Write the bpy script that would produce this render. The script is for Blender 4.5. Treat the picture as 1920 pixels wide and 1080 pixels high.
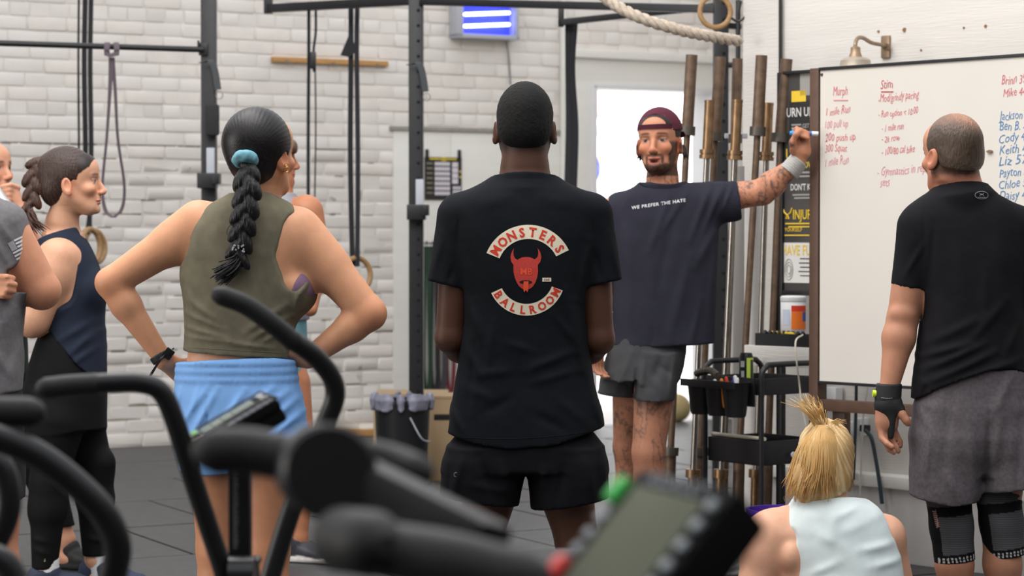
import bpy, bmesh, math, random, os
import numpy as np
from mathutils import Vector, Matrix, Euler
from mathutils.bvhtree import BVHTree
random.seed(7); np.random.seed(7)
for o in list(bpy.data.objects): bpy.data.objects.remove(o, do_unlink=True)
SC = bpy.context.scene
COL = SC.collection
# ------------------------------------------------------------------ camera
FPX = 4200.0; CZ = 1.37; HOR = 449.0
PITCH = math.atan((540-HOR)/FPX)
cam = bpy.data.objects.new('camera', bpy.data.cameras.new('camera')); COL.objects.link(cam)
cam.location = (0, 0, CZ); cam.rotation_euler = (math.pi/2-PITCH, 0, 0)
cam.data.sensor_width = 36; cam.data.lens = 36*FPX/1920; cam.data.clip_end = 300
cam.data.dof.use_dof = True; cam.data.dof.focus_distance = 6.7; cam.data.dof.aperture_fstop = 5.0
SC.camera = cam
# ------------------------------------------------------------------ world and light
w = bpy.data.worlds.new('world'); SC.world = w; w.use_nodes = True
nt = w.node_tree; bg = nt.nodes['Background']
tc = nt.nodes.new('ShaderNodeTexCoord'); sx = nt.nodes.new('ShaderNodeSeparateXYZ'); rp = nt.nodes.new('ShaderNodeValToRGB')
nt.links.new(tc.outputs['Generated'], sx.inputs[0]); nt.links.new(sx.outputs['Z'], rp.inputs[0]); nt.links.new(rp.outputs[0], bg.inputs[0])
rp.color_ramp.elements[0].position = 0.0; rp.color_ramp.elements[0].color = (0.98, 0.95, 0.92, 1)
rp.color_ramp.elements[1].position = 0.7; rp.color_ramp.elements[1].color = (0.92, 0.95, 1.0, 1)
bg.inputs[1].default_value = 1.35
def area(name, loc, target, size, power, col):
    l = bpy.data.lights.new(name, 'AREA'); l.shape = 'RECTANGLE'; l.size = size[0]; l.size_y = size[1]; l.energy = power; l.color = col
    o = bpy.data.objects.new(name, l); COL.objects.link(o); o.location = loc
    o.rotation_euler = (Vector(target)-Vector(loc)).to_track_quat('-Z', 'Y').to_euler(); return o
area('overhead_fill_light', (-1.0, 6.5, 5.5), (0.2, 7.5, 0), (5, 3), 260, (1, 0.97, 0.93))  # added overhead lamp to shape the figures from above; no skylight is modelled
area('left_fill_light', (-7.5, 4.0, 2.6), (0.5, 8.5, 1.2), (3.0, 4.0), 260, (1, 0.96, 0.90))  # added fill lamp from the left, out of view; no roller door is modelled
SC.view_settings.view_transform = 'Standard'; SC.view_settings.look = 'None'
SC.view_settings.gamma = 1; SC.view_settings.use_curve_mapping = False; SC.view_settings.exposure = 0.10
SC.cycles.use_denoising = True
SC.cycles.max_bounces = 6
# ------------------------------------------------------------------ pixel helper (used only to place things in the world)
_F = np.array([0, math.cos(PITCH), -math.sin(PITCH)]); _U = np.array([0, math.sin(PITCH), math.cos(PITCH)])
def P(px, py, Y):
    d = _F + np.array([1., 0, 0])*(px-960)/FPX + _U*(540-py)/FPX
    p = d*(Y/d[1]); p[2] += CZ
    return p
def V(p): return Vector((float(p[0]), float(p[1]), float(p[2])))
def lin(c):
    return tuple(((x/12.92) if x <= 0.04045 else ((x+0.055)/1.055)**2.4) for x in c)
def C8(r, g, b): return lin((r/255, g/255, b/255))
# ------------------------------------------------------------------ materials
MATS = {}
def mat(name, col, rough=0.6, metal=0.0, noise=0.0, nscale=8.0, bump=0.0, bscale=200.0, vcol=False, sss=0.0, spec=0.5,
        stretch=None, col2=None, emit=None, estr=0.0, bdist=0.002, thr=None, world=False):
    if name in MATS: return MATS[name]
    m = bpy.data.materials.new(name); m.use_nodes = True; t = m.node_tree; b = t.nodes['Principled BSDF']
    b.inputs['Base Color'].default_value = (*col, 1); b.inputs['Roughness'].default_value = rough
    b.inputs['Metallic'].default_value = metal; b.inputs['Specular IOR Level'].default_value = spec
    tcn = t.nodes.new('ShaderNodeTexCoord'); vec = t.nodes.new('ShaderNodeNewGeometry').outputs['Position'] if world else tcn.outputs['Object']
    if stretch:
        mp = t.nodes.new('ShaderNodeMapping'); mp.inputs['Scale'].default_value = stretch; t.links.new(vec, mp.inputs[0]); vec = mp.outputs[0]
    base = None
    if vcol:
        a = t.nodes.new('ShaderNodeVertexColor'); a.layer_name = 'Col'; base = a.outputs[0]
    if noise > 0 or col2:
        n = t.nodes.new('ShaderNodeTexNoise'); n.inputs['Scale'].default_value = nscale; n.inputs['Detail'].default_value = 5
        t.links.new(vec, n.inputs['Vector'])
        if col2:
            r = t.nodes.new('ShaderNodeValToRGB'); lo, hi = thr or (0.35, 0.65)
            r.color_ramp.elements[0].position = lo; r.color_ramp.elements[1].position = hi
            r.color_ramp.elements[0].color = (*col, 1); r.color_ramp.elements[1].color = (*col2, 1)
            t.links.new(n.outputs[0], r.inputs[0]); base = r.outputs[0]
        else:
            mr = t.nodes.new('ShaderNodeMapRange'); mr.inputs[3].default_value = 1-noise; mr.inputs[4].default_value = 1+noise
            mr.inputs[1].default_value = 0.25; mr.inputs[2].default_value = 0.75
            t.links.new(n.outputs[0], mr.inputs[0])
            mx = t.nodes.new('ShaderNodeMix'); mx.data_type = 'RGBA'; mx.blend_type = 'MULTIPLY'; mx.inputs[0].default_value = 1
            if base: t.links.new(base, mx.inputs[6])
            else: mx.inputs[6].default_value = (*col, 1)
            t.links.new(mr.outputs[0], mx.inputs[7]); base = mx.outputs[2]
    if base: t.links.new(base, b.inputs['Base Color'])
    if bump > 0:
        n2 = t.nodes.new('ShaderNodeTexNoise'); n2.inputs['Scale'].default_value = bscale; n2.inputs['Detail'].default_value = 4
        t.links.new(vec, n2.inputs['Vector'])
        bp = t.nodes.new('ShaderNodeBump'); bp.inputs['Strength'].default_value = bump; bp.inputs['Distance'].default_value = bdist
        t.links.new(n2.outputs[0], bp.inputs['Height']); t.links.new(bp.outputs[0], b.inputs['Normal'])
    if sss > 0:
        b.inputs['Subsurface Weight'].default_value = sss; b.inputs['Subsurface Radius'].default_value = (0.012, 0.005, 0.003); b.inputs['Subsurface Scale'].default_value = 1
    if emit:
        b.inputs['Emission Color'].default_value = (*emit, 1); b.inputs['Emission Strength'].default_value = estr
    MATS[name] = m
    return m
# ------------------------------------------------------------------ object helpers
def tag(o, label=None, cat=None, group=None, kind=None):
    if label: o['label'] = label
    if cat: o['category'] = cat
    if group: o['group'] = group
    if kind: o['kind'] = kind
    return o
def empty(name, loc=(0, 0, 0), rz=0.0, label=None, cat=None, group=None, kind=None):
    o = bpy.data.objects.new(name, None); COL.objects.link(o); o.location = V(loc); o.rotation_euler = (0, 0, rz); o.empty_display_size = 0.05
    bpy.context.view_layer.update()
    return tag(o, label, cat, group, kind)
def link(name, me, m, parent=None, smooth=True, world=True):
    o = bpy.data.objects.new(name, me); COL.objects.link(o)
    if m is not None:
        me.materials.clear(); 
        for k in (m if isinstance(m, (list, tuple)) else [m]): me.materials.append(k)
    if smooth and len(me.polygons): me.polygons.foreach_set('use_smooth', [True]*len(me.polygons))
    if parent is not None:
        o.parent = parent
        if world:
            # mesh coordinates are world coordinates: bake the parent's inverse into the mesh
            me.transform(abs_matrix(parent).inverted())
    return o
def abs_matrix(o):
    m = Matrix.LocRotScale(o.location, o.rotation_euler, o.scale)
    return abs_matrix(o.parent) @ m if o.parent else m
def copy_tree(o, parent=None):
    c = o.copy(); COL.objects.link(c); c.parent = parent
    for ch in list(o.children): copy_tree(ch, c)
    return c
def perp(d):
    d = d.normalized(); a = Vector((0, 0, 1)) if abs(d.z) < 0.9 else Vector((1, 0, 0))
    x = a.cross(d).normalized(); return x, d.cross(x).normalized()
class MB:
    """collects shapes of ONE part"""
    def __init__(s): s.v = []; s.f = []; s.mi = []; s.m = 0
    def add(s, vs, fs):
        n = len(s.v); s.v += [tuple(map(float, v)) for v in vs]; s.f += [tuple(i+n for i in f) for f in fs]; s.mi += [s.m]*len(fs); return s
    def box(s, c, size, R=None, bev=0.0):
        bm = bmesh.new(); bmesh.ops.create_cube(bm, size=1)
        for v in bm.verts: v.co = Vector((v.co.x*size[0], v.co.y*size[1], v.co.z*size[2]))
        if bev > 0: bmesh.ops.bevel(bm, geom=bm.edges[:], offset=min(bev, min(size)*0.45), segments=2, affect='EDGES', profile=0.6)
        R = R or Matrix.Identity(3); bm.verts.index_update()
        s.add([(R @ v.co)+V(c) for v in bm.verts], [[v.index for v in f.verts] for f in bm.faces]); bm.free(); return s
    def tube(s, pts, r, n=12, cap=True, round_end=False):
        pts = [V(p) for p in pts]; rs = r if hasattr(r, '__len__') else [r]*len(pts)
        rs = list(rs)
        if round_end:
            def ends(p, q, rr):
                d = (p-q).normalized(); return [(p+d*rr*0.6, rr*0.72), (p+d*rr*0.93, rr*0.32)]
            e1 = ends(pts[-1], pts[-2], rs[-1]); e0 = ends(pts[0], pts[1], rs[0])
            pts = [e0[1][0], e0[0][0]]+pts+[e1[0][0], e1[1][0]]; rs = [e0[1][1], e0[0][1]]+rs+[e1[0][1], e1[1][1]]
        vs = []; fs = []; X = None
        for i, p in enumerate(pts):
            d = (pts[min(i+1, len(pts)-1)]-pts[max(i-1, 0)]).normalized()
            if X is None: X, Yv = perp(d)
            else:
                X = (X-d*X.dot(d)).normalized(); Yv = d.cross(X)
            for k in range(n):
                a = 2*math.pi*k/n; vs.append(p+(X*math.cos(a)+Yv*math.sin(a))*rs[i])
        for i in range(len(pts)-1):
            for k in range(n):
                fs.append((i*n+k, i*n+(k+1) % n, (i+1)*n+(k+1) % n, (i+1)*n+k))
        if cap: fs.append(tuple(range(n))[::-1]); fs.append(tuple(range((len(pts)-1)*n, len(pts)*n)))
        return s.add(vs, fs)
    def ribbon(s, pts, wdir, w, th=0.003):
        """flat strap with thickness"""
        pts = [V(p) for p in pts]; vs = []; fs = []
        ws = w if hasattr(w, '__len__') else [w]*len(pts)
        wd = [V(x).normalized() for x in wdir] if hasattr(wdir[0], '__len__') else [V(wdir).normalized()]*len(pts)
        for i, p in enumerate(pts):
            d = (pts[min(i+1, len(pts)-1)]-pts[max(i-1, 0)]).normalized(); nn = wd[i].cross(d).normalized()
            a = wd[i]*ws[i]/2; b = nn*th/2
            vs += [p-a-b, p+a-b, p+a+b, p-a+b]
        for i in range(len(pts)-1):
            for k in range(4): fs.append((i*4+k, i*4+(k+1) % 4, (i+1)*4+(k+1) % 4, (i+1)*4+k))
        fs.append((3, 2, 1, 0)); e = (len(pts)-1)*4; fs.append((e, e+1, e+2, e+3))
        return s.add(vs, fs)
    def lathe(s, prof, c=(0, 0, 0), n=24, axis=(0, 0, 1)):
        ax = Vector(axis).normalized(); X, Yv = perp(ax); c = V(c); vs = []; fs = []
        for (r, z) in prof:
            for k in range(n):
                a = 2*math.pi*k/n; vs.append(c+ax*z+(X*math.cos(a)+Yv*math.sin(a))*max(r, 1e-5))
        for i in range(len(prof)-1):
            for k in range(n): fs.append((i*n+k, i*n+(k+1) % n, (i+1)*n+(k+1) % n, (i+1)*n+k))
        return s.add(vs, fs)
    def prism(s, poly, o, ux, uy, depth):
        """outline (2D) extruded along ux x uy"""
        o = V(o); ux = V(ux); uy = V(uy); nn = ux.cross(uy).normalized()*depth; n = len(poly)
        a = [o+ux*p[0]+uy*p[1] for p in poly]
        return s.add(a+[p+nn for p in a], [tuple(range(n))[::-1], tuple(range(n, 2*n))]+[(i, (i+1) % n, n+(i+1) % n, n+i) for i in range(n)])
    def mesh(s, name):
        me = bpy.data.meshes.new(name); me.from_pydata(s.v, [], s.f); me.validate()
        if any(s.mi): me.polygons.foreach_set('material_index', s.mi[:len(me.polygons)])
        me.update(); return me
    def build(s, name, m, parent=None, smooth=False, auto=True):
        me = s.mesh(name); bm = bmesh.new(); bm.from_mesh(me); bmesh.ops.recalc_face_normals(bm, faces=bm.faces[:])
        if auto:
            for f in bm.faces: f.smooth = True
            for e in bm.edges:
                if len(e.link_faces) == 2 and e.calc_face_angle(0) > 0.6: e.smooth = False
        bm.to_mesh(me); bm.free()
        return link(name, me, m, parent, smooth=False if auto else smooth)
def bez(pts, n=10):
    """Catmull-Rom through pts"""
    pts = [np.array(p, float) for p in pts]; out = []
    ext = [2*pts[0]-pts[1]]+pts+[2*pts[-1]-pts[-2]]
    for i in range(1, len(ext)-2):
        p0, p1, p2, p3 = ext[i-1:i+3]
        for k in range(n):
            t = k/n
            out.append(0.5*((2*p1)+(-p0+p2)*t+(2*p0-5*p1+4*p2-p3)*t*t+(-p0+3*p1-3*p2+p3)*t**3))
    out.append(pts[-1]); return out
def text_mesh(txt, size=1.0, bold=0.0, align='CENTER', shear=0.0, sp=1.0, res=2):
    cu = bpy.data.curves.new('txt', 'FONT'); cu.body = txt; cu.size = size; cu.align_x = align; cu.offset = bold; cu.shear = shear
    cu.space_character = sp; cu.resolution_u = res; cu.fill_mode = 'FRONT'
    o = bpy.data.objects.new('txt', cu); COL.objects.link(o)
    dg = bpy.context.evaluated_depsgraph_get(); me = bpy.data.meshes.new_from_object(o.evaluated_get(dg))
    vs = np.array([v.co[:] for v in me.vertices]).reshape(-1, 3); fs = [tuple(p.vertices) for p in me.polygons]
    bpy.data.objects.remove(o, do_unlink=True); bpy.data.curves.remove(cu); bpy.data.meshes.remove(me)
    return vs, fs
def refine(vs, fs, maxlen):
    bm = bmesh.new(); bv = [bm.verts.new(v) for v in vs]
    for f in fs:
        try: bm.faces.new([bv[i] for i in f])
        except ValueError: pass
    bmesh.ops.triangulate(bm, faces=bm.faces[:])
    for _ in range(7):
        es = [e for e in bm.edges if e.calc_length() > maxlen]
        if not es: break
        bmesh.ops.subdivide_edges(bm, edges=es, cuts=1); bmesh.ops.triangulate(bm, faces=[f for f in bm.faces if len(f.verts) > 3])
    bm.verts.index_update()
    r = np.array([v.co[:] for v in bm.verts]), [tuple(v.index for v in f.verts) for f in bm.faces]; bm.free(); return r
# ------------------------------------------------------------------ distance-field modelling (bodies, clothes, hair)
def R3(yaw=0, pitch=0, roll=0):
    """columns: right, forward, up of a thing whose rest pose looks along +Y"""
    return np.array(Euler((pitch, roll, yaw), 'YXZ').to_matrix()) if False else np.array(Matrix.Rotation(yaw, 3, 'Z') @ Matrix.Rotation(pitch, 3, 'X') @ Matrix.Rotation(roll, 3, 'Y'))
I3 = np.eye(3)
class Field:
    BIG = 0.06
    def __init__(s, lo, hi, h, fine=None, hf=None):
        ax = []
        for i in range(3):
            pts = [lo[i]]; 
            while pts[-1] < hi[i]:
                x = pts[-1]; st = h
                if fine is not None and fine[0][i]-h < x < fine[1][i]: st = hf
                pts.append(x+st)
            ax.append(np.array(pts, np.float32))
        s.ax = ax; s.F = np.full([len(a) for a in ax], s.BIG, np.float32); s.off = 0.0
    def sub(s, lo, hi, m):
        sl = []
        for i in range(3):
            a = np.searchsorted(s.ax[i], lo[i]-m); b = np.searchsorted(s.ax[i], hi[i]+m)
            if b <= a: return None
            sl.append(slice(int(a), int(b)))
        X = s.ax[0][sl[0]][:, None, None]; Y = s.ax[1][sl[1]][None, :, None]; Z = s.ax[2][sl[2]][None, None, :]
        return tuple(sl), X, Y, Z
    def comb(s, sl, d, k, op):
        F = s.F[sl]; d = d.astype(np.float32)
        if op == 'add':
            if k > 0:
                h = np.maximum(k-np.abs(F-d), 0)/k; s.F[sl] = np.minimum(F, d)-h*h*k*0.25
            else: s.F[sl] = np.minimum(F, d)
        else:
            d = -d
            if k > 0:
                h = np.maximum(k-np.abs(F-d), 0)/k; s.F[sl] = np.maximum(F, d)+h*h*k*0.25
            else: s.F[sl] = np.maximum(F, d)
    def cone(s, a, b, ra, rb, k=0.02, op='add', flat=None):
        """round cone; flat=(direction, factor) squashes the section along a direction"""
        a = np.asarray(a, float); b = np.asarray(b, float); ra += s.off; rb += s.off; R = max(ra, rb)
        g = s.sub(np.minimum(a, b)-R, np.maximum(a, b)+R, max(k, 0.0)+0.02)
        if g is None: return
        sl, X, Y, Z = g; d = b-a; L2 = max(float(d @ d), 1e-9)
        px, py, pz = X-a[0], Y-a[1], Z-a[2]
        t = np.clip((px*d[0]+py*d[1]+pz*d[2])/L2, 0, 1)
        qx, qy, qz = px-t*d[0], py-t*d[1], pz-t*d[2]
        if flat is not None:
            n = np.asarray(flat[0], float); n = n/np.linalg.norm(n); e = (qx*n[0]+qy*n[1]+qz*n[2])*(1/flat[1]-1)
            qx, qy, qz = qx+e*n[0], qy+e*n[1], qz+e*n[2]
        s.comb(sl, np.sqrt(qx*qx+qy*qy+qz*qz)-(ra+(rb-ra)*t), k, op)
    def ell(s, c, r, R=I3, k=0.02, op='add'):
        c = np.asarray(c, float); r = np.asarray(r, float)+s.off; ext = np.abs(R) @ r
        g = s.sub(c-ext, c+ext, max(k, 0.0)+0.02)
        if g is None: return
        sl, X, Y, Z = g; px, py, pz = X-c[0], Y-c[1], Z-c[2]
        u = (px*R[0, 0]+py*R[1, 0]+pz*R[2, 0])/r[0]; v = (px*R[0, 1]+py*R[1, 1]+pz*R[2, 1])/r[1]; w_ = (px*R[0, 2]+py*R[1, 2]+pz*R[2, 2])/r[2]
        k0 = np.sqrt(u*u+v*v+w_*w_)+1e-6; k1 = np.sqrt((u/r[0])**2+(v/r[1])**2+(w_/r[2])**2)+1e-6
        s.comb(sl, k0*(k0-1)/k1, k, op)
    def loft(s, secs, yaw=0.0, k=0.03, n=2.4, op='add', capr=0.0):
        """secs: rows (z, cx, cy, half width, half depth[, yaw]) sorted by z"""
        S = np.array([list(q)+([yaw] if len(q) == 5 else []) for q in sorted(secs)], float); off = s.off
        R = (S[:, 3:5].max()+off)
        g = s.sub([S[:, 1].min()-R, S[:, 2].min()-R, S[0, 0]], [S[:, 1].max()+R, S[:, 2].max()+R, S[-1, 0]], max(k, 0)+0.02)
        if g is None: return
        sl, X, Y, Z = g; z = Z.ravel()
        zz = np.linspace(S[0, 0], S[-1, 0], 120)
        def smooth(col):
            v = np.interp(zz, S[:, 0], S[:, col]); kk = np.ones(9)/9
            return np.convolve(np.pad(v, 4, mode='edge'), kk, 'valid')
        f = [np.interp(z, zz, smooth(c))[None, None, :] for c in range(1, 6)]
        cy_, sy_ = np.cos(f[4]), np.sin(f[4])
        dx, dy = X-f[0], Y-f[1]; a = f[2]+off; b = f[3]+off
        u = np.abs(dx*cy_+dy*sy_)/a; v = np.abs(-dx*sy_+dy*cy_)/b
        q = (u**n+v**n)**(1/n)+1e-6
        # distance scaled by the local radius in that direction
        rr = np.where(q < .04, np.minimum(a, b), np.sqrt((u*a)**2+(v*b)**2)/q)
        d = (q-1)*np.minimum(rr, 1.6*np.minimum(a, b))
        d = np.maximum(d, np.maximum(S[0, 0]-off-Z, Z-S[-1, 0]-off)+0*d)
        s.comb(sl, d, k, op)
    def plane(s, c, n, k=0.0, box=None):
        """cut away the side the normal points to"""
        n = np.asarray(n, float); n = n/np.linalg.norm(n); c = np.asarray(c, float)
        g = s.sub(*(box if box is not None else ([-99]*3, [99]*3)), 0)
        sl, X, Y, Z = g
        d = ((X-c[0])*n[0]+(Y-c[1])*n[1]+(Z-c[2])*n[2]).astype(np.float32); F = s.F[sl]
        if k > 0:
            h = np.maximum(k-np.abs(F-d), 0)/k; s.F[sl] = np.maximum(F, d)+h*h*k*0.25
        else: s.F[sl] = np.maximum(F, d)
    def near(s, w_=0.02):
        idx = np.nonzero(np.abs(s.F) < w_)
        return idx, np.stack([s.ax[i][idx[i]] for i in range(3)], 1)
    def disp(s, fn, w_=0.025):
        idx, p = s.near(w_)
        if len(p): s.F[idx] += fn(p).astype(np.float32)
    def mesh(s, name):
        F = s.F; ins = F < 0; nx, ny, nz = F.shape
        c = np.zeros((nx-1, ny-1, nz-1), np.uint8)
        for i in (0, 1):
            for j in (0, 1):
                for k in (0, 1): c += ins[i:nx-1+i, j:ny-1+j, k:nz-1+k]
        act = (c > 0) & (c < 8); I = np.nonzero(act); n = len(I[0])
        cid = np.full(act.shape, -1, np.int32); cid[I] = np.arange(n, dtype=np.int32)
        val = {}
        for i in (0, 1):
            for j in (0, 1):
                for k in (0, 1): val[i, j, k] = F[I[0]+i, I[1]+j, I[2]+k]
        acc = np.zeros((n, 3)); cnt = np.zeros(n)
        for ax_ in range(3):
            for p in (0, 1):
                for q in (0, 1):
                    a = [0, 0, 0]; o = [x for x in range(3) if x != ax_]; a[o[0]] = p; a[o[1]] = q; b = list(a); b[ax_] = 1
                    va, vb = val[tuple(a)], val[tuple(b)]; m = (va < 0) != (vb < 0)
                    t = np.where(m, va/np.where(m, va-vb, 1), 0)
                    pt = np.array([a]*1, float).repeat(n, 0); pt[:, ax_] = t
                    acc[m] += pt[m]; cnt[m] += 1
        acc /= np.maximum(cnt, 1)[:, None]
        vs = np.empty((n, 3))
        for i in range(3):
            x0 = s.ax[i][I[i]]; x1 = s.ax[i][I[i]+1]; vs[:, i] = x0+(x1-x0)*acc[:, i]
        quads = []
        for ax_ in range(3):
            a = [slice(None)]*3; b = [slice(None)]*3; a[ax_] = slice(0, -1); b[ax_] = slice(1, None)
            A, B = ins[tuple(a)], ins[tuple(b)]
            E = np.nonzero(A != B); o = [(ax_+1) % 3, (ax_+2) % 3]
            ok = (E[o[0]] > 0) & (E[o[1]] > 0) & (E[o[0]] < F.shape[o[0]]-1) & (E[o[1]] < F.shape[o[1]]-1)
            E = [e[ok] for e in E]; flip = A[tuple(E)]
            def cc(du, dv):
                e = [x.copy() for x in E]; e[o[0]] -= du; e[o[1]] -= dv; return cid[tuple(e)]
            q = np.stack([cc(0, 0), cc(1, 0), cc(1, 1), cc(0, 1)], 1)
            q[~flip] = q[~flip][:, ::-1]; quads.append(q)
        q = np.concatenate(quads); q = q[(q >= 0).all(1)]
        me = bpy.data.meshes.new(name)
        me.vertices.add(n); me.vertices.foreach_set('co', vs.astype(np.float32).ravel())
        me.loops.add(len(q)*4); me.loops.foreach_set('vertex_index', q.astype(np.int32).ravel())
        me.polygons.add(len(q)); me.polygons.foreach_set('loop_start', np.arange(0, len(q)*4, 4, dtype=np.int32))
        me.polygons.foreach_set('loop_total', np.full(len(q), 4, np.int32))
        me.update(calc_edges=True)
        return me, vs
def mnoise(p, f=10.0, seed=0, st=(1, 1, 1)):
    """smooth pseudo noise in about -1..1"""
    rs = np.random.RandomState(seed); p = p*np.array(st)*f; out = np.zeros(len(p)); tot = 0
    for o in range(4):
        A = rs.normal(size=(4, 3)); ph = rs.uniform(0, 6.3, 4); fr = 1.7**o
        wq = np.sin(p @ A[0]*fr*0.8+ph[0]); wr_ = np.sin(p @ A[1]*fr*0.8+ph[1])
        out += (np.sin(p @ A[2]*fr+ph[2]+1.6*wq)+np.sin(p @ A[3]*fr+ph[3]+1.6*wr_))*0.5/(1.5**o); tot += 1/(1.5**o)
    return out/tot
def folds(fl):
    """fl: list of (a, b, width, amp): long soft ridges of cloth"""
    fl = [(np.asarray(a, float), np.asarray(b, float), w_, am) for a, b, w_, am in fl]
    def fn(p):
        o = np.zeros(len(p))
        for a, b, w_, am in fl:
            d = b-a; t = np.clip(((p-a) @ d)/max(d @ d, 1e-9), 0, 1); q = p-(a+t[:, None]*d)
            r2 = (q*q).sum(1); o -= am*np.exp(-r2/(w_*w_))*np.sin(np.pi*np.clip(t, 0.03, 0.97))**0.7
        return o
    return fn
def setcol(me, cols):
    n = len(me.vertices); c = np.ones((n, 4), np.float32); c[:, :3] = cols
    a = me.color_attributes.new('Col', 'FLOAT_COLOR', 'POINT'); a.data.foreach_set('color', c.ravel())
def mixc(base, col, m):
    m = np.clip(m, 0, 1)[:, None]; return base*(1-m)+np.array(col)[None]*m
def sst(x, a, b):
    t = np.clip((x-a)/(b-a), 0, 1); return t*t*(3-2*t)
class Head:
    """local axes: x right of the head, y out of the face, z up; z=0 at the eyes, crown +.115, chin -.115"""
    def __init__(s, c, R, sc=1.0): s.c = np.asarray(c, float); s.R = R; s.sc = sc
    def w(s, x, y, z): return s.c+s.R @ (np.array([x, y, z])*s.sc)
    def loc(s, p): return ((p-s.c) @ s.R)/s.sc
    def box(s): 
        return s.c-0.17*s.sc, s.c+0.17*s.sc
    def build(s, F, fem=False, mouth=0.0, full=True, earx=1.0):
        q = s.sc; w = s.w; R = s.R
        def E(c, r, k, op='add', RR=None): F.ell(w(*c), np.array(r)*q, R if RR is None else R @ RR, k*q, op)
        def K(a, b, ra, rb, k, op='add'): F.cone(w(*a), w(*b), ra*q, rb*q, k*q, op)
        E((0, -.016, .026), (.074, .096, .089), 0)
        jw = .052 if fem else .057
        E((0, .026, -.040), (jw, .064, .072), .04)
        E((0, .060, -.092), (.022 if fem else .027, .022, .020), .035)
        E((0, .045, .045), (.060, .046, .050), .03)
        for sg in (-1, 1):
            K((sg*.046, .000, -.052), (sg*.020, .062, -.094), .018, .014, .03)      # jaw line
            if full:
                K((sg*.012, .084, .020), (sg*.042, .074, .020), .007 if fem else .009, .006, .012)
                E((sg*.040, .064, -.028), (.020, .020, .017), .02)
                E((sg*.031, .100, .002), (.0165, .018, .0115), .010, 'sub')
                E((sg*.031, .0735, .001), (.0125, .0125, .0115), .002)
                K((sg*.018, .0835, .0065), (sg*.044, .078, .0060), .0028, .0026, .003)       # upper lid
                K((sg*.020, .083, -.0075), (sg*.042, .078, -.0065), .0022, .002, .003)
                E((sg*.011, .100, -.041), (.0075, .009, .0065), .006)
            # ear
            ex = sg*.0745*earx
            RR = np.array(Matrix.Rotation(-sg*0.35, 3, 'Z') @ Matrix.Rotation(0.15, 3, 'X'))
            E((ex+sg*.004, -.008, -.018), (.0085, .020, .031), .005, RR=RR)
            E((ex+sg*.011, -.004, -.014), (.006, .011, .019), .004, 'sub', RR=RR)
            E((ex+sg*.006, .002, -.042), (.006, .009, .009), .008)
        if full:
            K((0, .086, .010), (0, .108, -.034), .0075, .0105, .012)
            E((0, .108, -.037), (.0105, .010, .0095), .006)
            E((0, .088, -.058), (.017, .010, .010), .012)
            if mouth > 0:
                E((0, .090, -.0655), (.022, .010, .005), .004)
                E((0, .085, -.0885-mouth*.008), (.018, .012, .006), .005)
                E((0, .098, -.077), (.017, .016, .0085*mouth+.003), .003, 'sub')
            else:
                E((0, .0895, -.066), (.023, .0095, .0050), .003)
                E((0, .0885, -.0755), (.019, .0095, .0058), .003)
            E((0, .084, -.100), (.016, .011, .012), .012)
    def colors(s, p, base, cols, skin, lip=None, brow=None, beard=0.0, eye=(0.06, 0.04, 0.03), mouth=0.0, seed=1):
        L = s.loc(p); x, y, z = L.T; ax_ = np.abs(x)
        inh = (ax_ < .095) & (y > -.13) & (y < .14) & (z > -.13) & (z < .14)
        c = cols
        n = mnoise(L, 220, seed)
        warm = inh & (ax_ > .066) & (y < .03)
        c = np.where(inh[:, None], mixc(c, np.array(skin)*np.array([1.12, .80, .72]), 0.55*np.exp(-((ax_-.042)/.02)**2-((z+.03)/.022)**2)*(y > .03)), c)
        c = np.where(inh[:, None], mixc(c, np.array(skin)*np.array([1.05, .72, .66]), 0.5*(warm)+0.45*np.exp(-(x/.014)**2-((z+.036)/.014)**2)*(y > .09)), c)
        if lip is not None:
            m = np.exp(-(x/.022)**4-((z+.0705-(-.006 if mouth else 0))/(.0095+.010*mouth))**4)*(y > .078)
            c = np.where(inh[:, None], mixc(c, lip, m*0.9), c)
            if mouth > 0:
                m = np.exp(-(x/.0165)**4-((z+.077)/(.0075*mouth+.001))**4)*(y > .06)
                c = np.where(inh[:, None], mixc(c, (.05, .015, .015), m), c)
            else:
                m = np.exp(-(x/.022)**4-((z+.0708)/.0016)**2)*(y > .07)
                c = np.where(inh[:, None], mixc(c, np.array(lip)*.35, m), c)
        if beard > 0:
            low = sst(-z+n*.004, .076, .088)*(y > -.01)*(z > -.135); side = sst(ax_+n*.003, .043, .052)*sst(-z, -.005, .01)*(z > -.12)*(y > .008)*(y < .066)*sst(y-ax_*.0+z*.25, -.02, .01)
            must = np.maximum(np.exp(-((ax_-.010)/.022)**4-((z+.0545)/.0060)**4)*(y > .07), np.exp(-((ax_-.029)/.006)**4-((z+.072)/.020)**4)*(y > .05)); must = np.maximum(must, np.exp(-(x/.014)**4-((z+.098)/.008)**4)*(y > .06))
            hole = np.exp(-(x/.021)**4-((z+.073)/(.010+.008*mouth))**4)*(y > .07)
            cheek = 0*y
            m = np.clip(np.maximum(np.maximum(low*(1-cheek), side), must)*(1-hole), 0, 1)*(0.88+.12*n)*beard
            c = np.where(inh[:, None], mixc(c, brow, m), c)
        if brow is not None:
            zb = .0245-.10*np.maximum(ax_-.034, 0)-.1*np.maximum(.018-ax_, 0)
            m = np.exp(-((ax_-.032)/.020)**6-((z-zb)/.0050)**2)*(y > .05)
            c = np.where(inh[:, None], mixc(c, brow, m*.9), c)
        # eyes
        d = np.sqrt((ax_-.031)**2+((z-.0005)*1.0)**2)
        op = np.exp(-((ax_-.031)/.0125)**4-((z+.0002)/.0056)**4)*(y > .06)
        c = np.where(inh[:, None], mixc(c, (.42, .36, .34), op*.9), c)
        c = np.where(inh[:, None], mixc(c, eye, op*(d < .0066)), c)
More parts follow.
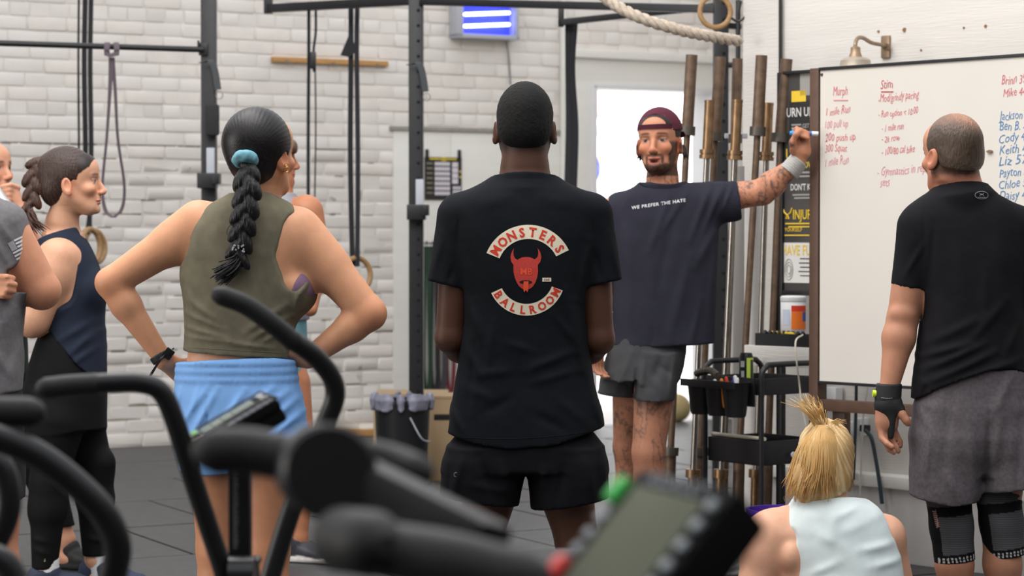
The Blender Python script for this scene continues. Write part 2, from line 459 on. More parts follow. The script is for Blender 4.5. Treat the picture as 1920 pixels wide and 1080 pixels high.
        lash = np.exp(-((ax_-.031)/.0125)**4-((z-.0056)/.0026)**2)*(y > .06)
        c = np.where(inh[:, None], mixc(c, (.03, .02, .02), lash*.85), c)
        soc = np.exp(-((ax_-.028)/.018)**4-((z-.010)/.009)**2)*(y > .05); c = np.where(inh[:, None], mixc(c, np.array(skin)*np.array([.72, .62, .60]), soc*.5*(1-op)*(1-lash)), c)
        return c
def finger(F, base, d1, lens, rad, curl, nrm, k=0.006):
    """finger from base along d1; curls about axis nrm by angles"""
    p = np.asarray(base, float); d = Vector(d1).normalized(); n = Vector(nrm).normalized(); out = [p]
    for i, L in enumerate(lens):
        d = Matrix.Rotation(curl[i], 3, n) @ d
        q = p+np.array(d)*L
        F.cone(p, q, rad*(1-.1*i), rad*(1-.1*(i+1)), k if i == 0 else 0.003); p = q; out.append(p)
    return out
def hand(F, wrist, dr, side, sc=1.0, curl=(0.3, 0.35, 0.25), spread=0.10, thumb=(0.5, 0.2), wr=0.024, tl=1.0, thumb_side=1):
    """wrist point, pointing direction dr, side = direction across the palm toward the thumb. Fingers curl toward palm normal."""
    w_ = np.asarray(wrist, float); d = np.array(dr, float); d /= np.linalg.norm(d); sd = np.array(side, float); sd -= d*(sd @ d); sd /= np.linalg.norm(sd)
    nn = np.cross(d, sd)*thumb_side     # palm-side normal
    L = 0.095*sc
    for i, u in enumerate((.032, .012, -.010, -.030)):
        F.cone(w_+sd*u*0.45*sc, w_+d*L*(1-.02*i)+sd*u*sc, wr*0.62, 0.0125*sc, 0.014)
    F.cone(w_+d*.02+sd*.012*sc, w_+d*.045*sc+sd*.030*sc+nn*.008, .016*sc, .015*sc, .015)
    tips = []
    ax_ = np.cross(d, nn)
    for i, (u, l) in enumerate(zip((.032, .011, -.010, -.030), (.92, 1.0, .94, .76))):
        dd = d+sd*u/0.03*spread
        tips.append(finger(F, w_+d*L*(1-.02*i)+sd*u*sc, dd, [.044*l*sc, .027*l*sc, .022*l*sc], .0095*sc, curl, ax_))
    td = d*math.cos(thumb[0])+sd*math.sin(thumb[0])+nn*thumb[1]
    tips.append(finger(F, w_+d*.030*sc+sd*.028*sc+nn*.006, td, [.040*sc, .032*sc, .026*sc], .0118*sc, (0, -.0, .1), ax_))
    return tips
def finish(F, name, m, parent, colfn=None, const=None):
    me, vs = F.mesh(name)
    if colfn is not None: setcol(me, colfn(vs))
    return link(name, me, m, parent), me
def bvh_of(me_obj):
    me = me_obj.data; M = abs_matrix(me_obj); vs = [M @ v.co for v in me.vertices]
    return BVHTree.FromPolygons(vs, [tuple(p.vertices) for p in me.polygons])
def project(vs, fs, org, ux, uy, bvh, lift=0.0012, name='print', m=None, parent=None, dirn=None, maxlen=0.012):
    """lay a flat print (2D mesh) on a surface: org + x*ux + y*uy, dropped along the normal"""
    if len(fs) == 1 and len(fs[0]) > 4:
        from mathutils.geometry import tessellate_polygon
        fs = [tuple(t) for t in tessellate_polygon([[Vector(vs[i]) for i in fs[0]]])]
    vs, fs = refine(vs, fs, maxlen)
    ux = V(ux); uy = V(uy); nn = ux.cross(uy).normalized(); out = []
    for v in vs:
        p = V(org)+ux*v[0]+uy*v[1]; h = bvh.ray_cast(p+nn*0.25, -nn, 0.6)
        q = h[0] if h[0] is not None else p
        out.append(q+nn*lift)
    b = MB(); b.add(out, fs); me = b.mesh(name); return link(name, me, m, parent)
# ------------------------------------------------------------------ materials used by the setting
M_WALL = mat('white_painted_brick', C8(226, 221, 215), .62, world=True, noise=.05, nscale=3, bump=.30, bscale=60, bdist=.004)
M_WALL2 = mat('white_painted_brick_stained', C8(222, 215, 208), .65, world=True, noise=.07, nscale=6, bump=.4, bscale=50, bdist=.004)
M_MORT = mat('painted_mortar', C8(220, 214, 207), .8, noise=.10, nscale=5, bump=.5, bscale=80, bdist=.004)
M_CRACK = mat('bare_mortar', C8(120, 104, 90), .9, noise=.3, nscale=20)
M_PLAST = mat('white_painted_board', C8(229, 227, 221), .6, noise=.04, nscale=2, bump=.25, bscale=30, stretch=(1, 1, 6))
M_PIER = mat('white_painted_wood_boards', C8(210, 205, 199), .6, noise=.04, nscale=3, bump=.4, bscale=22, stretch=(.5, .5, 7), bdist=.004)
M_BLACK = mat('black_powder_coat', (.014, .014, .016), .42, noise=.2, nscale=30, bump=.1, bscale=300)
M_DARK = mat('dark_rubber', (.018, .018, .019), .75, noise=.25, nscale=40)
M_STRAP = mat('black_nylon_webbing', (.016, .016, .02), .8, bump=.4, bscale=400)
M_WOOD = mat('pale_birch_wood', C8(166, 130, 88), .55, noise=.2, nscale=6, stretch=(1, 1, 12))
M_PINE = mat('pine_board', C8(186, 140, 84), .6, noise=.2, nscale=9, stretch=(1, 1, 10))
M_PLY = mat('birch_plywood', C8(164, 138, 104), .65, noise=.12, nscale=5, stretch=(1, 6, 1))
M_BROWN = mat('brown_painted_steel', C8(84, 60, 46), .5, noise=.15, nscale=20)
M_WHITEPL = mat('white_plastic', C8(225, 225, 226), .4)
M_CHROME = mat('worn_chrome', C8(170, 165, 158), .3, metal=1, noise=.15, nscale=30)
M_BRONZE = mat('worn_bronze_zinc_steel', C8(150, 120, 90), .38, metal=.85, noise=.3, nscale=25)
M_OLDST = mat('dull_brown_steel', C8(112, 92, 76), .55, metal=.55, noise=.3, nscale=30)
M_RUB = mat('black_rubber_floor_tile', (.030, .030, .031), .46, col2=(.046, .045, .046), nscale=14, bump=.2, bscale=240, spec=.6)
M_CONC = mat('dark_subfloor', (.012, .012, .012), .9)
M_OUTG = mat('pale_concrete_outside', C8(225, 222, 218), .7, noise=.05, nscale=2)
M_OUTW = mat('white_outside_facade', C8(240, 240, 240), .8)
# ------------------------------------------------------------------ back wall frame:  point = W0 + t*WD (+ outwards WN towards the room)
W0 = np.array([-2.47, 14.84, 0.]); WD = np.array([.877, .480, 0.]); WD /= np.linalg.norm(WD); WN = np.array([WD[1], -WD[0], 0.])
UZ = np.array([0, 0, 1.])
def wt(px):
    q = (px-960)/FPX; return (q*W0[1]-W0[0])/(WD[0]-q*WD[1])
def wp(t, z, n=0.0): return W0+WD*t+UZ*z+WN*n
def wpix(px, py, n=0.0):
    """where the ray through a pixel meets the back wall (or a plane n in front of it)"""
    o = np.array([0, 0, CZ]); d = P(px, py, 10.)-o; k = ((W0+WN*n-o) @ WN)/(d @ WN); return o+d*k
def wz(px, py): return wpix(px, py)[2]
RW = Matrix((WD, -WN, UZ)).transposed()    # local x along the wall, y into it, z up
T0, T1 = -2.2, 6.0; TD0, TD1 = wt(1107), wt(1338); ZD = 2.50; TP0, TP1 = wt(733), wt(1046); ZP = wz(820, 242)
# ---- floor
fb = MB(); fb.box((2, 8, -.05), (24, 26, .06)); floor = tag(fb.build('floor', M_CONC), 'black rubber gym floor laid in square mats', kind='structure')
tile_me = []
for k in range(3):
    b = MB(); b.box((0, 0, 0), (.985, .985, .02), bev=.005); tile_me.append(b.mesh('floor_tile'))
for me in tile_me:
    me.materials.append(M_RUB)
cnt = 0
for j in range(0, 14):
    for i in range(-6, 12):
        c = W0+WD*(i+(.5 if j % 2 else 0))+WN*(j+.5)
        x, y = c[0], c[1]
        if y < 1.5 or abs(x) > .26*y+1.6 or x > 3.4: continue
        o = bpy.data.objects.new('floor_tile', tile_me[(i+j) % 3]); COL.objects.link(o)
        o.location = (c[0], c[1], -.010+random.uniform(-.0012, .0012)); o.rotation_euler = (0, 0, math.atan2(WD[1], WD[0])+random.uniform(-.002, .002)); o.parent = floor; cnt += 1
# ---- back wall core (behind the bricks), built round the doorway
wb = MB(); th = .30
def wallbox(t0, t1, z0, z1, n0, n1, b=None, bev=0):
    b = b or wb; c = wp((t0+t1)/2, (z0+z1)/2, (n0+n1)/2); b.box(c, (t1-t0, abs(n1-n0), z1-z0), RW, bev); return b
wallbox(T0, TD0, 0, 4.2, -th, .0285); wallbox(TD1, T1, 0, 4.2, -th, .0285); wallbox(TD0, TD1, ZD, 4.2, -th, .0285)
wall_back = tag(wb.build('wall_back', M_MORT), 'white painted brick wall at the back of the gym', kind='structure')
b = MB(); b.box((2, -3.0, 2.6), (26, .3, 5.2)); tag(b.build('wall_front', mat('dark_grey_painted_block', C8(96, 94, 92), .8, noise=.1, nscale=3)), 'unseen dark grey block wall added behind the camera to darken reflections', kind='structure')  # unseen wall, put in dark to cut the haze on black surfaces
b = MB(); b.box((-7.2, -1.2, 2.6), (.3, 3.4, 5.2)); b.box((-7.2, 11.0, 2.6), (.3, 8.0, 5.2)); b.box((-7.2, 3.7, 4.2), (.3, 6.6, 2.0)); tag(b.build('wall_left', MATS['dark_grey_painted_block']), 'unseen left hall wall with an opening, added to shape the light', kind='structure')  # unseen wall put in to darken the surroundings; its opening admits side light
b = MB(); b.box((7.0, 3.0, 2.6), (.3, 12, 5.2)); tag(b.build('wall_far_right', MATS['dark_grey_painted_block']), 'right hall wall beyond the picture', kind='structure')
# ---- bricks
CH, BL = .0905, .262
def brick_mesh(seed, L, rough):
    rs = random.Random(seed); bm = bmesh.new(); bmesh.ops.create_cube(bm, size=1)
    for v in bm.verts: v.co = Vector((v.co.x*L, v.co.y*.05, v.co.z*(CH-.008)))
    fr = [e for e in bm.edges if all(v.co.y < 0 for v in e.verts)]
    bmesh.ops.bevel(bm, geom=fr, offset=.0065 if not rough else .011, segments=2, affect='EDGES', profile=.5)
    for v in bm.verts:
        if v.co.y < .02:
            k = .0016 if not rough else .0040
            v.co += Vector((rs.uniform(-k, k), rs.uniform(-k, k)*1.0, rs.uniform(-k, k)))
    me = bpy.data.meshes.new('brick'); bm.to_mesh(me); bm.free(); me.polygons.foreach_set('use_smooth', [True]*len(me.polygons)); return me
BM = {}
M_PIT = mat('white_painted_brick_pitted', C8(223, 217, 211), .65, col2=C8(160, 146, 132), nscale=9, bump=.4, bscale=50, bdist=.004, thr=(.66, .74), world=True)
for kind, L in (('s', BL-.008), ('h', BL/2-.008)):
    for r in (0, 1):
        BM[kind, r] = [brick_mesh(k*7+r+(3 if kind == 'h' else 0), L, r) for k in range(6)]
        for k, me in enumerate(BM[kind, r]): me.materials.append(M_PIT if (r and k % 2) else (M_WALL if (k+r) % 3 else M_WALL2))
cells = []
row = 0; z = CH/2
while z < 3.35:
    head = (row % 7 == 3); L = BL/2 if head else BL; t = T0+(0 if row % 2 else BL/2)+random.uniform(-.02, .02)
    while t < TD1+.25:
        t1 = t+L
        a, b_ = t, t1; ok = True
        if z < ZP+.02 and a > TP0-.06 and a < TP1+.3: ok = False        # board panel
        if a > TP1-.1 and z < 2.62: ok = False                            # door surround
        if a > TP1-.02 and z < 2.75: ok = False
        if ok: cells.append((a, z, L, head, row))
        t = t1
    z += CH; row += 1
def vis(c):
    a, z, L = c[:3]; p = wp(a+L/2, z); d = p-np.array([0, 0, CZ]); f = d @ _F; px = 960+FPX*d[0]/f; py = 540-FPX*(d @ _U)/f
    if px < -35 or px > 1400 or py < -20 or py > 850: return -1
    hid = (345 < px < 545 and 380 < py) or (60 < px < 190 and py > 440) or (px < 45 and py > 380) or (430 < px < 540 and 210 < py < 380) or (930 < px < 1040 and py > 160) or (90 < px < 170 and 300 < py < 420)
    return (.2 if hid else 1)*L
order = sorted([c for c in cells if vis(c) > 0], key=lambda c: -vis(c)); parts = order[:298]; rest = order[298:]+[c for c in cells if vis(c) < 0 and c[0] > -1.6]
rb = MB()
for n, cset in enumerate((parts, rest)):
    for c in cset:
        a, z, L, head, row_ = c; rough = 1 if z < 2.02 else 0
        me = BM['h' if head else 's', rough][random.randrange(6)]; loc = wp(a+L/2, z, .0085+random.uniform(-.003, .003)*(1.4 if rough else 1)); loc -= WN*.0
        Rr = RW @ Matrix.Rotation(random.uniform(-.006, .006), 3, 'Y')
        if n == 0:
            o = bpy.data.objects.new('brick', me); COL.objects.link(o); o.matrix_world = Matrix.Translation(V(loc)) @ Rr.to_4x4(); o.parent = wall_back
        else:
            rb.add([Rr @ v.co+V(loc) for v in me.vertices], [tuple(p.vertices) for p in me.polygons])
tag(rb.build('painted_bricks', M_WALL, wall_back), kind='stuff')
# bare gaps in the mortar
gb = MB(); rs = random.Random(3)
for k in range(46):
    px, py = rs.choice([(rs.uniform(5, 330), rs.uniform(250, 820)), (rs.uniform(190, 330), rs.uniform(560, 800)), (rs.uniform(590, 725), rs.uniform(250, 800))])
    p = wpix(px, py); zz = round(p[2]/CH)*CH; t = (p-W0) @ WD; Lc = rs.uniform(.03, .16)
    if t < TP0-.1: wallbox(t, t+Lc, zz-rs.uniform(.002, .004), zz+rs.uniform(.002, .005), .0, .0310, gb)
for (x0, x1, y) in ((0, 185, 262), (215, 372, 266), (190, 262, 388), (262, 290, 386), (310, 378, 391), (588, 640, 268), (625, 640, 330), (180, 206, 432), (588, 602, 545), (205, 232, 660), (600, 618, 610), (610, 640, 700)):
    a_, c_ = wpix(x0, y), wpix(x1, y); zz = round(a_[2]/CH)*CH; t = (a_-W0) @ WD; t1 = (c_-W0) @ WD
    while t < t1: Lc = rs.uniform(.04, .14); wallbox(t, min(t+Lc, t1), zz-rs.uniform(.002, .005), zz+rs.uniform(.002, .004), .02, .0335, gb); t += Lc*rs.uniform(.8, 1.3)
cr_ = gb.build('mortar_crack', M_CRACK, wall_back); cr_['kind'] = 'stuff'
# ---- board panel over the bricks, its ledge, and the timber at its foot
b = MB(); 
for k in range(3):
    a = TP0+(TP1-TP0)*k/3; wallbox(a+.001, a+(TP1-TP0)/3-.001, .0, ZP-.02, .0, .045, b, .002)
pan = tag(b.build('wall_panel', M_PLAST), 'smooth white boarding fixed over the brick behind the black post', kind='structure')
b = MB(); wallbox(TP0-.03, TP1, ZP-.02, ZP+.012, .0, .06, b, .004); tag(b.build('trim_1', mat('grey_ledge', C8(150, 146, 140), .7, noise=.2, nscale=30)), kind='structure')
b = MB(); wallbox(TP0-.62, TP0, .0, .05, .02, .09, b, .006); tag(b.build('baseboard_back', M_PINE), kind='structure')
# ---- doorway surround
b = MB(); pw = TD0-TP1
wallbox(TP1+.05, TD0, 0, ZD+.03, -.25, .035, b, .004); tag(b.build('trim_2', M_PLAST), kind='structure')
b = MB(); wallbox(TP1+.05, T1, ZD+.01, 2.76, -.02, .03, b, .004); wallbox(TP1+.05, T1, 2.70, 2.76, .0, .07, b, .004); tag(b.build('trim_3', M_PLAST), kind='structure')
b = MB(); wallbox(TD1, T1, 0, ZD+.0, -.25, .035, b, .004); tag(b.build('trim_4', M_PLAST), kind='structure')
b = MB(); wallbox(TD0, TD1, ZD-.02, ZD+.02, -.25, .05, b, .004); wallbox(TD0-.02, TD0+.03, 0, ZD, -.25, .05, b, .004); wallbox(TD1-.03, TD1+.02, 0, ZD, -.25, .05, b, .004)
tag(b.build('door_1', M_WHITEPL), 'white frame of the open doorway', kind='structure')
b = MB(); b.tube([wp(TP1+.01, .0, .06), wp(TP1+.01, 3.3, .06)], .022); tag(b.build('wall_conduit', M_PLAST), 'white painted conduit pipe running up the wall beside the doorway', 'pipe')
# ---- outside
b = MB(); b.box((6, 30, -.04), (40, 27, .06)); tag(b.build('ground', M_OUTG), 'bright pale yard seen through the open doorway', kind='structure')
oh = empty('outside_building', (1.6, 30, 0), 0, 'overexposed white building across the yard seen through the doorway', 'building')
b = MB(); b.box((2.6, 31.0, 2.5), (9, .4, 5.0)); b.build('wall', M_OUTW, oh)
b = MB()
for k in range(7): b.box(P(1112+k*4.6, 190, 29.5), (.012, .05, .46))
b.box(P(1127, 215, 29.5), (.30, .08, .03)); b.box(P(1127, 160, 29.5), (.30, .08, .03)); b.build('balcony_railing', mat('rust_rail', C8(150, 120, 110), .6), oh)
for yy, hh in ((245, .14), (362, .10)):
    b = MB(); b.box(P(1122, yy, 29.5), (.42, .3, hh)); b.build('ledge', mat('cool_grey_band', C8(170, 176, 186), .7), oh)
b = MB(); c = P(1108, 316, 29.3); b.add([], [])
ringp = [c+np.array([math.cos(a)*.105, 0, math.sin(a)*.19]) for a in np.linspace(0, 2*math.pi, 33)]
b.tube(ringp, .022, 8, cap=False); b.build('round_sign', mat('violet_blue_sign', C8(60, 70, 170), .5), oh)
l_ = area('facade_fill_light', (1.5, 22.5, 7), (2.6, 30.8, 1.6), (9, 5), 2600, (1, .99, .98))  # added lamp that brightens the facade until it looks blown out
bb = MB(); c = P(1268, 771, 16.9); R_ = .108
bb.lathe([(R_*math.sin(a), -R_*math.cos(a)) for a in np.linspace(0, math.pi, 17)], (c[0], c[1], R_-.01), 28)
bb.tube([(c[0]+math.cos(a)*R_*1.004, c[1]+math.sin(a)*R_*.3, R_-.01+math.sin(a)*R_*.96) for a in np.linspace(0, 2*math.pi, 25)], .002, 6, cap=False)
tag(bb.build('medicine_ball', mat('tan_leather', C8(176, 158, 112), .7, noise=.1, nscale=20)), 'tan leather ball resting on the ground in the bright doorway', 'ball')
# ---- right pier and right wall
RC = np.array([1.197, 9.99, 0.]); RD = np.array([.695, -.719, 0.]); RD /= np.linalg.norm(RD); RN = np.array([RD[1], -RD[0], 0.])  # RN faces the room
RR_ = Matrix((RD, -RN, UZ)).transposed()
def rp_(s_, z, n=0.0): return RC+RD*s_+UZ*z+RN*n
def rbox(b, s0, s1, z0, z1, n0, n1, bev=0.0): b.box(rp_((s0+s1)/2, (z0+z1)/2, (n0+n1)/2), (s1-s0, abs(n1-n0), z1-z0), RR_, bev); return b
def rpix(px, py, n=0.0):
    o = np.array([0, 0, CZ]); d = P(px, py, 10.)-o; k = ((RC+RN*n-o) @ RN)/(d @ RN); return o+d*k
def rs_(p): return float((p-RC) @ RD)
b = MB(); rbox(b, .0, 3.6, 0, 3.6, -.25, -.02); wall_right = tag(b.build('wall_right', M_PIER), 'white painted timber wall behind the whiteboard', kind='structure')
zb = rpix(1700, 893)[2]
levels = [(.0, .30), (.30, zb-.14)]
z = zb; bd = []
while z < 3.5: bd.append((z, min(z+.52, 3.5))); z += .52
for (z0, z1) in bd:
    b = MB(); rbox(b, .012, 3.55, z0+.001, z1-.001, -.021, random.uniform(-.0005, .001), .0012); b.build('wall_board', M_PIER, wall_right)
b = MB(); rbox(b, .0, 3.6, .0, zb-.02, -.02, .055, .006); b.build('wall_lower_panel', mat('grey_white_skirt', C8(196, 192, 190), .6, noise=.08, nscale=4), wall_right)
b = MB(); rbox(b, .0, 3.6, zb-.05, zb+.005, -.02, .085, .012); tag(b.build('trim_5', M_PLAST), kind='structure')
b = MB(); pc = [RC, np.array([1.05, 10.2, 0]), np.array([1.95, 18.0, 0]), np.array([2.3, 18, 0]), RC+RD*.02-RN*.3]
b.prism([(p[0], p[1]) for p in pc], (0, 0, 0), (1, 0, 0), (0, 1, 0), 3.6); tag(b.build('wall_pier', M_PIER), 'white painted timber pier beside the doorway', kind='structure')
b = MB(); b.tube([rpix(1463, -10, .02)*[1, 1, 1], rpix(1463, 135, .02)], .0075); b.tube([rpix(1463, 135, .02), [*rpix(1463, 135, .02)[:2], .5]], .0075)
tag(b.build('black_conduit', M_BLACK), 'thin black pipe running down the corner of the white pier', 'pipe')
# nail marks on the boards
b = MB()
for px, py, r in ((1696, 56, .010), (1647, 59, .006), (1807, 52, .005), (1848, 49, .007), (1727, 94, .005), (1795, 284, .0)):
    if r: b = MB(); b.tube([rpix(px, py, .0), rpix(px, py, .004)], r, 7); b.build('chipped_spot', mat('bare_brown_spot', C8(140, 105, 70), .9), wall_right)
# ------------------------------------------------------------------ pull-up rig
YR = 12.5
def post(px, pyb, py_t, Y, w_, label, name='rig_post', holes=True, dep=.078):
    base = P(px, 449, Y); x = base[0]; top = P(px, py_t, Y)[2]
    e = empty(name, (x, Y, 0), 0, label, 'rack post')
    b = MB(); b.box((x, Y+dep/2, top/2), (w_, dep, top), bev=.006); b.build('upright', M_BLACK, e)
    b = MB(); b.box((x, Y+dep/2, .006), (w_+.08, dep+.08, .012), bev=.003); b.build('base_plate', M_BLACK, e)
    if holes:
        b = MB(); z = .35
        while z < min(top-.1, 3.0): b.tube([(x+w_*.17, Y-.0015, z), (x+w_*.17, Y+.004, z)], .0095, 8); z += .085
        o = b.build('bolt_holes', mat('hole_black', (.002, .002, .002), .9), e); o['kind'] = 'stuff'
    return e, x, top
p1, x1, _ = post(391, 0, -30, YR, .082, 'black steel rig post behind the woman in the olive tank, holding the pull-up bar', holes=False)
p2, x2, _ = post(780, 0, -30, YR, .082, 'black steel rig post standing behind the lined black bin')
p3, x3, _ = post(1352, 0, -170, 11.3, .074, 'black steel rig post behind the vertical barbells at the doorway')
def arm(px0, py0, Y0, px1, py1, Y1, w_, label, name='rig_beam'):
    a, b_ = P(px0, py0, Y0), P(px1, py1, Y1); d = V(b_-a); L = d.length; d.normalize(); X = d; Z = Vector((0, 0, 1)); Yv = Z.cross(X).normalized(); Z = X.cross(Yv)
    b = MB(); b.box((a+b_)/2, (L, w_, w_), Matrix((X, Yv, Z)).transposed(), bev=.005); return tag(b.build(name, M_BLACK), label, 'rack beam')
b = MB(); a0, a1 = P(-60, 79, YR-.40), P(381, 93, YR-.022); b.tube([a0, a1], .0165, 14); bar = b.build('pull_up_bar', M_BLACK); tag(bar, 'round black pull-up bar running left from the rig post, with a loop band on it', 'pull-up bar')
b = MB(); b.box(P(381, 92, YR-.012), (.05, .012, .07), bev=.003); b.tube([P(372, 76, YR-.03), P(372, 88, YR-.03)], .006, 8); b.build('mounting_flange', M_BLACK, bar)
arm(503, 16, YR+.9, 812, -1, YR, .050, 'black beam end crossing high above the wooden wall board')
b = MB(); b.box(P(503, 5, YR+.9), (.05, .06, .13), bev=.004); b.tube([P(515, 15, YR+.86), P(515, 15, YR+.84)], .012, 6); tag(b.build('rig_bracket', M_BLACK), 'short black bracket closing the beam above the wall board', 'bracket')
arm(790, 3, YR, 1345, 17, 11.35, .040, 'long black beam running over the bug zapper to the doorway post')
arm(1050, 42, 12.4, 1340, 12, 11.4, .034, 'thin black brace rising right above the doorway')
b = MB(); b.box(P(1052, 30, 12.4), (.032, .05, .12), bev=.004); tag(b.build('rig_bracket', M_BLACK), 'small black bracket where the thin brace meets the hanging strap', 'bracket')
arm(1362, 48, 11.4, 1386, 50, 11.5, .03, 'stub of black crossbar between doorway post and white pier')
b = MB(); b.tube([P(1384, 0, 11.3), P(1384, 122, 11.3)], .012, 8); b.tube([P(1366, 122, 11.25), P(1386, 122, 11.25)], .014, 8); tag(b.build('rack_pin_bar', M_BLACK), 'slim black bar dropping beside the white pier top', 'rack beam')
# rack accessories -------------------------------------------------
def safety_strap(e, px, py, Y, name='spotter_strap'):
    b = MB(); pts = [P(px-22, py-3, Y-.05), P(px-6, py-6, Y-.06), P(px+2, py+12, Y-.06), P(px+8, py+48, Y-.06)]; b.ribbon(bez(pts, 5), (.9, .1, .12), .036, .006)
    o = b.build(name, mat('grey_strap', C8(70, 72, 74), .7), e)
    b = MB(); c = P(px+10, py+58, Y-.06); b.tube([c+np.array([math.cos(t)*.020, 0, math.sin(t)*.022]) for t in np.linspace(0, 2*math.pi, 17)], .003, 6, cap=False); b.build('ring', M_CHROME, o)
safety_strap(p1, 401, 120, YR); safety_strap(p2, 790, 124, YR)
def jcup(e, px, py, Y):
    b = MB(); b.box(P(px, py+22, Y-.03), (.082*36/28*.42, .03, .165), bev=.004); b.build('plastic_liner', mat('grey_white_liner', C8(190, 194, 202), .5), e)
    b = MB(); b.box(P(px-6, py+56, Y-.03), (.105, .10, .085), bev=.005); b.box(P(px+12, py+52, Y-.06), (.035, .10, .06), bev=.004); b.build('j_cup', M_BLACK, e)
jcup(p1, 395, 283, YR); jcup(p2, 787, 342, YR)
b = MB(); b.box(P(398, 225, YR-.05), (.078, .05, .175), bev=.018); b.build('foam_pad', M_DARK, p1)
# ------------------------------------------------------------------ straps, bands and rings
def strap(name, pxs, Y, w_, label, cat='strap', m=M_STRAP, wd=(1, .3, 0), th=.006, grp=None):
    b = MB(); b.ribbon(bez([P(x, y, Y) for x, y in pxs], 8), wd, w_, th); return tag(b.build(name, m), label, cat, grp)
YS = 13.2
strap('hanging_strap', [(148, -20), (147, 120), (148, 270), (147, 310)], YS, .013, 'narrow black strap, leftmost of the bundle behind the pull-up bar', wd=(1, 0, 0))
strap('hanging_strap', [(160, -20), (158, 120), (160, 260), (160, 320)], YS+.02, .030, 'middle black strap of the bundle behind the pull-up bar', wd=(1, .2, 0))
strap('hanging_strap', [(171, -20), (169, 120), (171, 280), (169, 390), (163, 440)], YS-.03, .028, 'right black strap of the bundle, reaching down to the wooden ring', wd=(1, -.1, 0))
strap('hanging_strap', [(172, 390), (171, 420), (174, 435)], YS-.05, .008, 'thin blue-black cord above the wooden ring behind the dark haired woman', wd=(1, -.1, 0))
def ring(c, R_, r, ax_, label, m=M_WOOD):
    X, Yv = perp(Vector(ax_)); b = MB(); c = V(c)
    b.tube([c+(X*math.cos(t)+Yv*math.sin(t))*R_ for t in np.linspace(0, 2*math.pi, 41)], r, 12, cap=False)
    return tag(b.build('gymnastic_ring', m), label, 'gymnastic ring')
ring(P(171, 460, YS-.13), .095, .016, (.93, -.36, .1), 'worn wooden ring hanging behind the woman in the navy tank')
ring(P(178, 462, YS+.10), .095, .016, (.88, -.45, .1), 'second wooden ring just behind the first, at the left wall', M_WOOD)
ring(P(670, 514, YS-.11), .095, .016, (.65, -.76, .1), 'wooden ring at the foot of the long straps by the olive-tank woman')
r3 = ring(P(1341, 22, 10.9), .076, .0125, (.15, -1, .05), 'wooden ring hanging in front of the doorway post, cut by the top edge')
b = MB(); b.ribbon([P(1341, -10, 10.9), P(1341, -60, 10.9), P(1342, -120, 11.0), P(1345, -150, 11.3)], (1, 0, 0), .028, .004); b.build('strap', M_STRAP, r3)
strap('hanging_strap', [(579, 6), (579, 100), (578, 250), (578, 372)], YS, .019, 'black buckled strap beside the wooden board, left one of the thin pair', wd=(1, .4, 0))
b = MB(); b.ribbon(bez([P(x, y, YS) for x, y in ((592, 14), (592, 60), (588, 95), (589, 135))], 6), (1, .5, 0), .014, .005); b.tube(bez([P(x, y, YS) for x, y in ((591, 120), (592, 240), (590, 385))], 6), .005, 6)
s_ = tag(b.build('hanging_strap', M_STRAP), 'thin black cord strap with a buckle, right one of the thin pair', 'strap')
b = MB(); b.box(P(587, 113, YS-.02), (.036, .02, .10), bev=.008); b.build('buckle', M_BLACK, s_)
strap('hanging_strap', [(658, 8), (658, 120), (657, 300), (661, 500)], YS-.1, .030, 'wide black strap hanging above the wooden ring, left of two', wd=(1, .2, 0))
strap('hanging_strap', [(670, 8), (669, 60), (669, 120), (671, 300), (670, 500)], YS-.12, .028, 'wide black strap hanging above the wooden ring, right of two', wd=(1, .0, 0))
b = MB(); b.prism([(0, 0), (.012, .0), (.035, -.11), (.0, -.14), (-.055, -.13)], P(656, 62, YS-.11), (1, 0, 0), (0, 0, 1), .012); tag(b.build('strap_tail', M_STRAP), 'loose black strap tail folded out at the top of the wide straps', 'strap')
# loop band on the bar
b = MB(); Yb = YR-.17; left = [(209, 108), (206, 170), (200, 260), (192, 350), (198, 395), (213, 408)]; right = [(211, 108), (216, 170), (221, 260), (233, 345), (229, 390), (213, 408)]
b.ribbon(bez([P(x, y, Yb-.02) for x, y in left], 8), [(1, .5*math.sin(i*.07), 0) for i in range(41)], [.030-.016*abs(math.sin(i*.08)) for i in range(41)], .004)
b.ribbon(bez([P(x, y, Yb-.015) for x, y in right], 8), [(1, -.6*math.sin(i*.06), 0) for i in range(41)], [.030-.014*abs(math.sin(i*.06+.5)) for i in range(41)], .004)
lb = tag(b.build('loop_band', mat('plum_grey_rubber', C8(92, 78, 86), .6)), 'plum grey rubber loop band knotted round the pull-up bar', 'resistance band')
b = MB()
for dx in (-8, 9): b.ribbon(bez([P(209+dx*1.0, 104, Yb-.03), P(209+dx*1.1, 92, Yb-.045), P(209+dx, 82, Yb-.02), P(209+dx, 80, Yb+.02)], 5), (1, 0, 0), .030, .005)
b.ribbon([P(197, 100, Yb-.05), P(206, 104, Yb-.052), P(222, 100, Yb-.05)], (0, .1, 1), .022, .006)
b.build('hitch_knot', MATS['plum_grey_rubber'], lb)
# folded black band bundle at the doorway wall
b = MB()
for k, (dx, w_) in enumerate(((-6, .030), (2, .034), (8, .026))):
    b.ribbon(bez([P(1071+dx, 38, 12.42-.02*k), P(1069+dx*.6, 130, 12.42-.02*k), P(1072+dx, 240, 12.42-.02*k), P(1069+dx, 360, 12.42-.02*k)], 8), (1, .3*k-.3, 0), w_, .012)
tag(b.build('band_bundle', M_STRAP), 'thick folded black bands hanging to the left of the doorway', 'resistance band')
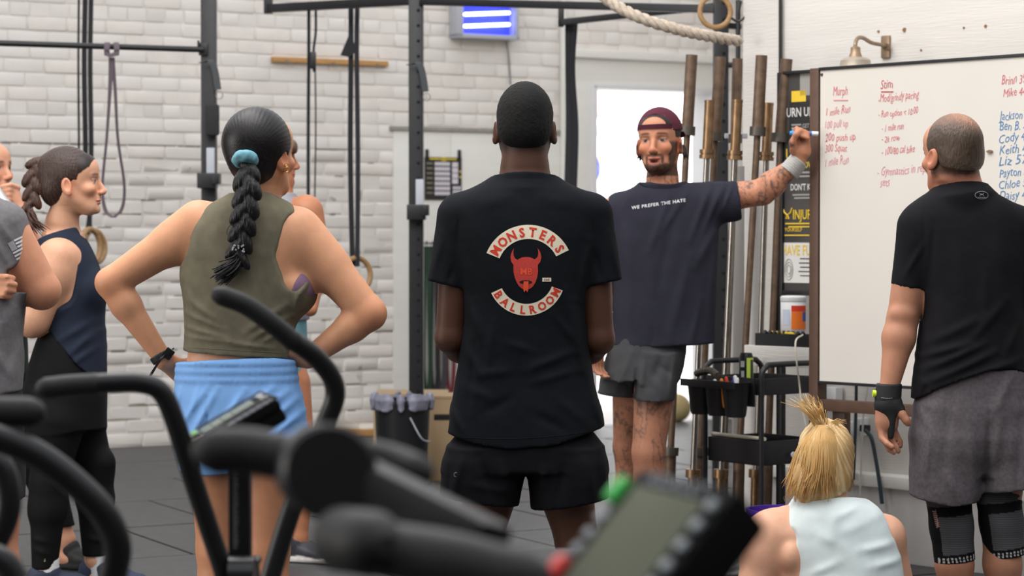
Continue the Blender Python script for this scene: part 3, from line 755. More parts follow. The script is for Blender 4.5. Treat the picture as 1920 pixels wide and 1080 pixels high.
# ------------------------------------------------------------------ on the back wall
p0, p1_ = wpix(510, 115, .06), wpix(727, 116, .06); t0, t1 = (p0-W0) @ WD, (p1_-W0) @ WD
b = MB(); wallbox(t0, t1, (p0[2]+p1_[2])/2-.018, (p0[2]+p1_[2])/2+.018, .036, .075, b, .004); bo = tag(b.build('wall_board_rail', M_PINE), 'bare pine board screwed high on the white brick wall', 'board')
b = MB()
for f in (.12, .52, .9): b.tube([wp(t0+(t1-t0)*f, p0[2], .074), wp(t0+(t1-t0)*f, p0[2], .078)], .012, 8)
b.build('screw_caps', mat('grey_screw', C8(120, 110, 100), .6), bo)['kind'] = 'stuff'
# insect zapper
def wq(px, py, n): p = wpix(px, py, n); return (p-W0) @ WD, p[2]
za, zt = wq(853, -6, .13); zb_, zbt = wq(970, 75, .13); n0, n1 = .04, .16
zp = wp((za+zb_)/2, 0, 0); zap = empty('insect_zapper', wp((za+zb_)/2, zbt, .04), 0, 'wall mounted insect zapper glowing blue-violet above the wall panel', 'insect zapper')
M_GREYM = mat('light_grey_metal', C8(176, 178, 186), .5)
b = MB(); wallbox(za, zb_, zbt+.0, zt, n0, n0+.02, b, .004); wallbox(za, za+.055, zbt, zt, n0, n1, b, .006); wallbox(zb_-.028, zb_, zbt, zt, n0, n1, b, .006); wallbox(za, zb_, zbt-.004, zbt+.028, n0, n1, b, .006); wallbox(za, zb_, zt-.02, zt, n0, n1, b, .006); b.build('housing', M_GREYM, zap)
b = MB(); wallbox(za+.055, zb_-.028, zbt+.028, zt-.02, n0+.02, n0+.03, b); b.build('back_reflector', mat('violet_backing', C8(60, 70, 220), .4, emit=C8(40, 50, 255), estr=.8), zap)
for py in (27, 49):
    a = wpix(871, py, .12); c = wpix(954, py-3, .12); b = MB(); b.tube([a, c], .0125, 12, round_end=True); b.build('lamp_tube', mat('uv_tube', (.6, .6, 1), .3, emit=(.62, .70, 1), estr=6), zap)
b = MB()
for k in range(16):
    t = za+.065+(zb_-za-.10)*k/15; b.tube([wp(t, zbt+.03, .155), wp(t, zt-.02, .155)], .0016, 5)
b.build('grid_wires', mat('zapper_grid', C8(90, 90, 190), .4, metal=.6), zap)['kind'] = 'stuff'
b = MB(); b.tube(bez([wpix(949, 74, .06), wpix(954, 110, .045), wpix(957, 158, .045)], 6), .006, 6); (lambda o: (setattr(o,'parent',zap), o.data.transform(abs_matrix(zap).inverted())))(b.build('power_cord', mat('grey_cord', C8(120, 118, 118), .6)))
# exercise chart
ca, ct = wq(797, 294, .06); cb, cbt = wq(866, 375, .06); ch = empty('wall_chart', wp(ca, cbt, .045), 0, 'black exercise chart with rows of white figures on the wall panel', 'chart')
b = MB(); wallbox(ca, cb, cbt, ct, .048, .056, b); b.build('board', mat('chart_black', C8(34, 34, 32), .5), ch)
b = MB(); W_, H_ = cb-ca, ct-cbt
def cell(b, u0, u1, v0, v1, n=.0575): wallbox(ca+W_*u0, ca+W_*u1, ct-H_*v1, ct-H_*v0, .0555, n, b)
b = MB()
for r in range(7):
    for k in range(5): cell(b, .27+.083*k, .27+.083*k+.075, .115+.115*r, .115+.115*r+.085)
for r in range(4): cell(b, .74, .90, .115+.13*r, .115+.13*r+.115)
for r in range(3):
    for k in range(3): cell(b, .76+.075*k, .76+.075*k+.062, .68+.09*r, .68+.09*r+.07)
b.build('figure_cells', mat('chart_white', C8(214, 208, 216), .6), ch)['kind'] = 'stuff'
b = MB(); cell(b, .13, .86, .02, .06); cell(b, .45, .58, .0, .09)
for r in (1, 2): cell(b, .93, .99, .18+.13*r, .22+.13*r)
b.build('yellow_marks', mat('chart_yellow', C8(214, 190, 60), .6), ch)['kind'] = 'stuff'
b = MB()
for r in range(7): cell(b, .05, .21, .135+.115*r, .165+.115*r)
b.build('row_captions', mat('chart_caption', C8(140, 136, 110), .6), ch)['kind'] = 'stuff'
for u in (.02, .90):
    b = MB(); wallbox(ca+W_*u, ca+W_*u+.025, ct-.02, ct+.055, .046, .062, b, .008); b.build('hanging_clip', M_BLACK, ch)
# bands on hooks beside the post
hk = wp(0, 0, 0); b = MB(); a = wpix(795, 456, .09); c = wpix(850, 457, .09); b.tube([a, c], .006, 6)
for px in (800, 812, 826, 842): p = wpix(px, 457, .045); q = wpix(px, 457, .11); b.tube([p, q, q+UZ*.02], .005, 6)
for px, py in ((797, 471),): p = wpix(px, py, .09); b.tube([p, wpix(830, 469, .09)], .004, 6)
tag(b.build('hook_rail', M_BLACK), 'thin black hook rail on the wall panel holding coloured bands', 'hook rail')
for (px, w_, col, lab, yb) in ((801, .030, C8(18, 52, 34), 'dark green stretch band hanging left on the hook rail', 745), (815, .028, C8(28, 26, 30), 'black stretch band hanging on the hook rail beside the green one', 742),
                          (828, .034, C8(58, 56, 60), 'wide grey-black stretch band hanging in the middle of the hook rail', 742), (845, .026, C8(110, 36, 44), 'dark red stretch band hanging at the right end of the hook rail', 742),
                          ):
    b = MB(); n = .10; mtl = mat('band_%02x%02x' % (int(col[0]*255), int(col[1]*255)), col, .6)
    L = bez([wpix(px-4, 462, n), wpix(px-6, 560, n), wpix(px-7, 690, n), wpix(px, yb, n), wpix(px+6, 690, n+.015), wpix(px+4, 560, n+.015), wpix(px+3, 462, n)], 6)
    b.ribbon(L, WD+WN*.25, w_*1.05, .005); tag(b.build('stretch_band', mtl), lab, 'resistance band')
# ------------------------------------------------------------------ bin and plyo boxes
bx = P(754, 449, 12.2); bc = np.array([bx[0], 12.2, 0]); trash = empty('waste_bin', bc, 0, 'black bucket bin with a grey liner folded over its rim', 'bin')
b = MB(); b.lathe([(.0, .0), (.128, .0), (.130, .02), (.152, .475), (.158, .475), (.158, .50), (.146, .50), (.124, .03), (0, .03)], bc, 32); b.build('bucket', mat('black_plastic', (.012, .012, .014), .45, spec=.25), trash)
F = Field(bc+[-.2, -.2, .40], bc+[.2, .2, .56], .006)
F.loft([(.450, bc[0], bc[1], .162, .162), (.50, bc[0], bc[1], .170, .170), (.525, bc[0], bc[1], .158, .158)], 0, 0, 2); F.loft([(.44, bc[0], bc[1], .150, .150), (.56, bc[0], bc[1], .146, .146)], 0, .0, 2, 'sub')
def linerd(p): 
    a = np.arctan2(p[:, 1]-bc[1], p[:, 0]-bc[0]); return .010*np.sin(a*9+2*np.sin(a*4))+.006*mnoise(p, 40, 5)
F.disp(linerd); finish(F, 'bin_liner', mat('grey_liner', C8(126, 126, 142), .45, noise=.15, nscale=30), trash)
b = MB(); b.tube(bez([bc+[.05, -.157, .41], bc+[.11, -.15, .30], bc+[.155, -.06, .27]], 6), .0045, 6); b.build('bucket_handle', M_GREYM, trash)
for (x0, x1_, y0, y1, Yc, dp, lab) in ((700, 838, 737, 867, 13.2, .40, 'pale plywood jump box behind the bin'), (802, 860, 741, 866, 12.7, .3, 'second plywood jump box beside the man in the black tee')):
    pa, pb = P(x0, y0+8, Yc), P(x1_, y0, Yc); zt_ = pa[2]; px_ = (pa[0]+pb[0])/2; wd = pb[0]-pa[0]
    e = empty('plyo_box', (px_, Yc+dp/2, 0), 0, lab, 'wooden box')
    b = MB(); th_ = .02
    b.box((px_, Yc+th_/2, zt_/2), (wd, th_, zt_), bev=.002); b.build('front_panel', M_PLY, e)
    b = MB(); b.box((px_-wd/2+th_/2, Yc+dp/2, zt_/2), (th_, dp-2*th_, zt_-th_), bev=.002); b.build('side_panel', M_PLY, e)
    b = MB(); b.box((px_+wd/2-th_/2, Yc+dp/2, zt_/2), (th_, dp-2*th_, zt_-th_), bev=.002); b.build('side_panel', M_PLY, e)
    b = MB(); b.box((px_, Yc+dp-th_/2, zt_/2), (wd, th_, zt_), bev=.002); b.build('back_panel', M_PLY, e)
    b = MB(); b.box((px_, Yc+dp/2, zt_+th_/2), (wd, dp, th_), bev=.002); b.build('top_panel', M_PLY, e)
    b = MB(); hz = P(0, 782, Yc)[2]; b.box((px_+wd*.1, Yc-.001, hz), (.14, .006, .032), bev=.002); b.build('hand_slot', mat('slot_dark', (.01, .01, .01), .9), e)
# ------------------------------------------------------------------ climbing rope
b = MB(); rp = bez([P(1075, -60, 10.0), P(1140, 0, 9.95), P(1200, 33, 9.9), P(1270, 55, 9.9), P(1330, 68, 9.95), P(1387, 77, 10.05)], 14)
n_ = len(rp); rr = .0135
for s3 in range(3):
    pts = []
    for i, p in enumerate(rp):
        d = rp[min(i+1, n_-1)]-rp[max(i-1, 0)]; d = V(d).normalized(); X, Yv = perp(d); a = i*.62+s3*2.094
        pts.append(V(p)+(X*math.cos(a)+Yv*math.sin(a))*rr)
    b.tube(pts, rr*1.05, 9)
tag(b.build('climbing_rope', mat('manila_rope', C8(190, 176, 160), .9, noise=.25, nscale=60, bump=.8, bscale=200)), 'thick pale climbing rope draped from the ceiling to the white pier', 'rope')
b = MB(); b.tube(bez([P(1371, 34, 10.2), P(1385, 40, 10.2), P(1402, 24, 10.2), P(1413, -10, 10.25)], 8), .006, 6); tag(b.build('black_cable', M_BLACK), 'black cable looping at the top of the white pier', 'cable')
b = MB(); b.tube([P(1384, 24, 10.2), P(1387, 2, 10.2)], [.008, .012], 6); tag(b.build('power_plug', M_BLACK), 'small black plug dangling beside the wooden ring at the top', 'plug')
# ------------------------------------------------------------------ barbells standing upright
def barbell(p_t, p_c, p_b, p_e, Y, r_s, r_sh, r_c, big, label, grp='barbells standing upright by the doorway'):
    """pixels: top of sleeve, collar, second collar, foot"""
    A, B, D, E_ = [P(*q, Y) for q in (p_t, p_c, p_b, p_e)]; k_ = (D[2]-.063)/(D[2]-E_[2]); E_ = D+(E_-D)*k_; u = V(A-B).normalized()
    e = empty('barbell', (E_[0], Y, 0), 0, label, 'barbell', grp)
    ms = M_OLDST if big else M_BRONZE; msh = M_OLDST if big else M_CHROME
    b = MB(); b.tube([A, B], r_s, 18)
    if not big: b.tube([A+np.array(u)*.0, A-np.array(u)*.012], r_s*1.08, 18); b.tube([A-np.array(u)*.02, A-np.array(u)*.026], r_s*1.06, 18)
    b.build('sleeve', ms, e)
    b = MB(); uu = np.array(u)
    if big: b.tube([B+uu*.0, B-uu*.038], r_c, 20)
    else:
        b.tube([B+uu*.012, B-uu*.004], r_c, 20); b.tube([B-uu*.004, B-uu*.010], r_c*.86, 20); b.tube([B-uu*.010, B-uu*.026], r_c*1.02, 20)
    b.build('collar', mat('dark_zinc', C8(96, 90, 84), .45, metal=.6, noise=.2, nscale=30) if big else M_BRONZE, e)
    b = MB(); b.tube([B, D], r_sh, 12); b.build('shaft', msh, e)
    b = MB(); b.tube([D, D-uu*.036], r_c, 20); b.build('collar', MATS.get('dark_zinc') if big else M_BRONZE, e)
    b = MB(); b.tube([D-uu*.03, E_], r_s, 18); b.build('sleeve', ms, e)
big = dict(r_s=.0250, r_sh=.0145, r_c=.0345, big=True); sm = dict(r_s=.0215, r_sh=.0130, r_c=.0325, big=False)
YB = 9.6
barbell((1297, 103), (1289, 237), (1258, 838), (1252, 1036), YB, label='thick brown-sleeved barbell leftmost, standing against the bright doorway', **big)
barbell((1351, 107), (1341, 248), (1314, 838), (1308, 1036), YB+.12, label='brown-sleeved barbell second from the left, in front of the black post', **big)
barbell((1383, 110), (1379, 252), (1358, 838), (1352, 1034), YB+.2, label='dull grey-sleeved barbell behind the middle bronze one', r_s=.0225, r_sh=.014, r_c=.030, big=True)
barbell((1428, 104), (1421, 238), (1387, 838), (1381, 1036), YB-.05, label='dark-sleeved barbell standing before the white pier', **big)
barbell((1475, 111), (1464, 250), (1440, 838), (1434, 1036), YB+.02, label='brown-sleeved barbell rightmost, overlapping the poster', r_s=.0255, r_sh=.0155, r_c=.041, big=True)
barbell((1331, 188), (1326, 286), (1300, 880), (1296, 1040), YB-.08, label='shorter bronze-sleeved barbell with silver shaft, leftmost of three', **sm)
barbell((1383, 187), (1378, 288), (1352, 880), (1347, 1040), YB-.08, label='shorter bronze-sleeved barbell with silver shaft, middle of three', **sm)
barbell((1441, 193), (1437, 290), (1418, 880), (1413, 1040), YB+.14, label='shorter bronze-sleeved barbell with silver shaft, right of three', **sm)
hb = empty('barbell_holder', (P(1335, 449, YB)[0], YB, 0), 0, 'low black floor stand holding the upright barbells', 'rack')
b = MB(); c = P(1340, 449, YB); b.box((c[0], YB+.06, .03), (.48, .34, .06), bev=.01); b.build('base_plate', M_BLACK, hb)
b = MB(); b.box((P(1402, 449, YB)[0], YB-.0, 1.0), (.012, .012, .012)); b = MB()
b = MB(); q0, q1 = P(1364, 255, YB+.3), P(1396, 255, YB+.3); b.box((q0+q1)/2, (.10, .03, .022), bev=.003); tag(b.build('wall_bracket', M_GREYM), 'small grey metal bracket behind the middle barbell', 'bracket')
b = MB(); b.box(P(1400, 700, YB+.42), (.05, .05, 1.4), bev=.006); tag(b.build('steel_channel', mat('zinc_channel', C8(176, 172, 168), .4, metal=.5)), 'silver steel channel standing at the foot of the pier', 'post') if False else None
b = MB(); b.box(P(1384, 640, 10.05)*[1, 1, 0]+[0, 0, .85], (.05, .05, 1.7), bev=.006); tag(b.build('steel_post', mat('zinc_channel', C8(176, 172, 168), .4, metal=.5)), 'light steel tube standing between the barbells and the pier', 'post')

# ------------------------------------------------------------------ whiteboard
BO = np.array([1.198, 8.75, 0.]); BN = RN
BRm = RR_
def bpix(px, py, n=0.0):
    o = np.array([0, 0, CZ]); d = P(px, py, 10.)-o; k = ((BO+BN*n-o) @ BN)/(d @ BN); return o+d*k
def bp(s_, z, n=0.0): return BO+RD*s_+UZ*z+BN*n
zT, zB = 2.034, .812
wbd = empty('whiteboard', BO+RD*.9, 0, 'large whiteboard covered in red and blue handwritten workout notes and times', 'whiteboard')
def bbox(b, s0, s1, z0, z1, n0, n1, bev=0.0): b.box(bp((s0+s1)/2, (z0+z1)/2, (n0+n1)/2), (s1-s0, abs(n1-n0), z1-z0), BRm, bev); return b
M_BOARD = mat('whiteboard_enamel', C8(214, 208, 199), .25, noise=.03, nscale=2.5, spec=.4)
b = MB(); bbox(b, .006, 2.2, zB+.006, zT-.006, -.018, .0); b.build('writing_panel', M_BOARD, wbd)
for z0, z1 in ((zT-.006, zT+.006), (zB-.006, zB+.006)):
    b = MB(); bbox(b, .0, 2.2, z0, z1, -.02, .006, .002); b.build('edge_strip', M_BLACK, wbd)
for s0 in (-.045, 2.2):
    b = MB(); bbox(b, s0, s0+.045, .0, zT+.005, -.055, .004, .004); b.build('frame_post', M_BROWN, wbd)
b = MB(); bbox(b, .0, 2.2, .700, .745, -.05, -.005, .004); b.build('lower_rail', M_BROWN, wbd)
b = MB(); bbox(b, .03, .09, .60, .70, -.09, -.05, .004); b.build('caster_plate', M_BROWN, wbd)
b = MB(); b.tube([bpix(1541, 140, -.002), bpix(1541, 140, .003)], .006, 10); b.build('corner_screw', M_CHROME, wbd)
b = MB(); c = bpix(1855, 284, .006); b.ribbon([c-RD*.012, c, c+RD*.012], (0, 0, 1), [.004, .012, .006], .006); b.build('magnet', mat('tan_magnet', C8(120, 96, 76), .6), wbd)
M_RED = mat('red_marker_ink', C8(206, 92, 108), .5); M_PINK = mat('pink_marker_ink', C8(212, 128, 144), .5); M_BLU = mat('blue_marker_ink', C8(58, 120, 176), .5)
M_DRED = mat('dark_red_marker_ink', C8(186, 56, 76), .5)
def hw(txt, px0, px1, py, m, hpx=None, rise=0.0, seed=0):
    rs = random.Random(seed+len(txt)*7+int(py)); a = bpix(px0, py, .0012); c = bpix(px1, py, .0012); W_ = float((c-a) @ RD)
    vs, fs = text_mesh(txt, 1.0, align='LEFT', bold=-.006, shear=.2, res=2); w0, w1 = vs[:, 0].min(), vs[:, 0].max(); h = vs[:, 1].max()
    k = W_/(w1-w0); ky = (hpx or 14)/490/max(.55, h)*1.12
    x = (vs[:, 0]-w0)*k; n = len(txt); cidx = (vs[:, 0]-w0)/(w1-w0)*n
    jit = np.array([rs.uniform(-.10, .10) for _ in range(n+2)]); jx = np.interp(cidx, np.arange(n+2), jit)
    y = vs[:, 1]*ky*(1+jx)+jx*ky*.9
    zs = a[2]+y+rise/490*(x/W_)
    b = MB(); b.add([bp(float((a-BO) @ RD)+xx, zz, .0012) for xx, zz in zip(x, zs)], fs); b.build('handwriting', m, wbd, auto=False)
def uline(px0, px1, py, m, dy=0):
    b = MB(); b.ribbon([bpix(px0, py, .0012), bpix(px1, py+dy, .0012)], UZ, .004, .001); b.build('underline', m, wbd)
hw('Murph', 1562, 1589, 181, M_RED, 15, 2); uline(1563, 1590, 188, M_PINK)
hw('1 mile Run', 1549, 1594, 217, M_RED, 13, 3); hw('100 pull up', 1547, 1590, 241, M_PINK, 13, 2); hw('200 push up', 1547, 1604, 266, M_RED, 13, 2)
hw('300 Squat', 1547, 1588, 286, M_RED, 13, 2); hw('1 mile Run', 1547, 1591, 312, M_PINK, 14, 4)
hw('Stim', 1651, 1674, 168, M_DRED, 14, 2); uline(1652, 1675, 172, M_DRED)
hw('-Mod/grindy pacing', 1647, 1723, 193, M_RED, 13, 5); hw('- Run option < 10:00', 1647, 1721, 221, M_RED, 11, 4)
hw('- 1 mile run', 1653, 1694, 247, M_RED, 11, 2); hw('- 2k row', 1653, 1687, 267, M_RED, 11, 1); hw('- 100/80 cal bike', 1653, 1715, 291, M_RED, 12, 4)
hw('- Gymnastics in reps', 1645, 1740, 329, M_PINK, 14, 4); hw('sets', 1650, 1668, 350, M_PINK, 11, 2)
hw('Brinn 39:12', 1878, 1940, 158, M_RED, 15, 2); hw('Mike 44:50', 1881, 1940, 182, M_RED, 13, 2)
for i, (t_, y) in enumerate((('Jackson 51:20', 226), ('Ben B. 57:04', 246), ('Cody 43:05', 268), ('Keith 45:31', 289), ('Liz 57:02', 311), ('Payton 57:40', 332), ('Chloe 58:11', 353), ('Daisy 47:20', 375))):
    hw(t_, 1873+(i % 2), 1953, y, M_BLU, 14, 3)
# ------------------------------------------------------------------ poster in its black rack
pr = empty('poster_rack', rp_(rs_(rpix(1490, 500, .30)), 0, .30), 0, 'tall black frame with a dark motivational poster beside the whiteboard', 'poster rack')
NP = .30
def ps(px): return rs_(rpix(px, 449, NP))
sL, sR = ps(1466), ps(1590); zt_, zb2 = rpix(1490, 134, NP)[2], rpix(1490, 545, NP)[2]; zsh = rpix(1490, 655, NP)[2]
b = MB(); rbox(b, sL-.030, sL, 0, zt_, NP-.03, NP+.0, .003); b.build('frame_post', M_BLACK, pr)
b = MB(); rbox(b, sR, sR+.030, zsh, zt_, NP-.03, NP+.0, .003); b.build('frame_post', M_BLACK, pr)
b = MB(); rbox(b, sL, sR, zt_-.01, zt_+.004, NP-.03, NP, .002); b.build('top_rail', M_BLACK, pr)
b = MB(); rbox(b, sL, sR, zb2-.02, zb2, NP-.03, NP+.004, .003); b.build('cross_rail', M_BLACK, pr)
b = MB(); rbox(b, sL, sR, zsh, zsh+.015, NP-.05, NP+.16, .003); b.build('shelf', M_BLACK, pr)
b = MB(); rbox(b, sL, sR, zb2, zt_-.01, NP-.022, NP-.016); po = b.build('poster', mat('poster_charcoal', C8(70, 66, 64), .5, col2=C8(46, 44, 44), nscale=5), pr)
def patch(px0, px1, y0, y1, m, nm='printed_block', n=.0145):
    b = MB(); a = rpix(px0, y0, NP-n); c = rpix(px1, y1, NP-n); s0, s1 = rs_(a), rs_(c); b.add([rp_(s0, a[2], NP-n), rp_(s1, a[2], NP-n), rp_(s1, c[2], NP-n), rp_(s0, c[2], NP-n)], [(0, 3, 2, 1)]); b.build(nm, m, po, auto=False)
M_PY = mat('poster_yellow', C8(226, 190, 50), .5); M_PW = mat('poster_white', C8(214, 212, 208), .5); M_PG = mat('poster_grey', C8(150, 146, 142), .5); M_PBK = mat('poster_black', C8(30, 29, 30), .5)
patch(1500, 1560, 138, 176, M_PG); patch(1484, 1511, 171, 190, M_PY); patch(1480, 1580, 190, 268, M_PBK, n=.0150); patch(1466, 1590, 455, 532, M_PW, n=.0150)
def ptext(txt, px0, hpx, py, m, wf=1.0):
    a = rpix(px0, py, NP-.0135); vs, fs = text_mesh(txt, 1.0, bold=.012, align='LEFT'); k = hpx/440/.70
    b = MB(); s0 = rs_(a); b.add([rp_(s0+v[0]*k*wf, a[2]+v[1]*k, NP-.0135) for v in vs], fs); b.build('lettering', m, po, auto=False)
ptext('TURN UP', 1466, 17, 220, M_PW, .72); ptext('GET', 1504, 8, 240, M_PG, .8); ptext('UP', 1473, 21, 300, M_PY, .8); ptext('AND SHOW', 1473, 12, 316, M_PY, .7)
ptext("DON'T KILL", 1482, 12, 357, M_PW, .68); ptext('INJURY', 1486, 18, 411, M_PY, .68); ptext('YOURSELF', 1471, 7, 434, M_PY, .9); ptext('HAVE FUN', 1465, 19, 478, M_PY, .66)
for i, (y, x0, x1) in enumerate(((322, 1494, 1540), (329, 1499, 1540), (364, 1486, 1540), (370, 1489, 1540), (418, 1472, 1540), (424, 1478, 1540), (440, 1471, 1540), (484, 1500, 1540), (492, 1498, 1540), (500, 1500, 1540), (508, 1497, 1540), (516, 1500, 1540), (233, 1484, 1502), (239, 1484, 1502), (245, 1484, 1502))):
    patch(x0, x1, y, y+2.2, M_PBK if y > 480 else (M_PY if y in (418, 424, 440) else M_PG), 'text_line', .0135)
b = MB(); pts = [rpix(x, y, NP-.0135) for x, y in ((1468, 390), (1471, 399), (1476, 403), (1474, 410), (1479, 410), (1477, 403), (1482, 399), (1485, 390))]
b.tube(pts, .004, 5); b.build('deadlift_figure', M_PY, po)
b = MB(); c = rpix(1479, 505, NP-.013)
for r_ in (.028, .020, .012): b.tube([c+RD*math.cos(a)*r_*.8+UZ*math.sin(a)*r_*1.6 for a in np.linspace(0, 6.283, 17)], .0012, 4, cap=False)
b.build('pencil_sketch', M_PG, po)
# tub of wipes, tray, ledge
tb = rpix(1487, 622, NP+.07); tub = empty('wipes_tub', tb, 0, 'white wipes tub with an orange label on the shelf under the poster', 'tub')
b = MB(); b.lathe([(0, 0), (.050, 0), (.053, .006), (.053, .125), (.050, .13), (0, .13)], tb, 28); b.build('tub', M_WHITEPL, tub)
b = MB(); b.lathe([(.0535, .128), (.0545, .130), (.0545, .147), (.048, .152), (0, .154)], tb, 28); b.build('lid', M_WHITEPL, tub)
def lab(a0, a1, z0, z1, m, nm, r_=.0540):
    b = MB(); vs = []; n = 12
    for i in range(n+1):
        a = math.radians(a0+(a1-a0)*i/n); vs += [tb+[math.cos(a)*r_, math.sin(a)*r_, z0], tb+[math.cos(a)*r_, math.sin(a)*r_, z1]]
    b.add(vs, [(2*i, 2*i+2, 2*i+3, 2*i+1) for i in range(n)]); b.build(nm, m, tub)
lab(-105, -20, .012, .105, mat('orange_label', C8(238, 120, 40), .5), 'label'); lab(-105, -20, .088, .112, mat('red_label', C8(214, 60, 34), .5), 'label_band', .0545); lab(-50, -22, .045, .085, mat('blue_label', C8(60, 90, 170), .5), 'label_badge', .0550); lab(-150, -112, .03, .095, mat('pale_label', C8(196, 204, 222), .5), 'label_text')
tr = rpix(1500, 650, NP+.09); b = MB(); q0 = rs_(rpix(1459, 640, NP+.05)); z0_ = zsh+.016
e = empty('pen_tray', rp_(q0+.15, z0_, NP+.10), 0, 'black tray of pens and clips on the shelf below the wipes tub', 'tray')
tb[2] = tb[2]
b = MB(); rbox(b, q0, q0+.30, z0_, z0_+.006, NP+.125, NP+.20)
rbox(b, q0, q0+.30, z0_, z0_+.058, NP+.195, NP+.203); rbox(b, q0, q0+.30, z0_, z0_+.058, NP+.125, NP+.131); rbox(b, q0, q0+.006, z0_, z0_+.058, NP+.13, NP+.20); b.build('tray', M_BLACK, e)
b = MB(); b.tube([rp_(q0+.05, z0_+.062, NP+.15), rp_(q0+.20, z0_+.060, NP+.19)], .006, 8); b.build('yellow_pen', M_PY, e)
b = MB()
for k in range(9): b.tube([rp_(q0+.02+.025*k, z0_+.05, NP+.14), rp_(q0+.035+.025*k, z0_+.066, NP+.18)], .007, 7)
b.build('clips', M_DARK, e)['kind'] = 'stuff'
b = MB(); sa, sb = rs_(rpix(1400, 650, .49)), rs_(rpix(1525, 650, .49)); zc = rpix(1460, 668, .49)[2]
b.box(rp_((sa+sb)/2, zc, .49), (sb-sa, .035, .085), RR_, .004); tag(b.build('trim_6', M_PIER), kind='structure')
# gooseneck lamp
gl = empty('barn_lamp', rpix(1662, 88, 0), 0, 'aged bronze gooseneck lamp on the white wall above the whiteboard', 'lamp')
M_GN = mat('aged_bronze', C8(150, 128, 104), .4, metal=.6, noise=.25, nscale=30)
b = MB(); c = rpix(1661, 88, .0); b.prism([(-.018, -.045), (.018, -.045), (.024, 0), (.018, .045), (-.018, .045), (-.024, 0)], c, RD, UZ, .012)
b2 = MB(); ws = rpix(1661, 88, .006); b2.box(rpix(1661, 88, .006), (.045, .016, .098), RR_, .007); b2.tube([rpix(1661, 88, .01), rpix(1661, 88, .035)], .016, 14); b2.build('wall_plate', M_GN, gl)
dn = .34
b = MB(); b.tube(bez([rpix(1661, 88, .02), rpix(1652, 84, .08), rpix(1634, 80, .16), rpix(1618, 71, .25), rpix(1608, 72, .31), rpix(1604, 82, dn), rpix(1604, 93, dn)], 6), .0085, 12); b.build('arm', M_GN, gl)
sc_ = rpix(1604, 112, dn); b = MB(); b.lathe([(.012, .055), (.020, .050), (.021, .030), (.026, .018), (.028, .004), (.030, .0)], sc_, 22); b.build('socket_cover', M_GN, gl)
b = MB(); b.lathe([(.022, .012), (.052, .006), (.062, -.004), (.066, -.030), (.074, -.050), (.078, -.055), (.072, -.055), (.060, -.03), (.0, -.0)], sc_, 30); b.build('shade', mat('dull_grey_shade', C8(168, 156, 140), .35, metal=.3, noise=.15, nscale=20), gl)
# ------------------------------------------------------------------ utility cart
N_, L_, R__ = np.array([.998, 8.95, 0]), np.array([.812, 9.20, 0]), np.array([1.222, 9.14, 0])
Lv = L_-N_; Rv = R__-N_; Lu = Lv/np.linalg.norm(Lv); Ru = np.array([-Lu[1], Lu[0], 0])*-1; Ru = np.array([Lu[1], -Lu[0], 0]); lw, lr = .32, .30
cart = empty('utility_cart', N_+Lu*lw/2+Ru*lr/2, 0, 'black metal utility cart crammed with marker cups beside the whiteboard', 'cart')
CR = Matrix((V(Lu), V(Ru), (0, 0, 1))).transposed()
def cbox(b, l0, l1, r0, r1, z0, z1, bev=.002): b.box(N_+Lu*(l0+l1)/2+Ru*(r0+r1)/2+UZ*(z0+z1)/2, (l1-l0, r1-r0, z1-z0), CR, bev)
for nm, z0, z1 in (('top_tray', .745, .812), ('lower_tray', .462, .560), ('bottom_tray', .15, .22)):
    b = MB(); cbox(b, 0, lw, 0, lr, z0, z0+.006); cbox(b, 0, lw, 0, .006, z0, z1); cbox(b, 0, lw, lr-.006, lr, z0, z1); cbox(b, 0, .006, 0, lr, z0, z1); cbox(b, lw-.006, lw, 0, lr, z0, z1); b.build(nm, M_BLACK, cart)
def cp(l, r, z): return N_+Lu*l+Ru*r+UZ*z
for l, r in ((-.008, -.008), (lw+.008, -.008), (-.008, lr+.008), (lw+.008, lr+.008)):
    b = MB(); b.tube([cp(l, r, .07), cp(l, r, .82)], .0105, 12); lg = b.build('leg', M_BLACK, cart)
    b = MB(); b.tube([cp(l-.012, r, .035), cp(l+.012, r, .035)], .034, 16); b.tube([cp(l, r, .05), cp(l, r, .08)], .012, 8); b.build('caster', M_DARK, lg)
for l in (-.010, lw+.010):
    b = MB(); b.tube(bez([cp(l, -.008, .74), cp(l, -.008, .83), cp(l, .02, .862), cp(l, .05, .868), cp(l, lr-.05, .868), cp(l, lr-.02, .862), cp(l, lr+.008, .83), cp(l, lr+.008, .74)], 6), .0115, 12); b.build('handle', M_BLACK, cart)
oc = empty('marker_organizer', cp(.17, -.08, .69), 0, 'black plastic cup organizer hooked on the cart side, full of markers', 'organizer')
for k in range(3):
    c = cp(.055+.105*k, -.088, .66); b = MB(); b.lathe([(0, 0), (.038, .0), (.042, .01), (.056, .135), (.060, .14), (.055, .14), (.040, .012), (0, .01)], c, 22); b.build('cup', mat('black_cup', (.012, .012, .013), .45), oc)
b = MB(); cbox(b, .0, .32, -.152, -.145, .775, .805); cbox(b, .012, .30, -.030, -.022, .70, .815); b.build('hook_strip', MATS['black_cup'], oc)
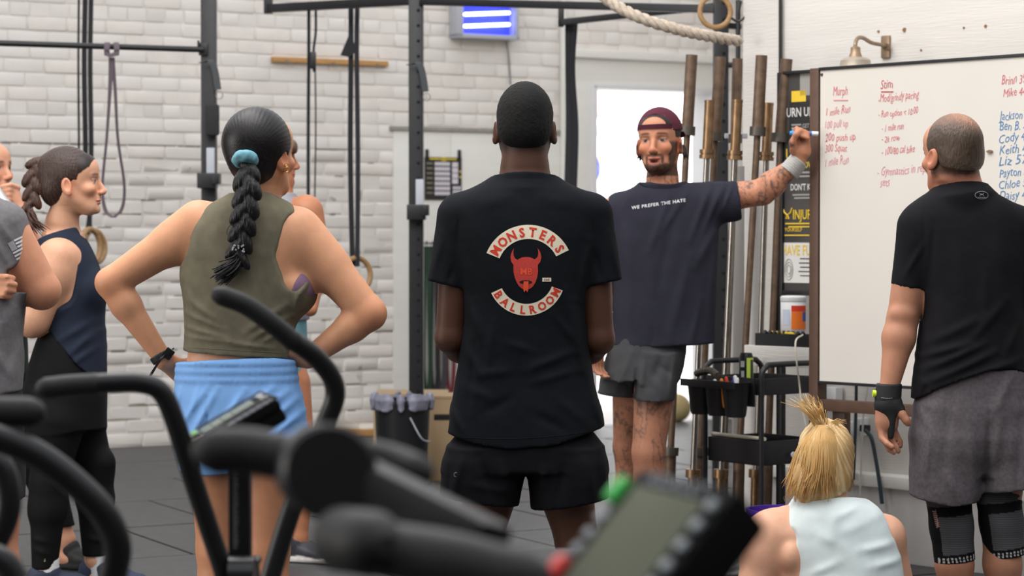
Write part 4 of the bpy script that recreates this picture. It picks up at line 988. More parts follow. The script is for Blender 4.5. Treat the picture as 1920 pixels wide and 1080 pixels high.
for k, (l, r, c_, a) in enumerate(((.04, -.07, C8(236, 236, 236), .2), (.062, -.085, C8(40, 70, 200), -.2), (.085, -.07, C8(220, 60, 50), .3), (.075, -.05, C8(236, 236, 236), -.1), (.11, -.08, C8(240, 150, 50), .2), (.135, -.07, C8(230, 230, 236), .5))):
    p = cp(l, r-.02, .70); q = cp(l+.03*a, r-.02-.05*a, .822-.004*k); b = MB(); b.tube([p, q], .0075, 10, round_end=True); tag(b.build('marker_pen', mat('marker_%d' % k, c_, .4)), ['white-capped marker standing in the cart cup by the handle', 'blue-capped marker standing in the cart cup', 'red-capped marker standing in the cart cup', 'white marker tucked behind the red one in the cart cup', 'orange-capped marker in the middle cup of the cart', 'white marker leaning in the middle cup of the cart'][k], 'marker', 'markers in the cart cups')
b = MB(); b.tube(bez([cp(.31, -.07, .822), cp(.25, -.085, .835), cp(.20, -.09, .838), cp(.15, -.10, .822)], 8), .015, 9); o = b.build('bristle_brush', mat('mottled_brush', C8(90, 82, 70), .9, noise=.6, nscale=120, bump=.8, bscale=300)); tag(o, 'mottled grey bristle brush lying across the cart cups', 'brush')
cc = cp(.150, .055, .752); can = empty('energy_drink_can', cc, 0, 'tall black and lime green drink can standing on the cart', 'can')
b = MB(); b.lathe([(0, 0), (.024, 0), (.029, .008), (.029, .14), (.024, .154), (.0235, .157), (.021, .154), (0, .153)], cc, 28); b.build('can', mat('can_black', C8(44, 46, 48), .3, metal=.4), can)
def canlab(a0, a1, m, z0=.012, z1=.138, r_=.0294):
    b = MB(); vs = []; n = 10
    for i in range(n+1):
        a = math.radians(a0+(a1-a0)*i/n); vs += [cc+[math.cos(a)*r_, math.sin(a)*r_, z0], cc+[math.cos(a)*r_, math.sin(a)*r_, z1]]
    b.add(vs, [(2*i, 2*i+2, 2*i+3, 2*i+1) for i in range(n)]); b.build('can_print', m, can)
canlab(-92, 10, mat('lime_print', C8(200, 224, 90), .35)); canlab(-150, -105, mat('can_white_print', C8(180, 182, 184), .4), .02, .045); canlab(-60, -25, mat('can_dark_print', C8(60, 66, 50), .4), .03, .13, .0298)
canlab(-145, -110, MATS['can_white_print'], .10, .125); canlab(-140, -112, MATS['can_white_print'], .06, .085)
b = MB(); b.tube([cp(lw+.0, .024, .570), cp(.0, .020, .570)], .008, 8); tag(b.build('white_stick', mat('ivory_stick', C8(220, 212, 190), .5)), 'ivory stick lying along the edge of the lower cart tray', 'stick')
b = MB(); b.tube([cp(-.016, .16, .50), cp(-.022, .16, .50)], .013, 14); b.build('round_sticker', M_WHITEPL, cart)
# cables under the board
for pts, r_, m, lab_ in ((((1606, 700), (1605, 760), (1603, 830), (1600, 900)), .007, mat('blue_black_cable', C8(40, 56, 64), .5), 'dark cable running down the wall below the whiteboard edge'),
                     (((1622, 806), (1634, 822), (1642, 860), (1649, 905), (1654, 945)), .0085, MATS.get('blue_black_cable'), 'thick blue-black cable curving down from the wall socket'),
                     (((1627, 726), (1619, 780), (1616, 840), (1612, 930)), .004, M_PIER, 'thin white cable hanging behind the socket')):
    b = MB(); b.tube(bez([rpix(x, y, .105) for x, y in pts], 8), r_, 8); tag(b.build('power_cable', m or MATS['blue_black_cable']), lab_, 'cable')
so = empty('wall_socket', rpix(1600, 802, .03), 0, 'white double wall socket on the wall below the whiteboard', 'socket')
b = MB(); b.box(rpix(1596, 801, .02), (.10, .05, .05), RR_, .005); b.build('socket_box', M_WHITEPL, so)
b = MB(); b.box(rpix(1614, 800, .035), (.035, .07, .075), RR_, .005); b.build('socket_cover', M_WHITEPL, so)
b = MB(); b.box(rpix(1622, 803, .072), (.040, .03, .030), RR_, .006); b.build('plug', M_BLACK, so)
b = MB(); b.box(rpix(1562, 745, .03), (.07, .05, .09), RR_, .006); tag(b.build('junction_box', M_WHITEPL), 'white junction box on the wall behind the brown lower rail', 'box')
b = MB(); b.tube(bez([P(1505, 628, 9.0), P(1492, 640, 8.9), P(1494, 680, 8.9), P(1499, 720, 8.95), P(1503, 760, 8.95), P(1512, 800, 8.95)], 8), .0035, 7); tag(b.build('white_cable', mat('ivory_cable', C8(214, 208, 190), .5)), 'thin ivory cable drooping from the shelf past the cart', 'cable')
# purple bucket
bk = P(1466, 449, 8.3); bk = np.array([bk[0], 8.3, 0]); pb = empty('purple_bucket', bk, 0, 'purple plastic bucket with a wire handle behind the blonde woman', 'bucket')
b = MB(); b.lathe([(0, 0), (.10, 0), (.125, .35), (.132, .35), (.132, .37), (.120, .37), (.098, .02), (0, .02)], bk, 28); b.build('bucket', mat('purple_plastic', C8(78, 44, 150), .4), pb)
b = MB(); b.tube([bk+[math.cos(a)*.135, math.sin(a)*.135-.01, .335+.010*math.sin(a)] for a in np.linspace(math.pi, 2*math.pi, 19)], .0035, 6); b.build('wire_handle', M_GREYM, pb)
# ------------------------------------------------------------------ fan bikes in the foreground
M_BK = mat('satin_black_tube', (.011, .011, .012), .42, noise=.15, nscale=20, bump=.08, bscale=200, spec=.35)
M_GR = mat('black_foam_grip', (.017, .016, .016), .6, spec=.35, bump=.3, bscale=260)
M_LCD = mat('grey_lcd', C8(96, 98, 84), .8, spec=.08, noise=.06, nscale=10); M_LCDB = mat('pale_lcd', C8(116, 124, 116), .6, spec=.1)
M_CON = mat('console_black', (.007, .007, .007), .7, spec=.08)
M_SIL = mat('silver_button', C8(150, 154, 156), .6, spec=.1)
def lower_bike(e, cx, cy, ang):
    """fan cage, frame, seat post and feet, all below the picture"""
    u = np.array([math.cos(ang), math.sin(ang), 0]); v = np.array([-u[1], u[0], 0]); c = np.array([cx, cy, 0])
    b = MB(); 
    for k in range(3): b.tube([c+u*.0+v*(.04*k-.04)+np.array([math.cos(a)*.30*u[0], math.cos(a)*.30*u[1], .42+math.sin(a)*.30]) for a in np.linspace(0, 2*math.pi, 33)], .006, 6, cap=False)
    b.build('fan_cage', M_BK, e)
    for k in range(6):
        a = k*math.pi/3; b = MB(); d = u*math.cos(a)+UZ*math.sin(a); b.ribbon([c+UZ*.42+d*.05, c+UZ*.42+d*.27], u*-math.sin(a)+UZ*math.cos(a), .05, .004); b.build('fan_blade', M_BK, e)
    for s_ in (-.28, .55):
        b = MB(); b.tube([c+u*s_-v*.27+UZ*.03, c+u*s_+v*.27+UZ*.03], .03, 12); b.build('foot', M_BK, e)
    b = MB(); b.tube([c-u*.28+UZ*.04, c+UZ*.14, c+u*.55+UZ*.04], .03, 10); b.tube([c+u*.10+v*0+UZ*.12, c+u*.48+UZ*.72], .028, 10); b.build('frame', M_BK, e)
    b = MB(); b.box(c+u*.50+UZ*.78, (.26, .2, .07), Matrix.Rotation(ang, 3, 'Z'), .03); b.build('saddle', M_GR, e)
def pp(pts): return [P(x, y, Y) for x, y, Y in pts]
# --- bike behind (sharp one, in front of the woman in olive)
cB = P(470, 449, 3.7); bikeB = empty('fan_bike', (cB[0], 3.7, 0), 0, 'black fan bike with its console against the blue shorts', 'exercise bike')
hb_ = MB(); hb_.tube(bez(pp([(150, 722, 3.52), (210, 718, 3.52), (262, 718, 3.53), (302, 735, 3.54), (328, 790, 3.55), (356, 880, 3.57), (392, 990, 3.6), (424, 1090, 3.62), (460, 1250, 3.66)]), 8), .0162, 18); h1 = hb_.build('handlebar', M_BK, bikeB)
g = MB(); g.tube(bez(pp([(86, 728, 3.50), (130, 723, 3.51), (180, 720, 3.52)]), 6), [.0172]*12+[.0176], 18, round_end=True); g.build('grip', M_GR, h1)
hb_ = MB(); hb_.tube(bez(pp([(545, 636, 3.78), (590, 668, 3.80), (622, 708, 3.82), (628, 745, 3.83), (612, 790, 3.83), (578, 870, 3.82), (545, 960, 3.80), (508, 1080, 3.78), (470, 1220, 3.75)]), 8), .0172, 18); h2 = hb_.build('handlebar', M_BK, bikeB)
g = MB(); g.tube(bez(pp([(414, 554, 3.74), (462, 573, 3.75), (506, 604, 3.76), (550, 640, 3.78)]), 6), [.0170]*18+[.0180], 18, round_end=True); g.build('grip', M_GR, h2)
b = MB(); a_, c_ = P(449, 860, 3.70), P(452, 1060, 3.72); b.box((a_+c_)/2, (.036, .036, .20), bev=.004); b.build('mast', M_BK, bikeB)
b = MB()
for k in range(46):
    y = 884+k*3.2; wd = (.5+.5*((k*37) % 11)/11); p0_, q0_ = P(437, y, 3.66), P(437+12*wd, y, 3.66); b.ribbon([p0_, q0_], UZ, .0011, .0004)
b.build('warning_label', mat('label_grey', C8(120, 120, 116), .6), bikeB)['kind'] = 'stuff'
b = MB(); b.tube(pp([(430, 1078, 3.60), (478, 1078, 3.60)]), .030, 20); b.box(P(459, 1052, 3.66), (.050, .05, .012), bev=.003); b.tube(pp([(463, 1050, 3.62), (463, 1046, 3.62)]), .007, 8); b.build('pivot_housing', mat('worn_black_housing', (.02, .02, .02), .3, metal=.3), bikeB)
b = MB(); b.tube([P(452, 1050, 3.72), P(470, 1300, 3.72), (cB[0], 3.72, .42)], .030, 12); b.build('fork', M_BK, bikeB)
lower_bike(bikeB, cB[0], 3.75, .35)
def console(e, O, Lend, Wv, th, name='console', near=False):
    O = np.array(O); L = Lend-O; W = Wv; Lu_ = L/np.linalg.norm(L); Wu = W-Lu_*(W @ Lu_); Wu /= np.linalg.norm(Wu); N = np.cross(Wu, Lu_); lw_ = np.linalg.norm(L); ww = float(W @ Wu)
    if N[2] < 0: N = -N
    Rm = Matrix((V(Lu_), V(Wu), V(N))).transposed() if np.dot(np.cross(Lu_, Wu), N) > 0 else Matrix((V(Lu_), V(-Wu), V(N))).transposed()
    def q(u, v, n=0.0): return O+Lu_*lw_*u+Wu*ww*v+N*n
    def bx_(u0, u1, v0, v1, n0, n1, m, nm, bev=.001, par=None):
        b = MB(); b.box(q((u0+u1)/2, (v0+v1)/2, (n0+n1)/2), (lw_*(u1-u0), ww*(v1-v0), abs(n1-n0)), Rm, bev); return b.build(nm, m, par or con)
    b = MB(); b.box(q(.5, .5, -th/2), (lw_, ww, th), Rm, .008); con = b.build(name, M_CON, e)
    return con, q, bx_, Lu_, Wu, N, lw_, ww
con, q, bx_, Lu_, Wu, N, lw_, ww = console(bikeB, P(368, 806, 3.666), P(490, 734, 3.70), P(533, 741, 3.59)-P(490, 734, 3.70), .018)
bx_(.0, 1, 0, .03, .0, .003, mat('grey_bezel', C8(84, 82, 78), .6, spec=.15), 'bezel'); bx_(.0, 1, .62, .66, .0, .003, MATS['grey_bezel'], 'bezel'); bx_(.98, 1, 0, .66, .0, .003, MATS['grey_bezel'], 'bezel')
for u0, u1 in ((.02, .16), (.17, .31), (.32, .47), (.48, .78)): bx_(u0, u1, .16, .48, .0, .0015, M_LCDB, 'lcd_window', .0005)
vs, fs = text_mesh('ASSAULT', 1, bold=.012); vs = vs*.014
b = MB(); b.add([q(.88, .33)+Wu*v[0]+Lu_*v[1]+N*.0012 for v in vs], fs); b.build('lettering', M_PW, con, auto=False)
bx_(.0, 1.02, .68, 1.0, -.0, .001, M_CON, 'side_ledge')
b = MB()
for k in range(20):
    u = .30+.66*k/20; b.box(q(u, .86, .0012), (lw_*.018, ww*.10*(1+.5*((k*7) % 3)), .001), Matrix((V(Lu_), V(Wu), V(N))).transposed())
b.build('printed_strip', mat('strip_grey', C8(120, 122, 130), .6, spec=.1), con)['kind'] = 'stuff'
bx_(-.22, -.0, .0, .55, -.02, .002, mat('keypad_grey', C8(92, 86, 76), .4, metal=.2), 'keypad', .003)
bx_(-.10, -.03, .10, .34, .0, .004, mat('green_key', C8(80, 160, 60), .4), 'start_button', .001); bx_(-.20, -.13, .10, .30, .0, .004, mat('red_key', C8(150, 50, 44), .4), 'stop_button', .001)
bx_(-.19, -.03, .40, .50, .0, .004, M_CON, 'arrow_button', .001); bx_(-.24, 1.0, .1, .96, -.040, -.015, M_CON, 'console_back', .008)
# --- near bike, out of focus
cC = P(900, 449, 1.85); bikeC = empty('fan_bike', (cC[0], 1.85, 0), 0, 'nearest black fan bike, blurred, with a grey screen tilted up', 'exercise bike')
b = MB(); b.tube(bez(pp([(402, 846, 1.95), (470, 846, 1.95), (560, 862, 1.94), (612, 872, 1.93)]), 6), .0205, 20, round_end=True); h = b.build('grip', M_GR, bikeC)
b = MB(); b.tube(pp([(597, 877, 1.985), (598, 878, 1.98), (617, 884, 1.845), (618, 884, 1.84)]), [.036, .040, .040, .036], 40); b.build('pivot_disc', M_BK, bikeC)
b = MB(); a_, c_ = P(610, 888, 1.90), P(900, 1035, 1.80); d = V(c_-a_); L = d.length; d.normalize(); yv = Vector((0, 1, 0)); zv = d.cross(yv).normalized(); yv = zv.cross(d)
b.box((a_+c_)/2, (L+.02, .05, .056), Matrix((d, yv, zv)).transposed(), .010); b.build('handle_arm', M_BK, bikeC)
b = MB(); b.tube(bez(pp([(700, 856, 1.99), (740, 866, 1.98), (785, 884, 1.96)]), 5), .0150, 18, round_end=True); b.build('foot_peg', M_GR, bikeC)
b = MB(); b.tube(bez(pp([(656, 1012, 1.76), (720, 1030, 1.75), (850, 1052, 1.72), (990, 1090, 1.70)]), 6), [.0225]*18+[.021], 22, round_end=True); b.tube(pp([(640, 1012, 1.79), (700, 1020, 1.74)]), .0265, 22, round_end=True); b.build('handlebar', M_GR, bikeC)
con, q, bx_, Lu_, Wu, N, lw_, ww = console(bikeC, P(1008, 1116, 1.700), P(1198, 872, 1.747), P(1392, 908, 1.647)-P(1198, 872, 1.747), .046)
bx_(-.3, .86, .12, .82, .0, .0015, M_LCD, 'lcd_screen', .001)
bx_(.70, .88, -.04, .08, -.004, .008, mat('green_button', C8(52, 176, 70), .4), 'green_button', .005); bx_(.10, .28, -.04, .08, -.004, .008, mat('red_button', C8(214, 52, 44), .4), 'red_button', .005)
for u in (.32, .43, .56): bx_(u, u+.07, .02, .10, .0, .005, M_SIL, 'side_button', .003)
for k in range(7): bx_(.80-.145*k, .88-.145*k, .87, .95, .0, .005, M_SIL, 'side_button', .003)
vs, fs = text_mesh('ASSAULT', 1, bold=.02); vs = vs*.0165
b = MB(); b.add([q(.885, .48)+Wu*v[0]*1.1+Lu_*v[1]+N*.0015 for v in vs], fs); b.build('lettering', mat('grey_lettering', C8(120, 124, 128), .6, spec=.1), con, auto=False)
b = MB(); b.tube([q(.3, .5, -.05), q(.1, .5, -.2), (cC[0]+.1, 1.8, .8), (cC[0]+.1, 1.85, .42)], .022, 12); b.build('mast', M_BK, bikeC)
b = MB(); b.tube([c_, (cC[0]+.05, 1.82, .9), (cC[0], 1.85, .42)], .022, 12); b.build('fork', M_BK, bikeC)
lower_bike(bikeC, cC[0], 1.9, .2)
# --- bike cut by the left edge
cA = P(60, 449, 2.9); bikeA = empty('fan_bike', (cA[0]-.1, 2.9, 0), 0, 'blurred black fan bike handle cut off by the left edge of the picture', 'exercise bike')
b = MB(); b.tube(bez(pp([(-60, 768, 2.88), (0, 772, 2.88), (58, 773, 2.88)]), 5), .0200, 20, round_end=True); b.build('grip', M_GR, bikeA)
b = MB(); b.tube(bez(pp([(-60, 806, 2.84), (10, 826, 2.85), (75, 856, 2.86), (140, 905, 2.87), (195, 962, 2.88), (220, 1020, 2.89), (212, 1080, 2.9), (185, 1180, 2.9)]), 8), .0182, 20); b.build('handlebar', M_BK, bikeA)
b = MB(); b.tube(bez(pp([(-40, 850, 3.1), (0, 872, 3.1), (16, 920, 3.1), (12, 970, 3.1), (-10, 1020, 3.1)]), 8), .0175, 18); b.build('handlebar', M_BK, bikeA)
b = MB(); b.tube(bez(pp([(-20, 1040, 2.9), (10, 1056, 2.9), (34, 1092, 2.9)]), 8), .0175, 18); b.build('handlebar', M_BK, bikeA)
b = MB(); b.tube([P(185, 1180, 2.9), (cA[0], 2.95, .42)], .022, 10); b.build('fork', M_BK, bikeA)
lower_bike(bikeA, cA[0]-.05, 2.95, 2.6)
# ------------------------------------------------------------------ people
def skinmat(nm): return mat(nm, (.5, .3, .2), .5, vcol=True, noise=.06, nscale=40, bump=.12, bscale=500, sss=.06, spec=.35, bdist=.0015)
M_SKIN = skinmat('skin'); M_HAIRV = mat('hair_strands', (.03, .02, .02), .42, vcol=True, noise=.22, nscale=18, stretch=(14, 14, 2), bump=.9, bscale=16, bdist=.004, spec=.45)
def cloth(nm, col, rough=.85, noise=.10, ns=12, bump=.18, bs=520, **k): return mat(nm, col, rough, noise=noise, nscale=ns, bump=bump, bscale=bs, spec=.12, **k)
class Per:
    def __init__(s, px, Y, label, lo, hi, fine=None, h=.0055, hf=.003, yr=(-.4, .4)):
        s.Y = Y; x = P(px, 449, Y)[0]; s.e = empty('person', (x, Y, 0), 0, label, 'person')
        s.lo = [P(lo[0], 449, Y)[0], Y+yr[0], lo[1]]; s.hi = [P(hi[0], 449, Y)[0], Y+yr[1], hi[1]]; s.h = h; s.hf = hf; s.fine = fine
    def field(s, **k):
        f = s.fine
        return Field(s.lo, s.hi, s.h, f, s.hf if f is not None else None)
    def w(s, px, py, dy=0.0): return P(px, py, s.Y+dy)
    def m(s, px): return px*s.Y/FPX
    def z(s, py): return P(960, py, s.Y)[2]
    def row(s, py, L, R, hd, dy=0.0): c = s.w((L+R)/2, py, 0); return (c[2], c[0], c[1]+dy, s.m(R-L)/2, hd)
    def rows(s, rr): return [s.row(*r) for r in rr]
    def gfield(s, px0, py0, px1, py1, yr=None, h=None):
        a = s.w(px0, py1, 0); b = s.w(px1, py0, 0); yr = yr or (s.lo[1]-s.Y, s.hi[1]-s.Y)
        return Field([a[0], s.Y+yr[0], max(a[2], -.02)], [b[0], s.Y+yr[1], b[2]], h or s.h)
    def folds(s, fl, side=-1):
        """fl rows: (x0,y0,x1,y1,width px,height mm); acts on the side of the cloth towards/away from the camera"""
        q = [(s.w(a, b)[[0, 2]], s.w(c, d)[[0, 2]], s.m(wd), am*.0018) for a, b, c, d, wd, am in fl]
        def fn(p):
            o = np.zeros(len(p)); xz = p[:, [0, 2]]*(s.Y/p[:, 1:2])**0
            for a, b, wd, am in q:
                d = b-a; t = np.clip(((xz-a) @ d)/max(d @ d, 1e-9), 0, 1); r = xz-(a+t[:, None]*d)
                o -= am*np.exp(-(r*r).sum(1)/(wd*wd))*np.sin(np.pi*np.clip(t, .06, .94))**.6
            return o
        return fn
    def hem(s, F, pts, up=False, y0=None):
        """cut everything below (or above) a curve given in pixels, seen at this depth"""
        pz = [s.w(x, y) for x, y in pts]; xs = [p[0] for p in pz]; zs = [p[2] for p in pz]
        Xv = F.ax[0]; hz = np.interp(Xv, xs, zs)[:, None, None]; Z = F.ax[2][None, None, :]
        d = (hz-Z) if not up else (Z-hz); F.F = np.maximum(F.F, (d+0*F.F).astype(np.float32))
    def leg(s, F, hip, knee, ank, rt, rk, ra, toe=None, k=.03):
        a, b, c = s.w(*hip), s.w(*knee), s.w(*ank)
        F.cone(a, b, rt, rk, k); 
        mid = b+(c-b)*.30; back = np.array([0, 1, 0])*0
        F.cone(b, mid, rk*.96, rk*1.02, .02); F.cone(mid, c, rk*1.0, ra, .02)
        if toe is not None:
            t = np.array(toe, float); t /= np.linalg.norm(t); F.cone(c, [c[0], c[1], .055], ra, .036, .02); F.cone([c[0], c[1], .045], [c[0]+t[0]*.15, c[1]+t[1]*.15, .032], .036, .03, .02)
    def arm(s, F, sh, el, wr, r0, r1, r2, r3, k=.03, bulge=1.08):
        a, b, c = s.w(*sh), s.w(*el), s.w(*wr)
        F.cone(a, b, r0, r1, k); m1 = b+(c-b)*.28; F.cone(b, m1, r1, r2*bulge, .015); F.cone(m1, c, r2*bulge, r3, .02)
def shoe(s, ank, toe, mt, L=.27, sole=C8(225, 220, 215), nm='shoe', lift=0.0):
    """ank: pixel x,dy of the ankle; toe: ground direction"""
    c = s.w(ank[0], 449, ank[1]); c[2] = lift; t = np.array([toe[0], toe[1], 0.]); t /= np.linalg.norm(t)
    R = np.array([[t[1], t[0], 0], [-t[0], t[1], 0], [0, 0, 1]]); R = np.stack([np.array([t[1], -t[0], 0]), t, UZ], 1)
    F = Field(c-[.24, .24, .005], c+[.24, .24, .15], .0055)
    def e(x, y, z): return c+R @ np.array([x, y, z])
    F.cone(e(0, -.045, .075), e(0, .0, .085), .042, .044, .02); F.cone(e(0, -.05, .045), e(0, .10, .045), .040, .038, .02); F.cone(e(0, .06, .04), e(.0, L-.11, .035), .044, .036, .02, flat=((0, 0, 1), .85))
    F.cone(e(0, -.045, .018), e(0, .05, .016), .040, .040, .006); F.cone(e(0, .05, .016), e(.0, L-.10, .020), .043, .040, .01, flat=((0, 0, 1), .5))
    F.plane([0, 0, lift+.002], [0, 0, -1]); F.cone(e(0, -.01, .12), e(0, -.012, .16), .034, .036, .004, 'sub')
    F.disp(lambda p: .0012*mnoise(p, 60, 3))
    me, vs = F.mesh(nm); col = np.tile(np.array(mt), (len(vs), 1)); z = vs[:, 2]-lift
    wv = .004*np.sin(((vs-c) @ t)*40); col = mixc(col, sole, sst(.030+wv-z, 0, .004)); col = mixc(col, np.array(mt)*2.2+.01, (np.abs(z-.075-((vs-c) @ t)*-.25) < .006)*((vs-c) @ t > .02)*.6)
    setcol(me, col); return link(nm, me, mat('shoe_fabric', (.1, .1, .1), .7, vcol=True, noise=.1, nscale=60, bump=.3, bscale=400), s.e)
def col_const(c): return lambda vs: np.tile(np.array(c), (len(vs), 1))
def HE(F, h, c, r, k=0.0, op='add'): F.ell(h.w(*c), np.array(r)*h.sc, h.R, k, op)
def hairfield(h, rows_=None, m=.14, hh=.0035): return Field(h.c-m, h.c+m, hh)
HL = ((0, .080, .075), (0, 1, -.47))
def HAIRLINE(F, h): F.plane(h.w(*HL[0]), h.R @ np.array(HL[1], float), .006)
def scalp(h, vs, c, hair, lo=-.06):
    L = h.loc(vs); d = (L[:, 1]-.080)*1-(L[:, 2]-.075)*.47; m = (d < 0)*(L[:, 2] > lo-.3*np.clip(L[:, 1]+.02, 0, 1))*(np.abs(L[:, 0]) < .0735)*(L[:, 1] < .09)*(L[:, 2] > (L[:, 1]+.015)*.75-.012); return mixc(c, hair, m*1.0)
def capcut(F, h, pt, n, k=0.0): F.plane(h.w(*pt), h.R @ np.array(n, float), k)
# ================================================================== man in the black tee (centre)
def man_center():
    s = Per(984, 6.56, 'man seen from behind in a black tee with a red horned mask print', (775, 0), (1195, 1.86), fine=None, h=.0055)
    skin = C8(80, 50, 36); hd = Head(s.w(984, 236, .03), R3(0, .02), 1.06)
    s.fine = (hd.c-.10, hd.c+.10); F = s.field()
    hd.build(F, full=False, earx=1.02)
    F.cone(s.w(984, 262, .0), s.w(984, 318, .005), .062, .068, .03); F.cone(s.w(984, 318, .005), s.w(984, 356, .005), .067, .096, .02)
    F.loft(s.rows([(352, 925, 1043, .07), (372, 880, 1090, .085), (400, 862, 1106, .10), (500, 875, 1095, .11), (620, 890, 1082, .10), (720, 880, 1092, .11), (800, 870, 1100, .12), (850, 875, 1095, .12)]), k=.03)
    for (sh, el, wr, hn) in (((862, 408, .0), (845, 633, .0), (905, 690, .20), (960, 712, .26)), ((1106, 408, .0), (1123, 636, 0.0), (1062, 690, .20), (1005, 712, .26))):
        s.arm(F, sh, el, wr, .054, .044, .045, .030, bulge=1.0)
        a = s.w(*wr); b = s.w(*hn); hand(F, a, b-a, (0, 0, 1), 1.0, curl=(.5, .5, .4), thumb_side=1 if sh[0] < 984 else -1)
    s.leg(F, (932, 850, 0), (903, 1006, .01), (893, 1272, 0), .098, .062, .040, (-.2, 1)); s.leg(F, (1046, 850, 0), (1080, 1006, .01), (1092, 1272, 0), .098, .062, .040, (.2, 1))
    me, vs = F.mesh('body'); c = np.tile(np.array(skin), (len(vs), 1)); L = hd.loc(vs)
    c = c*(1+.10*mnoise(vs, 9, 4))[:, None]
    nape = (L[:, 2] > -.095)*(L[:, 1] < .05)*(np.abs(L[:, 0]) < .073); c = mixc(c, C8(30, 22, 20), sst(L[:, 2]+.004*mnoise(L, 200, 2), -.085, -.045)*nape*.9)
    legm = vs[:, 2] < .75; c = mixc(c, np.array(skin)*[1.12, 1.08, 1.0], legm*.8)
    setcol(me, c); link('body', me, M_SKIN, s.e)
    # hair: short tight curls
    F = hairfield(hd); HE(F, hd, (0, -.016, .028), (.0785, .101, .0945), 0); HE(F, hd, (0, -.050, -.018), (.066, .062, .058), .03)
    capcut(F, hd, (0, -.08, -.062), (0, .25, -1)); capcut(F, hd, (0, .045, .03), (0, 1, -.35)); 
    for sg in (-1, 1): HE(F, hd, (sg*.085, .0, -.036), (.022, .030, .046), .004, 'sub')
    F.disp(lambda p: .0016*mnoise(p, 190, 8)+.0010*mnoise(p, 420, 9)); finish(F, 'hair', mat('tight_black_hair', (.0055, .0048, .0045), .8, bump=1.0, bscale=420, bdist=.004, spec=.3), s.e)
    # shirt
    F = s.gfield(780, 325, 1190, 860, (-.20, .24))
    F.loft(s.rows([(330, 934, 1034, .060), (340, 912, 1056, .078), (352, 882, 1086, .094), (366, 856, 1112, .106), (386, 842, 1126, .115), (430, 846, 1124, .125), (480, 858, 1114, .130), (540, 868, 1104, .130), (600, 868, 1102, .125), (660, 862, 1105, .125), (720, 852, 1115, .130), (780, 843, 1130, .138), (860, 833, 1142, .142)]), k=.0, n=2.5)
    F.cone(s.w(862, 404, .0), s.w(835, 565, .0), .066, .0585, .03); F.cone(s.w(1108, 404, .0), s.w(1134, 565, .0), .066, .0585, .03); F.cone(s.w(984, 360, .005), s.w(984, 342, .008), .106, .092, .012)
    bb_l = ([s.w(780, 0)[0], 0, s.w(0, 610)[2]], [s.w(869, 0)[0], 99, s.w(0, 470)[2]]); bb_r = ([s.w(1100, 0)[0], 0, s.w(0, 610)[2]], [s.w(1195, 0)[0], 99, s.w(0, 470)[2]])
    F.plane(s.w(835, 533), s.w(838, 560)-s.w(846, 520)+np.array([-.002, 0, -.0]), box=bb_l); F.plane(s.w(1133, 531), s.w(1131, 560)-s.w(1123, 520), box=bb_r)
    F.cone(s.w(838, 530), s.w(832, 590), .044, .044, 0, 'sub'); F.cone(s.w(1131, 528), s.w(1137, 590), .044, .044, 0, 'sub')
    fl = [(880, 560, 905, 640, 9, 5), (872, 640, 900, 700, 9, 4), (1075, 560, 1090, 690, 8, 6), (1060, 540, 1078, 660, 6, 4), (1040, 590, 1078, 640, 7, 3), (868, 450, 885, 560, 8, 4), (1104, 450, 1085, 560, 8, 5),
          (890, 700, 960, 690, 9, 3), (985, 690, 1075, 655, 8, 4), (1000, 712, 1080, 690, 7, 3), (870, 720, 930, 745, 10, 3), (905, 770, 960, 740, 9, -3), (1040, 740, 1100, 790, 10, 3), (1000, 770, 1060, 800, 9, -3),
          (830, 440, 812, 520, 7, 3), (1140, 440, 1160, 520, 7, 3), (850, 500, 842, 530, 5, -3), (1112, 470, 1128, 530, 6, -3), (900, 385, 950, 372, 12, 2), (1020, 372, 1075, 388, 12, 2), (925, 600, 915, 690, 8, 3), (950, 640, 1000, 655, 8, 2.5),
          (862, 395, 858, 470, 3, -2), (1108, 395, 1114, 470, 3, -2), (892, 640, 880, 760, 6, -3), (1098, 680, 1112, 770, 7, 4), (845, 760, 870, 810, 8, 4), (1115, 740, 1128, 800, 7, 4)]
    F.disp(s.folds(fl)); F.disp(lambda p: .0028*mnoise(p*[1, .3, .8], 11, 21)+.0010*mnoise(p, 38, 22))
    s.hem(F, [(780, 806), (833, 809), (890, 826), (950, 835), (1040, 828), (1100, 808), (1142, 795), (1190, 790)])
    F.loft(s.rows([(800, 849, 1126, .130), (880, 840, 1136, .133)]), k=0, n=2.5, op='sub')
    F.plane(s.w(984, 335, .01), (0, .22, 1), box=([s.w(880, 0)[0], 0, s.w(0, 350)[2]], [s.w(1090, 0)[0], 99, 9]))
    tee, _ = finish(F, 't_shirt', cloth('black_cotton_tee', C8(22, 24, 28)), s.e); bv = bvh_of(tee)
    # hem stitching and collar rib follow the surface
    def ribs(pts, r, nm, m, ny=(0, -1, 0), lift=.0):
        out = []
        for x, y in pts:
            p = s.w(x, y, -.3); d = V(s.w(x, y, 0))-V(p); h = bv.ray_cast(V(p), d.normalized(), 1.0)
            if h[0] is not None: out.append(np.array(h[0])+np.array([0, -lift, 0]))
        if len(out) > 3: b = MB(); b.tube(bez(out, 4), r, 6); b.build(nm, m, tee)
    M_RIB = cloth('black_rib', C8(25, 27, 31))
    ribs([(x, 819+10*math.sin((x-838)/300*math.pi)-.055*(x-838)*.9) for x in range(845, 1136, 12)], .0010, 'hem_seam', M_RIB)
    # print
    k = s.m(1); og = s.w(984, 505, 0); ux = np.array([1., 0, 0])*k; uy = np.array([0, 0, 1.])*k
    def pj(vs, fs, nm, m, lift, ml=7): return project([(v[0], v[1], 0) for v in vs], fs, og, ux, uy, bv, lift, nm, m, tee, maxlen=ml)
    def z2(x, y): return (900+x/5.683-984, 505-(410+y/5.683))
